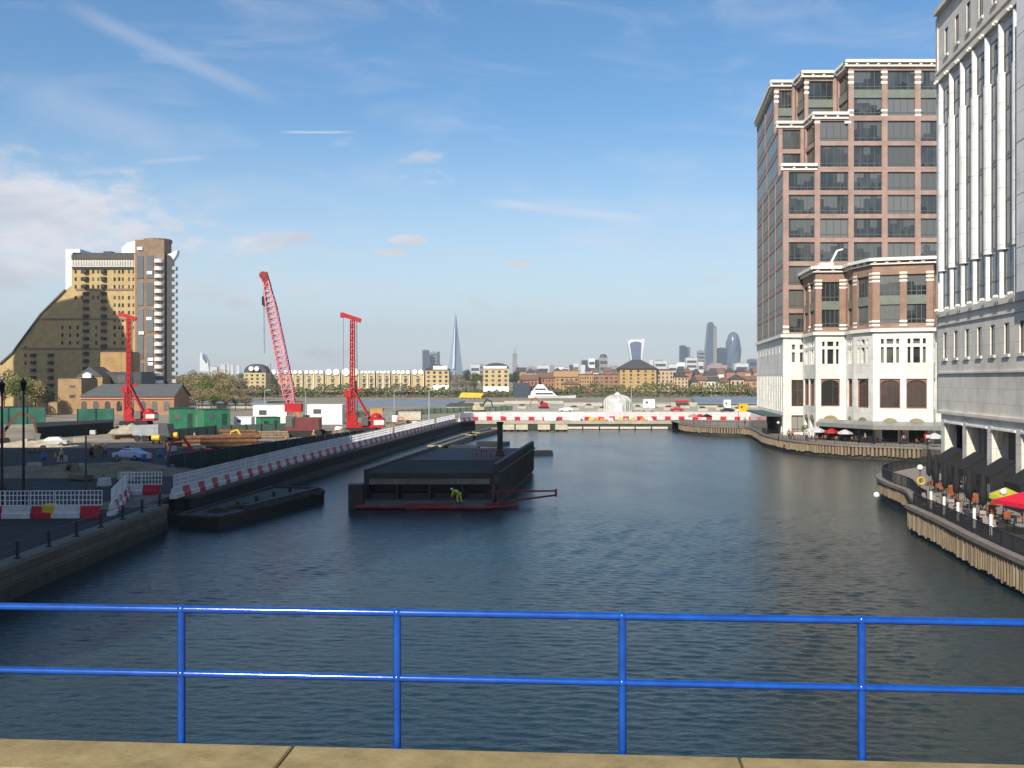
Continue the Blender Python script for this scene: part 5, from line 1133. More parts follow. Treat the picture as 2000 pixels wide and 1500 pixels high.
MB().hexa([(sx(884),D4-19.5,60), (sx(888),D4-26,60), (sx(888),D4-24,60), (sx(884),D4-17.5,60), (sx(887.5),D4+10,230), (sx(888.8),D4+5,230), (sx(888.8),D4+7,230), (sx(887.5),D4+12,230)]).build('bright_facet', paint('bright facet', (.75,.77,.80), .2, .05), sh)
tower('hospital_tower', 'dark slab tower with boxed top left of the glass spire', 825, 838, 684, 4300, hz_dark); tower('slab_tower', 'pale brown slab tower beside the glass spire', 839, 854, 688, 4350, hz_mid); tower('slab_tower', 'thin dark slab edge right of the pale brown tower', 854, 859, 687, 4330, hz_dark, strips=False)
st2 = thing('fin_tower', 'white curved fin tower above the trees right of the flats', 'tower', (wx(396,5200), 5200, 2)); MB().extr([(wx(a,5200), 5200, wz(b,5200)) for a, b in ((390,725), (390.5,690), (394,688), (400,693), (406,706), (408,725))], (0,30,0)).build('wall', paint('white tower cladding', (.8,.8,.78), .5, .05), st2); MB().extr([(wx(a,5200), 5197, wz(b,5200)) for a, b in ((396,700), (395,689.5), (400,694), (405,706), (403,710))], (0,2,0)).build('dark_side', hz_dark, st2)
for i, (a, b, t, mt) in enumerate(((431,440,711,hz_pale), (444,448,709,hz_pale), (450,456,712,hz_pale), (462,468,713,hz_pale), (410,424,716,hz_pale), (527,529,710,hz_mid), (519,524,715,hz_mid))):
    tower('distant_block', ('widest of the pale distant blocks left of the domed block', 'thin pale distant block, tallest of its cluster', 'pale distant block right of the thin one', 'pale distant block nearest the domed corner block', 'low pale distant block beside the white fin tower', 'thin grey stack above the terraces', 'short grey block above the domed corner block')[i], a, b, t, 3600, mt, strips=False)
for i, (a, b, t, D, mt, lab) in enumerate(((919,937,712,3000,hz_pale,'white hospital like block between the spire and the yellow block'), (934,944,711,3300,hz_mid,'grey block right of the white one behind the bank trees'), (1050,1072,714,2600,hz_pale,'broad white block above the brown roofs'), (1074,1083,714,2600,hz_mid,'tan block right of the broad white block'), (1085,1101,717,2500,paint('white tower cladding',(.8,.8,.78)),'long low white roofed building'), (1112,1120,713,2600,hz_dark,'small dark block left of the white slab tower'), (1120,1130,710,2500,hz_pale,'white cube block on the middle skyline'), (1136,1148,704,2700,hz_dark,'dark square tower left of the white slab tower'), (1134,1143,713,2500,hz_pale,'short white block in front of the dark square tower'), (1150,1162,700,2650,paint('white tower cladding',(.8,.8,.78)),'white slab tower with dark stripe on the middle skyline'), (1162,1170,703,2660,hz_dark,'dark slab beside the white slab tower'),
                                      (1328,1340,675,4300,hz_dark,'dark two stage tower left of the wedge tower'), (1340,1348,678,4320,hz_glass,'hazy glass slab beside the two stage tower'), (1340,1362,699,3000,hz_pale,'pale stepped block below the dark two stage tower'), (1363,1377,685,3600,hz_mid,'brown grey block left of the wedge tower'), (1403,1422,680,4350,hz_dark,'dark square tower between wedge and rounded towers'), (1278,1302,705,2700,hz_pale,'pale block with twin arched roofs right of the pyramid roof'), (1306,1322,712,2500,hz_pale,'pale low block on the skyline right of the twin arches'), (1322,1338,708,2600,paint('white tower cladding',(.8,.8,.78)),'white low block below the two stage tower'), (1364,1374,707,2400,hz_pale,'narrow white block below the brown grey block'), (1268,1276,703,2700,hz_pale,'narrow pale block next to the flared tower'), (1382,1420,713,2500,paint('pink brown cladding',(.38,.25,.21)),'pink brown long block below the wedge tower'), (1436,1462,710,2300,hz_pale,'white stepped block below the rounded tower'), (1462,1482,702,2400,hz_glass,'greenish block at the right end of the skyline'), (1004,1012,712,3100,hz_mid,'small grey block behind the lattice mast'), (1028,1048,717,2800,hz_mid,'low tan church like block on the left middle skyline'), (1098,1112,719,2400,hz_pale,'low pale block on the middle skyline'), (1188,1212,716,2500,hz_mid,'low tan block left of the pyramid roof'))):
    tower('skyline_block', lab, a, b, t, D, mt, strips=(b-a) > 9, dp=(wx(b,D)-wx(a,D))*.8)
# domed brown tower
t_ = tower('domed_tower', 'brown tower with rounded dark crown on the middle skyline', 1171, 1187, 698, 2600, hz_mid); r = MB(); cx = wx(1179,2600); r.lathe(cx, 2608, [(9.5,wz(698,2600)), (9,wz(695,2600)), (6,wz(692.5,2600)), (1,wz(691.5,2600))], 14); r.build('crown', hz_dark, t_)
# lattice mast building left
t_ = tower('telecom_tower', 'thin stepped grey tower on the skyline right of the free standing yellow block', 1001, 1010, 690, 5600, hz_mid, strips=False); MB().tube((wx(1006,5600),5610,wz(690,5600)), (wx(1006.5,5600),5610,wz(676,5600)), 3, 6, 1).build('mast', hz_mid, t_)
# flared tower
D = 4380; t_ = thing('flared_tower', 'flared glass tower with white concave frame above the pyramid roof', 'skyscraper', (wx(1242,D), D, 2))
L_ = [(1233,760), (1232.5,705), (1230,690), (1227,675), (1226,668), (1228,664.5), (1236,662.5), (1250,663), (1256,661), (1259,662), (1258,672), (1255,690), (1254,705), (1254,760)]
MB().extr([(wx(a,D), D, wz(b,D)) for a, b in L_], (0, 45, 0)).build('frame', paint('white tower cladding',(.8,.8,.78)), t_)
MB().extr([(wx(a,D), D-2.5, wz(b,D)) for a, b in ((1235,760), (1234.5,705), (1232.5,690), (1230,672), (1233,669), (1240,667), (1249,667.5), (1252.5,670), (1251.5,690), (1251,705), (1251,760))], (0, 2.3, 0)).build('glass_front', hz_glass, t_)
# wedge tower
D = 4350; t_ = thing('wedge_tower', 'tall dark wedge shaped glass tower on the right of the skyline', 'skyscraper', (wx(1388,D), D, 2)); MB().extr([(wx(a,D), D, wz(b,D)) for a, b in ((1377,760), (1378.5,690), (1384,633), (1386.5,629), (1392.5,629), (1394,635), (1399.5,639), (1401,760))], (0, 42, 0)).build('glass_body', paint('slate blue glass', (.09,.11,.14), .25, .1, .02), t_); MB().box(wx(1393,D), D-3, 20, wx(1400,D), D-.1, wz(640,D)).build('service_core', hz_mid, t_)
# rounded tower
D = 4230; t_ = thing('rounded_tower', 'bullet shaped glass tower with spiral dark bands at the right end of the skyline', 'skyscraper', (wx(1435,D), D+25, 2)); cx = wx(1435,D)
k_ = D/F; prof = [(13*k_,2), (13.2*k_,wz(712,D)), (14.5*k_,wz(695,D)), (14.6*k_,wz(680,D)), (13*k_,wz(665,D)), (10.5*k_,wz(656,D)), (6.5*k_,wz(650,D)), (1*k_,wz(647.5,D))]
MB().lathe(cx, D+28, prof, 28).build('glass_body', hz_glass, t_)
for s0 in range(5):
    b = MB(); n = 26; last = None
    for i in range(n+1):
        z = 60+(170-60)*i/n; rr_ = None
        for j in range(len(prof)-1):
            if prof[j][1] <= z <= prof[j+1][1]: f_ = (z-prof[j][1])/(prof[j+1][1]-prof[j][1]); rr_ = prof[j][0]+(prof[j+1][0]-prof[j][0])*f_
        if rr_ is None: continue
        a = s0*2*math.pi/5+i*.065; q = (cx+math.cos(a)*(rr_+.3), D+28+math.sin(a)*(rr_+.3), z)
        if last: b.bar(last, q, 3.2, 1.5)
        last = q
    if b.v: b.build('spiral_band', hz_dark, t_)

# ================================================================ things between the dock end and the river
def roof_shed(label, pts, z0, z1, mat, name='low_shed'):
    t_ = thing(name, label, 'shed', (pts[0][0], pts[0][1], 2)); MB().prism(pts, 1.9, z0).build('wall', pale_c, t_); c = (sum(p_[0] for p_ in pts)/4, sum(p_[1] for p_ in pts)/4); o = MB(); e = [(c[0]+(p_[0]-c[0])*1.03, c[1]+(p_[1]-c[1])*1.03) for p_ in pts]; o.prism(e, z0, [z0+.4, z0+.4, z1, z1]); o.build('roof', mat, t_); return t_
groof = paint('blue grey sheet roof', (.20,.22,.24), .5, .12, .05)
def zed(py, D): return wz(py, D)
roof_shed('wide blue grey sheet roof beyond the piling rig', [(wx(660,400),400), (wx(868,400),400), (wx(905,470),470), (wx(700,470),470)], wz(795,400), wz(782,470), groof)
roof_shed('blue grey sheet roof at the right in front of the far houses', [(wx(1365,400),400), (wx(1500,400),400), (wx(1500,480),480), (wx(1352,480),480)], wz(789,400), wz(775,480), groof)
roof_shed('grey roofs left of the white cabins behind the site', [(wx(385,370),370), (wx(520,370),370), (wx(520,420),420), (wx(400,420),420)], wz(790,370), wz(783,420), groof)
roof_shed('black low roof strip left of the dark excavator', [(wx(872,340),340), (wx(925,340),340), (wx(925,352),352), (wx(880,352),352)], wz(794,340), wz(787,352), slate)
ww_ = paint('pale stone terrace', (.46,.42,.34), .85, .15, .3)
for i, (a, b, t, D, lab) in enumerate(((985,1100,783,440,'pale stone terrace wall behind the red arm'), (1102,1176,787,400,'pale stone terrace wall left of the white dome'), (1236,1308,789,390,'pale stone terrace wall right of the white dome'), (1310,1362,786,395,'higher pale terrace wall with red sheeting'), (925,985,786,430,'pale stone wall behind the dark excavator'), (1362,1478,792,380,'long low pale kerb wall before the blue grey roof'))):
    tag(MB().box(wx(a,D), D, 1.9, wx(b,D), D+3, wz(t,D)).build('terrace_wall', ww_), lab, 'wall')
rubble('broad grey green open ground mound before the river', 1200, 772, 90, 26, 3.2, foliage('dry turf', (.12,.12,.07), (.18,.17,.10)), 'turf_bank', 9)
tag(MB().box(wx(1320,392), 391.5, wz(786,392), wx(1345,392), 394, wz(782.5,392)).build('red_sheeting', red_p), 'red sheeting bundle lying on the higher pale terrace wall', 'sheeting')
# white domed pavilion
x, D = wx(1206,330), 330; t_ = thing('domed_pavilion', 'white domed pavilion with arched ribs behind the far barriers', 'pavilion', (x, D, 2)); rr_ = 26/F*D; wd = paint('white pavilion frame', (.62,.61,.56), .5, .1)
zc = wz(785,D); n = 10
for k in range(12):
    a = 2*math.pi*k/12; rib = MB(); last = (x+rr_*math.cos(a), D+rr_*math.sin(a), 2); pts = [last, (x+rr_*math.cos(a), D+rr_*math.sin(a), zc)]+[(x+rr_*math.cos(a)*math.cos(math.pi/2*i/n), D+rr_*math.sin(a)*math.cos(math.pi/2*i/n), zc+(wz(771,D)-zc)*math.sin(math.pi/2*i/n)) for i in range(1, n+1)]
    for i in range(len(pts)-1): rib.bar(pts[i], pts[i+1], .22)
    rib.build('rib', wd, t_)
MB().lathe(x, D, [(rr_*.97,2), (rr_*.97,zc)]+[(rr_*.97*math.cos(math.pi/2*i/n)+.01, zc+(wz(772,D)-zc)*math.sin(math.pi/2*i/n)) for i in range(1, n+1)], 24).build('dome_skin', paint('grey dome skin', (.50,.50,.46), .5, .2), t_)
MB().lathe(x, D, [(1.0,wz(772,D)), (1.0,wz(769,D)), (.5,wz(767,D)), (.05,wz(765,D))], 10).build('finial', wd, t_); MB().box(x-1.1, D-rr_-.3, 2, x+1.1, D-rr_+.6, wz(787,D)).build('porch', wh, t_)
# yellow canopy building
D = 560; t_ = thing('yellow_pavilion', 'yellow roofed pavilion among the riverside shrubs left of the boat', 'pavilion', (wx(920,D), D, 2)); MB().hexa([(wx(896,D),D,wz(776,D)), (wx(938,D),D,wz(777,D)), (wx(942,D),D+14,wz(777,D)), (wx(898,D),D+14,wz(776,D)), (wx(901,D),D,wz(767,D)), (wx(945,D),D,wz(768,D)), (wx(945,D),D+14,wz(768,D)), (wx(902,D),D+14,wz(767,D))]).build('roof', paint('yellow canopy', (.75,.48,.05), .6, .15, .3), t_); py_ = MB()
for i in range(6): py_.box(wx(898+i*8,D), D-.3, 1.9, wx(899.5+i*8,D), D+.2, wz(775,D))
py_.build('posts', paint('yellow post', (.6,.42,.06), .6), t_)
# moored white motor yacht
D = 575; t_ = thing('motor_yacht', 'large white motor yacht moored by the far sheds', 'yacht', (wx(1085,D), D, 0)); hw = paint('white hull', (.85,.85,.84), .3, .04)
x0, x1 = wx(1032,D), wx(1126,D); hull = MB(); zt = wz(773,D); zb = wz(782,D)
sec = [(0, 2.2, .3), (.12, 3.2, 0), (.5, 3.6, -.2), (.8, 3.0, -.1), (.93, 1.6, .3), (1.0, .15, 1.0)]; pts = []
for f_, hwid, up in sec: xx = x0+(x1-x0)*f_; pts += [(xx, D+5-hwid*.55, zb), (xx, D+5+hwid*.55, zb), (xx, D+5+hwid, zt+up*.4), (xx, D+5-hwid, zt+up*.4)]
fs_ = [(0,1,2,3), (20,23,22,21)]
for i in range(5):
    for j in range(4): fs_.append((i*4+j, i*4+(j+1) % 4, i*4+4+(j+1) % 4, i*4+4+j))
hull.add(pts, fs_).build('hull', hw, t_); MB().hexa([(wx(1036,D),D+2.6,zt), (wx(1088,D),D+2.6,zt), (wx(1088,D),D+7.4,zt), (wx(1036,D),D+7.4,zt), (wx(1038,D),D+2.8,zt+2.6), (wx(1078,D),D+2.8,zt+2.6), (wx(1078,D),D+7.2,zt+2.6), (wx(1038,D),D+7.2,zt+2.6)]).hexa([(wx(1040,D),D+3,zt+2.6), (wx(1072,D),D+3,zt+2.6), (wx(1072,D),D+7,zt+2.6), (wx(1040,D),D+7,zt+2.6), (wx(1050,D),D+3.2,zt+6.2), (wx(1062,D),D+3.2,zt+6.2), (wx(1062,D),D+6.8,zt+6.2), (wx(1050,D),D+6.8,zt+6.2)]).build('superstructure', hw, t_)
MB().box(wx(1046,D), D+2.4, zt+.7, wx(1080,D), D+2.7, zt+1.6).box(wx(1045,D), D+2.7, zt+3.2, wx(1066,D), D+2.98, zt+4.0).build('window_strip', win_dark, t_)
# river barges / pale roofs at the foot of the houses
tag(MB().box(wx(1003,600), 590, 1.9, wx(1034,600), 600, wz(748,600)).build('dark_shed', hz_dark), 'dark rounded shed left of the white yacht', 'shed')
# ================================================================ red and white barriers with mesh panels
bw = paint('white plastic barrier', (.56,.54,.52), .5, .15, 1.5, dirt=(.28,.26,.24)); bred = paint('red plastic barrier', (.48,.012,.03), .5, .2, 1.5, dirt=(.2,.02,.02)); pan = paint('white mesh panel', (.74,.72,.71), .5, .1)
def barrier_mesh(w, mat):
    b = MB(); pts = [(-w/2, -.30, .0), (w/2, -.30, .0), (w/2, -.30, .35), (w/2, -.17, .5), (w/2, -.15, .85), (-w/2, -.15, .85), (-w/2, -.17, .5), (-w/2, -.30, .35)]
    prof = [(-.30,0), (.30,0), (.30,.33), (.17,.48), (.15,.85), (-.15,.85), (-.17,.48), (-.30,.33)]
    b.extr([(-w/2, y, z) for y, z in prof], (w, 0, 0)); return b.mesh('barrier_body', mat)
WM, RM = barrier_mesh(2.0, bw), barrier_mesh(1.35, bred)
pm = MB(); 
for i in range(7): pm.bar((-.82+i*.273, 0, .86), (-.82+i*.273, 0, 1.98), .045)
for z in (.92, 1.28, 1.64, 1.96): pm.bar((-.86, 0, z), (.86, 0, z), .05)
PM = pm.mesh('mesh_panel', pan)
ins = MB().box(-.22, -.33, .06, .22, -.301, .3).mesh('forklift_slot', dark_in)
pm = MB()
for i in range(9): pm.bar((-.84+i*.21, 0, .86), (-.84+i*.21, 0, 2.0), .11, .04)
for z in (.92, 1.45, 1.96): pm.bar((-.88, 0, z), (.88, 0, z), .12, .05)
PM2 = pm.mesh('mesh_panel', paint('white slatted panel', (.80,.77,.75), .5, .1))
def barrier_line(pts, label, group, i0=0, pmesh=None):
    seg = [(Vector(pts[i]), Vector(pts[i+1])) for i in range(len(pts)-1)]; tot = sum((b-a).length for a, b in seg); s_ = .9; red = False
    while s_ < tot-.8:
        q = s_
        for a, b in seg:
            if q <= (b-a).length: break
            q -= (b-a).length
        d = (b-a).normalized(); p_ = a+d*q; w = 1.35 if red else 2.0; rz = math.atan2(d.y, d.x)+R.uniform(-.03, .03)
        t_ = thing('barrier', ('red' if red else 'white')+' plastic barrier block '+label, 'barrier', (p_.x+R.uniform(-.04,.04), p_.y+R.uniform(-.04,.04), QZ+.03), rz, group+(' (red)' if red else ' (white)'))
        for nm, me in (('barrier_body', RM if red else WM), ('mesh_panel', pmesh or PM)):
            if nm == 'mesh_panel' and R.random() < .04: continue
            o = bpy.data.objects.new(nm, me); col.objects.link(o); o.parent = t_
        red = not red; s_ += w/2+(.675 if red else 1.0)+.05
def off(pts, d): return offset_line(pts, d)
L1 = [(-28.4,88), (-25.9,126), (-13.4,246)]
barrier_line(L1, 'in the line along the left dock wall', 'barriers along the left dock wall')
barrier_line([(-40,75.5), (-29.4,76)], 'in the short shaded line behind the blue posts', 'barriers behind the blue posts')
barrier_line([(-29.4,77), (-33.2,91), (-29,91.5)], 'in the shaded corner beside the stone quay end', 'barriers at the quay corner')
barrier_line([(-12,262), (20,263), (50,262), (68,258)], 'in the line along the far end of the dock', 'barriers along the far end of the dock', 0, PM2)
barrier_line([(-12.5,250), (-9.5,258.5), (24,259.3)], 'in the inner line at the far left corner of the dock', 'barriers in the inner far line', 0, PM2)
# items on the near left quay
x, y = at(97, 1012); t_ = thing('grit_bin', 'yellow grit bin between the barriers in the shaded left corner', 'bin', (x, y, QZ+.03)); MB().box(-.4,-.35,0,.4,.35,.75).build('bin_body', yel_p, t_, local=True); MB().hexa([(-.45,-.4,.75),(.45,-.4,.75),(.45,.4,.75),(-.45,.4,.75),(-.4,-.35,.9),(.4,-.35,.9),(.4,.35,1.0),(-.4,.35,1.0)]).build('lid', yel_p, t_, local=True)
for i, (px, py, lab) in enumerate(((136, 893, 'first'), (152, 893, 'second'), (176, 892, 'third'))): pass
# ================================================================ pontoon beside the left quay
pn = thing('work_barge', 'long low dark pontoon barge moored against the left dock wall', 'barge', (-23,95,0)); dk = paint('black barge steel', (.022,.021,.021), .55, .35, .6, dirt=(.06,.045,.035)); dk2 = paint('grey barge deck', (.045,.044,.042), .7, .3, .7, dirt=(.10,.085,.07))
P0 = [(-27.2,85.5), (-23.6,84.5), (-21.9,90), (-18.6,104), (-19.6,107), (-24.6,108.5), (-26.2,96)]
MB().prism(P0, -1.2, .85).build('hull', dk, pn); ins_ = [(-26.8,86.3), (-24,85.6), (-22.5,90.3), (-19.4,104), (-20,106.2), (-24.4,107.6), (-25.8,96)]
MB().prism(ins_, .851, .9).build('deck', dk2, pn)
rb = MB(); loop = P0+[P0[0]]
for i in range(len(loop)-1): rb.bar((*loop[i], .95), (*loop[i+1], .95), .22)
rb.build('rubbing_strake', dk2, pn); MB().bar((-22.6,89,1.0), (-19.2,103.4,1.0), .5, .8).build('coaming', dk2, pn)
for i in range(5): q = Vector((-24.6,87.5)).lerp(Vector((-22,104)), i/4); MB().tube((q.x, q.y, .9), (q.x, q.y, 1.4), .16, 8).build('bollard', dk, pn)
bo_ = MB()
for i in range(7): x_ = -25.5+i*.9; bo_.bar((x_, 88+i*2.2, 1.0), (x_+1.6, 88.6+i*2.2, 1.05), .35)
bo_.build('timber_baulks', paint('dark timber', (.06,.045,.03), .85, .3), pn)
# ================================================================ big black barge
bg_ = thing('steel_barge', 'large black flat decked steel barge with raised right bulwark, moored mid dock', 'barge', (-6,120,0))
a_, b_, c_, d_ = (-14.0,101), (-1.6,101), (2.7,138), (-10.0,138)
bx = Vector((b_[0]-a_[0], b_[1]-a_[1])); by = Vector((c_[0]-b_[0], c_[1]-b_[1]))
def Bp(u, v): q = Vector(a_)+bx*u+by*v; return (q.x, q.y)
hl = MB(); hl.prism([Bp(0,.03), Bp(1,.03), Bp(1,1), Bp(0,1)], -1.5, 1.0); hl.prism([Bp(0,.075), Bp(1,.075), Bp(1,1), Bp(0,1)], 1.0, 1.9); hl.prism([Bp(0,.0), Bp(1,.0), Bp(1,1), Bp(0,1)], 1.9, 3.0)
hl.build('hull', dk, bg_)
MB().prism([Bp(.0,-.05), Bp(.98,-.05), Bp(.98,.03), Bp(.0,.03)], .35, .55).build('front_ledge', paint('grey ledge steel', (.10,.095,.085), .6, .3, .8, dirt=(.05,.045,.04)), bg_)
MB().prism([Bp(.03,-.012), Bp(.96,-.012), Bp(.96,-.002), Bp(.03,-.002)], 2.0, 2.5).build('front_girder', paint('rubbed steel girder', (.14,.13,.11), .6, .3, .8, dirt=(.06,.055,.05)), bg_)
for u in (.01, .25, .5, .75, .98): sp_ = MB(); sp_.prism([Bp(u-.006,-.02), Bp(u+.006,-.02), Bp(u+.006,.03), Bp(u-.006,.03)], .55, 1.9); sp_.build('front_post', dk, bg_)
dm = MB(); dm.prism([Bp(.01,.0), Bp(.99,.0), Bp(.99,.43), Bp(.01,.43)], 3.0, 3.12); 
dm.build('front_deck', paint('worn black deck', (.050,.049,.048), .75, .3, .35, dirt=(.075,.07,.065)), bg_); MB().prism([Bp(.01,.43), Bp(.99,.43), Bp(.99,.99), Bp(.01,.99)], 2.7, 3.05).build('rear_deck', dk2, bg_)
bm_ = MB(); bm_.prism([Bp(.985,.0), Bp(1.01,.0), Bp(1.01,1.0), Bp(.985,1.0)], 3.0, 3.95)
rbm_ = MB()
for i in range(26): v = .02+i*.038; rbm_.prism([Bp(1.012,v), Bp(1.022,v), Bp(1.022,v+.006), Bp(1.012,v+.006)], .2, 3.9)
rbm_.prism([Bp(1.012,0), Bp(1.03,0), Bp(1.03,1), Bp(1.012,1)], 2.95, 3.15); bm_.build('bulwark', dk, bg_); rbm_.build('hull_ribs', dk2, bg_)
bm_ = MB(); bm_.prism([Bp(-.02,.0), Bp(.0,.0), Bp(.0,1.0), Bp(-.02,1.0)], -.5, 3.4); bm_.build('left_bulwark', dk, bg_)
lg = MB()
for i in range(9): y0 = .02+i*.045; lg.prism([Bp(.02,y0), Bp(.97,y0), Bp(.97,y0+.006), Bp(.02,y0+.006)], 3.12, 3.2)
lg.build('deck_battens', dk2, bg_)
# spud post, red guard fence on deck
x_, y_ = Bp(.80,.62); tag(MB().tube((x_,y_,-1), (x_,y_,7.0), .33, 14).tube((x_,y_,6.75), (x_,y_,7.05), .42, 14).tube((x_,y_,2.9), (x_,y_,3.5), .5, 14).build('spud_post', paint('dark green brown steel', (.035,.035,.026), .7, .3)), 'dark round spud post rising through the black barge', 'post')
rf_ = thing('deck_guard_fence', 'row of red guard panels standing on the black barge deck beside the post', 'fence', (*Bp(.75,.55), 3.05))
for i in range(7):
    u = .58+i*.045; q = MB(); a0 = Bp(u,.52); a1 = Bp(u+.04,.52); q.bar((*a0,3.1), (*a0,4.0), .06).bar((*a1,3.1), (*a1,4.0), .06).bar((*a0,3.95), (*a1,3.95), .07).bar((*a0,3.5), (*a1,3.5), .3, .05); q.build('guard_panel', paint('faded red guard', (.30,.03,.04), .6, .3), rf_)
# front work raft with red booms and worker
wr_ = thing('work_raft', 'low floating raft with red edge tubes along the front of the black barge', 'raft', (-7,98,0)); red_t = paint('dull red tube', (.20,.018,.018), .55, .35, .8, dirt=(.06,.02,.02))
MB().prism([(-14.4,97.6), (-2.6,96.9), (-1.2,99.2), (-14.4,99.9)], .12, .42).build('raft_deck', paint('grey ledge steel', (.10,.095,.085)), wr_)
MB().tube((-14.5,97.4,.22), (-2.6,96.7,.22), .2, 8).tube((-2.6,96.7,.22), (.6,98.0,.22), .16, 8).build('red_tube', red_t, wr_)
MB().box(-9.8,96.9,.05,-5.6,97.5,.5).build('red_float', red_t, wr_)
t_ = thing('boom_frame', 'thin red and black triangular boom reaching right over the water from the black barge', 'boom', (1.5,98,0)); MB().bar((-2.2,100.2,1.35), (4.3,102.6,1.15), .16).bar((-2.4,97.3,.45), (4.3,102.6,.75), .16).bar((4.3,102.6,.6), (4.3,102.6,1.35), .22).build('boom_arm', red_t, t_)
tag(MB().prism([(-15.2,97.4), (-13.9,97.4), (-13.9,98.9), (-15.2,98.9)], -1, 2.3).build('mooring_pile', dk), 'short dark square mooring pile at the left front corner of the black barge', 'pile')
# small floats
def raft(label, pts, z, mat=None): return tag(MB().prism(pts, -.3, z).prism([(p_[0]*.985+.0*p_[1], p_[1]*1.002) for p_ in pts], z, z+.25).build('float', mat or dk), label, 'float')
raft('small dark float moored behind the black barge to the right', [(3.5,167), (6.6,168), (6.2,170), (3.3,169)], .4)
raft('dark low float on the water left of the spud post', [(-6.6,193), (-1.6,190), (-.4,194), (-5.4,196)], .35); raft('second dark float between barge and far quay', [(-12,182), (-6,180), (-5.6,184), (-11,186)], .3)
pb = paint('tan barge edge', (.35,.28,.18), .8, .3)
for i, (p_, lab) in enumerate((([(-14.2,178), (-12.0,178), (-6.6,222), (-8.6,223)], 'narrow tan edged dinghy barge lying under the dock wall'), ([(-10.2,214), (-7.4,213), (-2.2,242), (-5.0,243)], 'narrow dark barge with tan rim beyond the first one'))):
    t_ = thing('narrow_barge', lab, 'barge', (*p_[0], 0)); MB().prism(p_, -.4, .75).build('hull', dk, t_); rm_ = MB(); lp = p_+[p_[0]]
    for k in range(4): rm_.bar((*lp[k], .8), (*lp[k+1], .8), .3)
    rm_.build('rim', pb, t_)
# far quay: pale mooring blocks, white skips, tan ledge
for i, (px, lab) in enumerate(((993,'leftmost'), (1019,'second from left'), (1062,'third from left'), (1096,'rightmost'))):
    x = wx(px, 247); t_ = thing('mooring_dolphin', 'pale concrete mooring block at the far quay, %s of four' % lab, 'mooring block', (x, 247, 0)); MB().box(x-1.4, 245.6, .35, x+1.4, 248.6, 1.5).build('block', paint('buff concrete', (.55,.48,.34), .8, .15), t_)
    for s_ in (-.9, .9): MB().tube((x+s_, 246.4, -1), (x+s_, 246.4, .35), .3, 8).build('pile', dk, t_)
for i, (a, b, lab) in enumerate(((1062,1087,'left'), (1111,1135,'right'))):
    x0, x1 = wx(a,257), wx(b,257); t_ = thing('white_skip', '%s white long box standing on the far quay edge' % lab, 'skip', ((x0+x1)/2, 257.5, 2.05)); MB().hexa([(x0+.2,257.1,2.06), (x1-.2,257.1,2.06), (x1-.2,258.3,2.06), (x0+.2,258.3,2.06), (x0,257,2.8), (x1,257,2.8), (x1,258.4,2.8), (x0,258.4,2.8)]).build('box_body', wh, t_); MB().box(x0-.05, 256.95, 2.8, x1+.05, 258.45, 2.9).build('rim', wh, t_)
for i in range(9):
    px = 1150+i*15+R.uniform(-4,4); x = wx(px,258); mt = R.choice((org_p, bred, yel_p, wh, pb)); n_ = {org_p.name:'orange', bred.name:'red', yel_p.name:'yellow', wh.name:'white', pb.name:'tan'}[mt.name]
    tag(MB().hexa([(x-.6,257.6,2.05), (x+.6,257.6,2.05), (x+.6,258.4,2.05), (x-.6,258.4,2.05), (x-.5,257.7,2.6), (x+.5,257.7,2.6), (x+.5,258.3,2.7), (x-.5,258.3,2.7)]).build('material_bundle', mt), '%s bundle of site material lying on the far quay in front of the barriers' % n_, 'bundle', 'material bundles on the far quay (%s)' % n_)

# ================================================================ people
def skin(name, mat, verts, edges, parent, root=0, sub=1):
    me = bpy.data.meshes.new(name); me.from_pydata([v[:3] for v in verts], edges, []); o = bpy.data.objects.new(name, me); col.objects.link(o)
    sm_ = o.modifiers.new('skin', 'SKIN'); sb = o.modifiers.new('sub', 'SUBSURF'); sb.levels = sub; sb.render_levels = sub
    if not me.skin_vertices: me.attributes
    for i, v in enumerate(verts):
        sv = me.skin_vertices[0].data[i]; rr_ = v[3]; sv.radius = rr_ if isinstance(rr_, tuple) else (rr_, rr_); sv.use_root = (i == root)
    dg = bpy.context.evaluated_depsgraph_get(); m2 = bpy.data.meshes.new_from_object(o.evaluated_get(dg)); m2.name = name; bpy.data.objects.remove(o)
    m2.materials.clear(); m2.materials.append(mat); m2.polygons.foreach_set('use_smooth', [True]*len(m2.polygons))
    q = bpy.data.objects.new(name, m2); col.objects.link(q); q.parent = parent; return q
skinm = paint('skin', (.42,.26,.18), .6, .08)
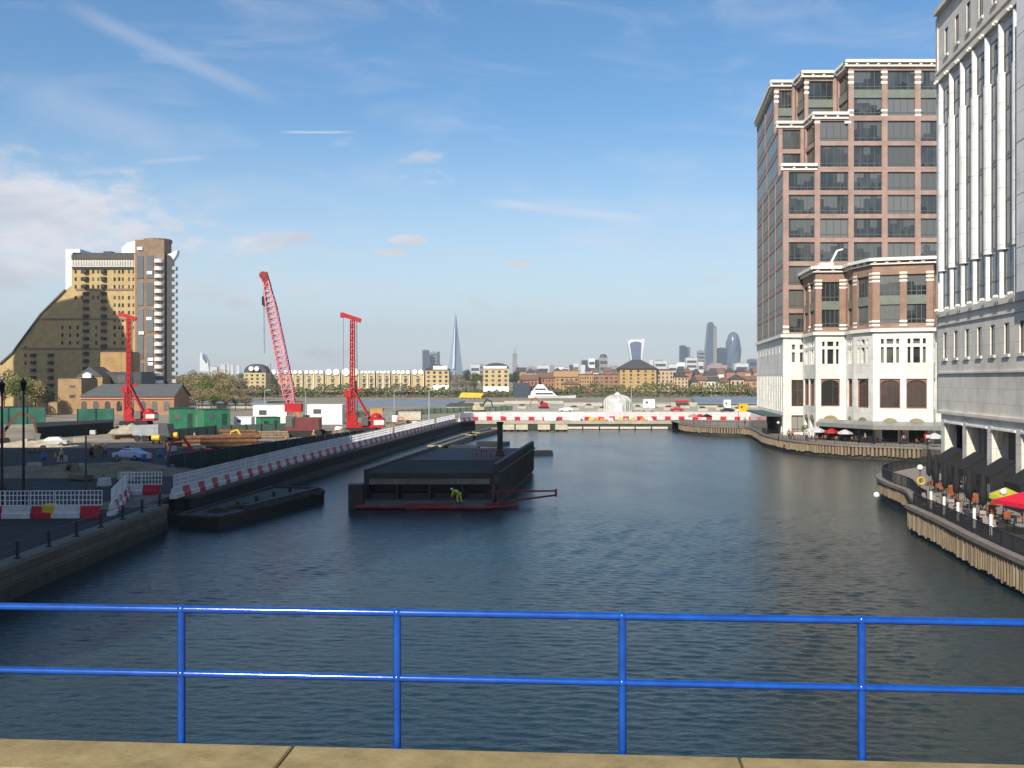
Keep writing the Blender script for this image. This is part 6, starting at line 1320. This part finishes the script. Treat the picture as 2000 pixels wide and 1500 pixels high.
def person(label, loc, rz, top, legs, pose='stand', hat=None, hair=(.05,.03,.02), sc=1.0, group=None):
    t_ = thing('person', label, 'person', loc, rz, group); t_.scale = (sc,)*3
    if pose == 'bend': # bending forward with one hand reaching down
        J = dict(pel=(0,0,.88), ch=(.38,0,1.12), nk=(.52,0,1.14), hd=(.66,0,1.13), hip=.1, kn=[(.10,.12,.47), (-.12,-.12,.47)], ft=[(.02,.12,.06), (-.22,-.12,.06)], el=[(.50,.26,.82), (.52,-.24,.84)], ha=[(.62,.20,.55), (.70,-.14,.60)], sh=[(.40,.19,1.10), (.40,-.19,1.10)])
    else:
        st = .18 if pose == 'walk' else .03
        J = dict(pel=(0,0,.93), ch=(.02,0,1.28), nk=(.02,0,1.48), hd=(.05,0,1.60), hip=.1, kn=[(st*.7,.10,.50), (-st*.3,-.10,.50)], ft=[(st,.10,.06), (-st,-.10,.06)], el=[(-st*.6-.02,.27,1.12), (st*.6-.02,-.27,1.12)], ha=[(-st+.06,.28,.86), (st+.1,-.28,.86)], sh=[(.0,.18,1.40), (.0,-.18,1.40)])
    V = [(*J['pel'], .13), (*J['ch'], (.14,.17)), (*J['nk'], .055), (*J['hd'], (.085,.10)), (J['hd'][0]+(.10 if pose == 'bend' else .01), 0, J['hd'][2]+(.02 if pose == 'bend' else .11), .07)]; E = [(0,1), (1,2), (2,3), (3,4)]
    for s_ in (0, 1):
        b = len(V); V += [(*J['sh'][s_], .06), (*J['el'][s_], .042), (*J['ha'][s_], .03)]; E += [(1,b), (b,b+1), (b+1,b+2)]
        for f_ in range(4): h_ = J['ha'][s_]; V.append((h_[0]+.03+.01*f_, h_[1]+(f_-1.5)*.022, h_[2]-.09+.004*abs(f_-1.5), .009)); E.append((b+2, len(V)-1))
        h_ = J['ha'][s_]; V.append((h_[0]+.05, h_[1]+(.04 if s_ else -.04), h_[2]-.04, .01)); E.append((b+2, len(V)-1))
        b = len(V); V += [(J['pel'][0], (.1 if s_ == 0 else -.1), J['pel'][2]-.06, .085), (*J['kn'][s_], .06), (J['ft'][s_][0]-.02, J['ft'][s_][1], .10, .042), (J['ft'][s_][0]+.14, J['ft'][s_][1], .045, .038)]; E += [(0,b), (b,b+1), (b+1,b+2), (b+2,b+3)]
    skin('body', skinm, V, E, t_)
    e = .022; JV = [(J['pel'][0]+(J['ch'][0]-J['pel'][0])*.12, 0, J['pel'][2]+.03, .15), (*J['ch'], (.17,.20)), (J['nk'][0]-.01, 0, J['nk'][2]-.05, .08)]; JE = [(0,1), (1,2)]
    for s_ in (0, 1): b = len(JV); JV += [(*J['sh'][s_], .085), (*J['el'][s_], .068), (J['ha'][s_][0], J['ha'][s_][1], J['ha'][s_][2]+.05, .05)]; JE += [(1,b), (b,b+1), (b+1,b+2)]
    skin('jacket', top, JV, JE, t_)
    LV = [(*J['pel'], .15)]; LE = []
    for s_ in (0, 1): b = len(LV); LV += [(J['pel'][0], (.1 if s_ == 0 else -.1), J['pel'][2]-.08, .105), (*J['kn'][s_], .08), (J['ft'][s_][0]-.02, J['ft'][s_][1], .13, .065)]; LE += [(0,b), (b,b+1), (b+1,b+2)]
    skin('trousers', legs, LV, LE, t_)
    h = J['hd']; hh = MB(); hh.ball((h[0]-.01+(.05 if pose == 'bend' else 0), 0, h[2]+.06), .115, .105, .10, 12, 8)
    hh.build('helmet' if hat else 'hair', hat or paint('dark hair', (.04,.025,.018), .8), t_, local=True)
    for s_ in (0, 1): f_ = J['ft'][s_]; MB().ball((f_[0]+.05, f_[1], .055), .15, .055, .055, 10, 6).build('shoe', rubber, t_, local=True)
    return t_
hiv = paint('hi-vis yellow', (.45,.60,.02), .6, .15, 4); navy = paint('dark trousers', (.02,.022,.03), .8, .2)
person('worker in hi-vis yellow jacket and white helmet bending down on the raft by the barge', (-5.0,98.4,.42), 2.6, hiv, hiv, 'bend', paint('white helmet', (.8,.8,.8), .3), sc=1.1)
cl_ = {'red': paint('red coat', (.4,.03,.03), .8), 'grey': paint('grey coat', (.18,.18,.19), .8), 'black': navy, 'white': paint('white shirt', (.7,.7,.68), .8), 'blue': paint('blue shirt', (.08,.14,.3), .8), 'brown': paint('brown coat', (.2,.12,.07), .8)}
for i, (px, pyb, c, lab) in enumerate(((1541,858,'black','walking on the far promenade by the tall white corner'), (1548,858,'red','walking beside the person in black on the far promenade'), (1575,862,'white','standing at the left end of the restaurant terrace'), (1690,866,'grey','at the promenade rail in front of the canopy'), (1700,866,'brown','next to the grey coated person at the rail'), (1765,868,'blue','near the right end of the restaurant terrace'), (1455,830,'grey','by the corner of the far promenade'))):
    x, y = at(px, pyb); person('person in a %s top %s' % (c, lab), (x, y, QZ+.03), R.uniform(0,6.28), cl_[c], navy, 'walk' if i < 2 else 'stand')

# ================================================================ terrace furniture on the right
def parasol(label, x, y, z, w, h, mat, closed=False, rz=0.0, group=None, name='parasol', n=4, drop=.22):
    t_ = thing(name, label, 'parasol', (x, y, z), rz, group); MB().tube((0,0,0), (0,0,h), .04, 8).build('pole', paint('grey mullion', (.1,.1,.1)), t_, local=True); MB().box(-.3,-.3,0,.3,.3,.08).build('base', dgrey, t_, local=True)
    c = MB()
    if closed: c.lathe(0, 0, [(.05,h*.26), (.26,h*.32), (.30,h*.55), (.17,h*.88), (.03,h*1.02)], 9)
    else:
        ring = [(w/2*math.cos(math.pi/4+2*math.pi*i/n)*1.35 if n == 4 else w/2*math.cos(2*math.pi*i/n), w/2*math.sin(math.pi/4+2*math.pi*i/n)*1.35 if n == 4 else w/2*math.sin(2*math.pi*i/n)) for i in range(n)]
        dr = w*drop; pts = [(0,0,h)]+[(a, b, h-dr) for a, b in ring]+[(a*1.01, b*1.01, h-dr-.28) for a, b in ring]; fs_ = [(0, 1+i, 1+(i+1) % n) for i in range(n)]+[(1+i, 1+n+i, 1+n+(i+1) % n, 1+(i+1) % n) for i in range(n)]
        c.add(pts, fs_); c.add([(0,0,h-.05)]+[(a*.98, b*.98, h-dr-.05) for a, b in ring], [(0, 1+(i+1) % n, 1+i) for i in range(n)])
    c.build('canopy', mat, t_, local=True); return t_
def near(px, D): return wx(px, D), D
for i in range(5):
    u0, u1 = cols_[i]+1.9, cols_[i+1]-1.5; t_ = thing('awning', '%s over the terrace' % ('farthest black sloping awning between the stone columns', 'second black sloping awning from the far end of the colonnade', 'third black sloping awning from the far end of the colonnade', 'fourth black sloping awning from the far end of the colonnade', 'nearest black sloping awning at the right edge')[i], 'awning', tuple(fs.p(u0, 0, 2.03)))
    aw = MB(); a = [fs.p(u0,-.3,5.6), fs.p(u0,1.7,4.3), fs.p(u0,1.7,3.7), fs.p(u0,1.65,3.7), fs.p(u0,1.65,4.2), fs.p(u0,-.3,5.45)]; aw.extr(a, fs.u*(u1-u0))
    for uu in (u0, u1-.04): aw.extr([fs.p(uu,-.3,5.55), fs.p(uu,1.65,4.25), fs.p(uu,1.65,3.65), fs.p(uu,-.3,4.0)], fs.u*.04)
    aw.build('canopy', dark_fabric, t_)
    for uu in (u0+.1, u1-.1): MB().tube(fs.p(uu,1.55,2.03), fs.p(uu,1.55,4.1), .05, 8).build('post', black_metal, t_)
    ct = MB(); fs.box(ct, u0+.2, u1-.2, -2.6, -2.45, 2.03, 4.6); ct.build('dark_glazing', win_dark, t_)
for i, (px, D) in enumerate(((1815,99), (1828,93), (1846,88), (1868,84), (1893,80), (1920,76))):
    x, y = near(px, D); parasol('closed black parasol, %s from the far end of the front row on the near terrace' % ('first', 'second', 'third', 'fourth', 'fifth', 'sixth')[i], x, y, QZ+.03, 1, 3.4-.04*i, dark_fabric, closed=True)
x, y = near(1990, 66.5); parasol('bright red square parasol at the right edge of the near terrace', x+.6, y, QZ+.03, 3.0, 2.95, paint('red canvas', (.62,.01,.035), .7, .1), rz=.2)
x, y = near(1964, 74.5); parasol('yellow green parasol behind the red one', x, y, QZ+.03, 2.3, 2.35, paint('yellow canvas', (.42,.40,.04), .7, .12), n=8)
# chair and table sets
wood = paint('orange brown wood', (.28,.075,.03), .5, .25, 3)
def chair_proto(mat, nm):
    t_ = thing('chair', nm, 'chair', (0,0,-50)); MB().box(-.22,-.22,.43,.22,.22,.47).build('seat', mat, t_, local=True); MB().hexa([(-.22,.2,.47),(.22,.2,.47),(.22,.24,.47),(-.22,.24,.47),(-.2,.27,.9),(.2,.27,.9),(.2,.31,.9),(-.2,.31,.9)]).build('backrest', mat, t_, local=True)
    for a in (-.2,.2):
        for b in (-.2,.2): MB().bar((a,b,0),(a,b,.43),.035).build('leg', black_metal, t_, local=True)
    return seal(t_)
ch = chair_proto(wood, 'orange brown wooden chair among the black parasols on the near terrace')
chd = chair_proto(paint('pink grey chair', (.30,.24,.22), .7), 'pale woven chair beside the white posts on the near terrace')
tb = thing('cafe_table', 'small round cafe table among the chairs on the near terrace', 'table', (0,0,-50)); MB().lathe(0,0,[(.38,.70),(.4,.72),(.4,.74),(.02,.745)],14).build('tabletop', paint('table top', (.12,.08,.06), .4), tb, local=True); MB().tube((0,0,.03),(0,0,.7),.035,8).build('pedestal', black_metal, tb, local=True); MB().lathe(0,0,[(.22,0),(.22,.03),(.03,.05)],10).build('base', black_metal, tb, local=True); seal(tb)
used = set()
def put(o, x, y, z, rz, group):
    if o.name not in used: used.add(o.name); o.location = (x, y, z); o.rotation_euler = (0,0,rz); o['group'] = group
    else: dup(o, (x, y, z), rz, group=group)
for i, (px, D) in enumerate(((1838,94), (1852,90), (1872,86), (1895,83), (1918,79.5), (1942,77), (1968,73))):
    x, y = near(px, D); put(tb, x, y, QZ+.03, 0, 'cafe tables on the near terrace')
    for k in range(3): a = R.uniform(0, 6.28); put(ch, x+math.cos(a)*.75, y+math.sin(a)*.75, QZ+.03, a-math.pi/2, 'orange brown chairs on the near terrace')
for i, (px, D) in enumerate(((1826,83.5), (1853,79), (1880,75.5), (1912,72), (1948,69))):
    x, y = near(px, D); put(tb, x, y, QZ+.03, 0, 'cafe tables on the near terrace')
    for k in (0, 2.1, 4.2): put(chd, x+math.cos(k+i)*.8, y+math.sin(k+i)*.8, QZ+.03, k+i-math.pi/2, 'pale chairs beside the white posts')
# white posts
wp = thing('white_post', 'x', 'post', (0,0,-50)); MB().tube((0,0,0),(0,0,1.32),.105,12).lathe(0,0,[(.11,1.3),(.11,1.36),(.03,1.42)],12).build('shaft', paint('cream white post', (.80,.77,.68), .45, .08), wp, local=True); MB().lathe(0,0,[(.13,.0),(.13,.08),(.09,.12)],12).build('base', dgrey, wp, local=True); MB().ball((.1,-.02,.62),.07).build('side_lamp', paint('white globe', (.85,.85,.82), .3), wp, local=True); seal(wp)
for i, (px, D) in enumerate(((1818.5,80.5), (1844,77), (1871,73.5), (1903,70), (1935.5,66.8))):
    x, y = near(px, D); lab = 'white terrace post with side lamp, %s of five counted from the far end' % ('first', 'second', 'third', 'fourth', 'fifth')[i]
    if i == 0: wp.location = (x, y, QZ+.03); wp['label'] = lab
    else: dup(wp, (x, y, QZ+.03), 0, lab)
pole('globe lamp on a black post at the rounded terrace', 1797, 985, 918, mat=black_metal, lamp='globe', r=.05); pole('globe lamp with greenish shade beside the fourth column', 1960, 1020, 966, mat=black_metal, lamp='globe', r=.05)
x, y = at(1798, 985); t_ = thing('life_ring', 'yellow life ring hanging on the globe lamp post of the rounded terrace', 'life ring', (x-.0, y-.1, QZ+1.9)); rg = MB(); n = 16
for i in range(n): a, b = 2*math.pi*i/n, 2*math.pi*(i+1)/n; rg.tube((.28*math.cos(a),0,.28*math.sin(a)), (.28*math.cos(b),0,.28*math.sin(b)), .07, 7)
rg.build('ring', yel_p, t_, local=True); MB().bar((-.2,.04,.3),(.2,.04,.3),.04).build('hook', black_metal, t_, local=True)
tag(MB().ball((33.9,97.6,1.3), .28).build('float_ball', paint('white globe', (.85,.85,.82), .3)), 'white mooring ball on the timber wall of the rounded terrace', 'buoy')
# far promenade: planters, closed red parasols, benches, bushes, cafe at the left corner
shr = leaf_mesh('shrub_leaves', 77, 500, f_green, 1.0, .8, .12, 9)
def shrub(label, px, pyb, w, h, mt=None):
    x, y = at(px, pyb); t_ = thing('shrub', label, 'shrub', (x, y, QZ+.03)); o = bpy.data.objects.new('leaves', shr if mt is None else mt); col.objects.link(o); o.parent = t_; o.scale = (w/2, w/2, h/2); o.location = (0,0,.3)
    MB().hexa([(-.4,-.4,0),(.4,-.4,0),(.4,.4,0),(-.4,.4,0),(-.5,-.5,.5),(.5,-.5,.5),(.5,.5,.5),(-.5,.5,.5)]).build('planter', dgrey, t_, local=True)
dsh = leaf_mesh('shrub_leaves', 78, 500, f_dark, 1.0, .8, .12, 9)
for i, (px, pyb, w, h, mt, lab) in enumerate(((1664,858,2.8,3.2,None,'olive green potted bush in front of the canopy middle'), (1575,852,2.0,2.4,None,'small potted bush at the left end of the canopy'), (1790,866,2.6,2.4,dsh,'dark potted bush near the right end of the canopy'), (1815,864,2.4,3.6,None,'tall potted bush under the right end of the canopy'), (1614,856,2.2,2.6,None,'potted bush under the left end of the canopy'), (1742,862,2.4,1.6,dsh,'low dark bush along the canopy'), (1718,861,2.4,1.6,dsh,'second low dark bush left of the other along the canopy'))): shrub(lab, px, pyb, w, h, mt)
for i, (px, pyb, c, lab) in enumerate(((1625,861,red_p,'red parasol laid low in front of the canopy'), (1586,858,bw,'white parasol at the left of the restaurant terrace'), (1598,859,bw,'second white parasol at the left of the restaurant terrace'), (1652,863,bw,'white parasol beside the olive bush'), (1760,867,red_p,'closed red parasol near the right end of the canopy'), (1808,869,red_p,'closed red parasol beside the tall potted bush'), (1826,873,bw,'white open parasol at the far right of the restaurant terrace'))):
    x, y = at(px, pyb); parasol(lab, x, y, QZ+.03, 2.6, 2.1 if i < 4 or i == 6 else 2.4, c, closed=(i in (4, 5)), n=8)
ch2 = chair_proto(paint('terracotta chair', (.35,.14,.09), .6), 'terracotta chair on the restaurant terrace by the far promenade')
for i in range(26):
    px = 1552+i*10.4+R.uniform(-3,3); x, y = at(px, 860+(px-1550)/300*9+R.uniform(-2,1)); put(ch2, x, y, QZ+.03, R.uniform(0,6.28), 'terracotta chairs on the restaurant terrace')
for i, (px, pyb, lab) in enumerate(((1442,838,'black lamp post at the corner of the far promenade'), (1520,862,'black lamp post beside the tall white corner'), (1812,890,'black lamp post behind the far end of the rounded terrace'))): pole(lab, px, pyb, pyb-34, mat=black_metal, lamp='globe', r=.05)
for i in range(5):
    x, y = at(1362+i*14, 832); 
    if i in (0, 4): continue
    parasol('closed %s parasol on the far promenade corner' % ('pink', 'red', 'black')[i-1], x, y+14, QZ+.03, 2.4, 2.2, (paint('pink canvas', (.5,.2,.18), .8), red_p, dark_fabric)[i-1], closed=False, n=8)
# ================================================================ loose things over the construction site and the forecourt
def proto(name, label, cat, parts):
    t_ = thing(name, label, cat, (0,0,-50))
    for nm, mb, mt in parts: mb.build(nm, mt, t_, local=True)
    return seal(t_)
def mbs(*f): m_ = MB(); [g_(m_) for g_ in f]; return m_
bt_ = MB(); [bt_.box(-1.2+R.uniform(-.1,.1), -.5+j*.26, .12+k*.12, 1.2+R.uniform(-.1,.1), -.5+j*.26+.22, .12+k*.12+.1) for j in range(4) for k in range(4)]
dr_ = MB().lathe(0,0,[(.29,0),(.3,.02),(.3,.3),(.31,.31),(.3,.32),(.3,.86),(.28,.88),(.02,.88)],14)
cn_ = MB().lathe(0,0,[(.17,.04),(.03,.72)],10)
bm2 = MB(); [bm2.box(-2.6+R.uniform(-.2,.2), -.4+j*.28, k*.3, 2.6+R.uniform(-.2,.2), -.4+j*.28+.2, k*.3+.25) for j in range(3) for k in range(2)]
P_ = [
 (proto('board_stack', 'one of the small stacks of timber boards lying about the construction site', 'timber stack', [('boards', bt_, timber), ('bearer', MB().box(-.9,-.55,0,-.75,.6,.115).box(.75,-.55,0,.9,.6,.115), dark_in)]), 9, 'board stacks on the site'),
 (proto('oil_drum', 'one of the blue oil drums standing about the construction site', 'drum', [('drum_body', dr_, paint('blue drum', (.03,.08,.25), .5, .2)), ('lid', MB().lathe(0,0,[(.29,.881),(.29,.90),(.02,.90)],14), steel)]), 9, 'oil drums on the site'),
 (proto('traffic_cone', 'one of the orange traffic cones on the construction site', 'traffic cone', [('cone', cn_, org_p), ('base', MB().box(-.2,-.2,0,.2,.2,.04), rubber)]), 14, 'traffic cones on the site'),
 (proto('concrete_block', 'one of the pale concrete blocks on the construction site', 'concrete block', [('block', MB().hexa([(-.75,-.4,0),(.75,-.4,0),(.75,.4,0),(-.75,.4,0),(-.7,-.3,.75),(.7,-.3,.75),(.7,.3,.75),(-.7,.3,.75)]), pale_c), ('lifting_eye', MB().tube((-.1,0,.74),(-.1,0,.84),.02,6).tube((.1,0,.74),(.1,0,.84),.02,6).tube((-.12,0,.83),(.12,0,.83),.02,6), steel)]), 12, 'concrete blocks on the site'),
 (proto('bag_pallet', 'one of the pallets of white cement bags on the construction site', 'pallet', [('bags', MB().box(-.5,-.45,.15,.5,.45,.55).box(-.47,-.4,.555,.46,.42,.85), bw), ('pallet_base', MB().box(-.6,-.5,0,.6,-.4,.145).box(-.6,-.05,0,.6,.05,.145).box(-.6,.4,0,.6,.5,.145), timber)]), 9, 'bag pallets on the site'),
 (proto('beam_stack', 'one of the rusty steel beam stacks on the construction site', 'steel beams', [('beams', bm2, rust), ('bearer', MB().box(-1.8,-.5,-.12,-1.6,.6,-.003).box(1.6,-.5,-.12,1.8,.6,-.003), dark_in)]), 7, 'beam stacks on the site'),
 (proto('cable_drum', 'one of the wooden cable drums on the construction site', 'cable drum', [('flanges', MB().tube((0,-.42,.7),(0,-.36,.7),.7,16).tube((0,.36,.7),(0,.42,.7),.7,16), timber), ('cable', MB().tube((0,-.355,.7),(0,.355,.7),.48,14), black_metal)]), 6, 'cable drums on the site'),
]
taken = []
def spot():
    for _ in range(200):
        if R.random() < .5: x, y = R.uniform(-66,-31), R.uniform(92,152); x = min(x, -38.5-(y-92)*-.12)
        else: x, y = R.uniform(-78,-27), R.uniform(152,236); x = min(x, -27+(y-152)*.10)
        if all((x-a)**2+(y-b)**2 > 9 for a, b in taken): taken.append((x, y)); return x, y
    return x, y
for pr, n, grp in P_:
    for i in range(n): x, y = spot(); put(pr, x, y, QZ+(.16 if 'beam' in grp else .04), R.uniform(0, 6.28), grp)
# site workers
for i, (px, pyb, lab) in enumerate(((612, 862, 'beside the crane cab'), (742, 846, 'right of the second piling rig'), (380, 868, 'by the lit steel tubes'), (120, 905, 'near the lantern post'), (205, 893, 'left of the parked car'), (828, 836, 'by the light pole'))):
    x, y = at(px, pyb); person('site worker in hi-vis jacket and white helmet '+lab, (x, y, QZ+.04), R.uniform(0,6.28), hiv if i % 2 else paint('hi-vis orange', (.65,.18,.02), .6, .1), navy, 'walk', paint('white helmet', (.8,.8,.8), .3))
# forecourt clutter beyond the far barriers: low walls, planters, kiosks, parked vans
pl_ = proto('planter', 'one of the pale stone planters with low shrubs on the forecourt beyond the dock', 'planter', [('box', MB().box(-1.6,-.7,0,1.6,.7,.8), ww_), ('rim', MB().box(-1.7,-.8,.8,1.7,.8,.95), ww_)])
for k_ in [x for x in KIDS[pl_.name]]: pass
o = bpy.data.objects.new('shrub', dsh); col.objects.link(o); o.parent = pl_; o.scale = (1.3,.6,.5); o.location = (0,0,.8); seal(pl_)
for i, (px, pyb) in enumerate(((1020,792),(1062,790),(1122,795),(1150,791),(1246,794),(1275,790),(1306,795),(1338,791),(1372,797),(1408,795),(1442,798),(1178,797),(985,795))): x, y = at(px, pyb+6); put(pl_, x, y, QZ+.03, R.uniform(-.2,.2), 'stone planters on the forecourt')
for i, (px, pyb, c, lab) in enumerate(((1105,801,white_p,'white car on the forecourt left of the dome'), (1265,802,paint('silver car paint', (.35,.36,.38), .3),'silver car on the forecourt right of the dome'), (1322,801,red_p,'red car on the forecourt beyond the far barriers'), (1420,803,paint('dark car paint', (.03,.03,.035), .3),'dark car at the right end of the forecourt'))): car(lab, px, pyb+3, R.uniform(-.2,.2), c)
container('kiosk', 'yellow kiosk at the right end of the forecourt', 1452, 806, 2.6, 2.2, 2.6, yel_p, cat='kiosk'); container('kiosk', 'small white kiosk on the forecourt near the right end', 1421, 800, 2.2, 2.2, 3.2, white_p, cat='kiosk'); container('kiosk', 'white ticket kiosk right of the dome', 1268, 797, 4.0, 2.4, 3.0, white_p, cat='kiosk')
for i, (px, c) in enumerate(((1288, 'white'), (1345, 'cream'))): pass
HAZE = 1.25e-4
# ================================================================ air
hb = MB().box(-3400, -62, -6, 3400, 6700, 345)
hm = bpy.data.materials.new('haze'); hm.use_nodes = True; t_ = hm.node_tree; t_.nodes.clear(); o_ = t_.nodes.new('ShaderNodeOutputMaterial'); v_ = t_.nodes.new('ShaderNodeVolumePrincipled')
v_.inputs['Color'].default_value = (.78,.86,.95,1); v_.inputs['Density'].default_value = HAZE; v_.inputs['Anisotropy'].default_value = .2; t_.links.new(v_.outputs[0], o_.inputs['Volume'])
hz_o = hb.build('haze', hm); hz_o['kind'] = 'stuff'; hz_o['label'] = 'thin pale haze over the river and the far skyline'
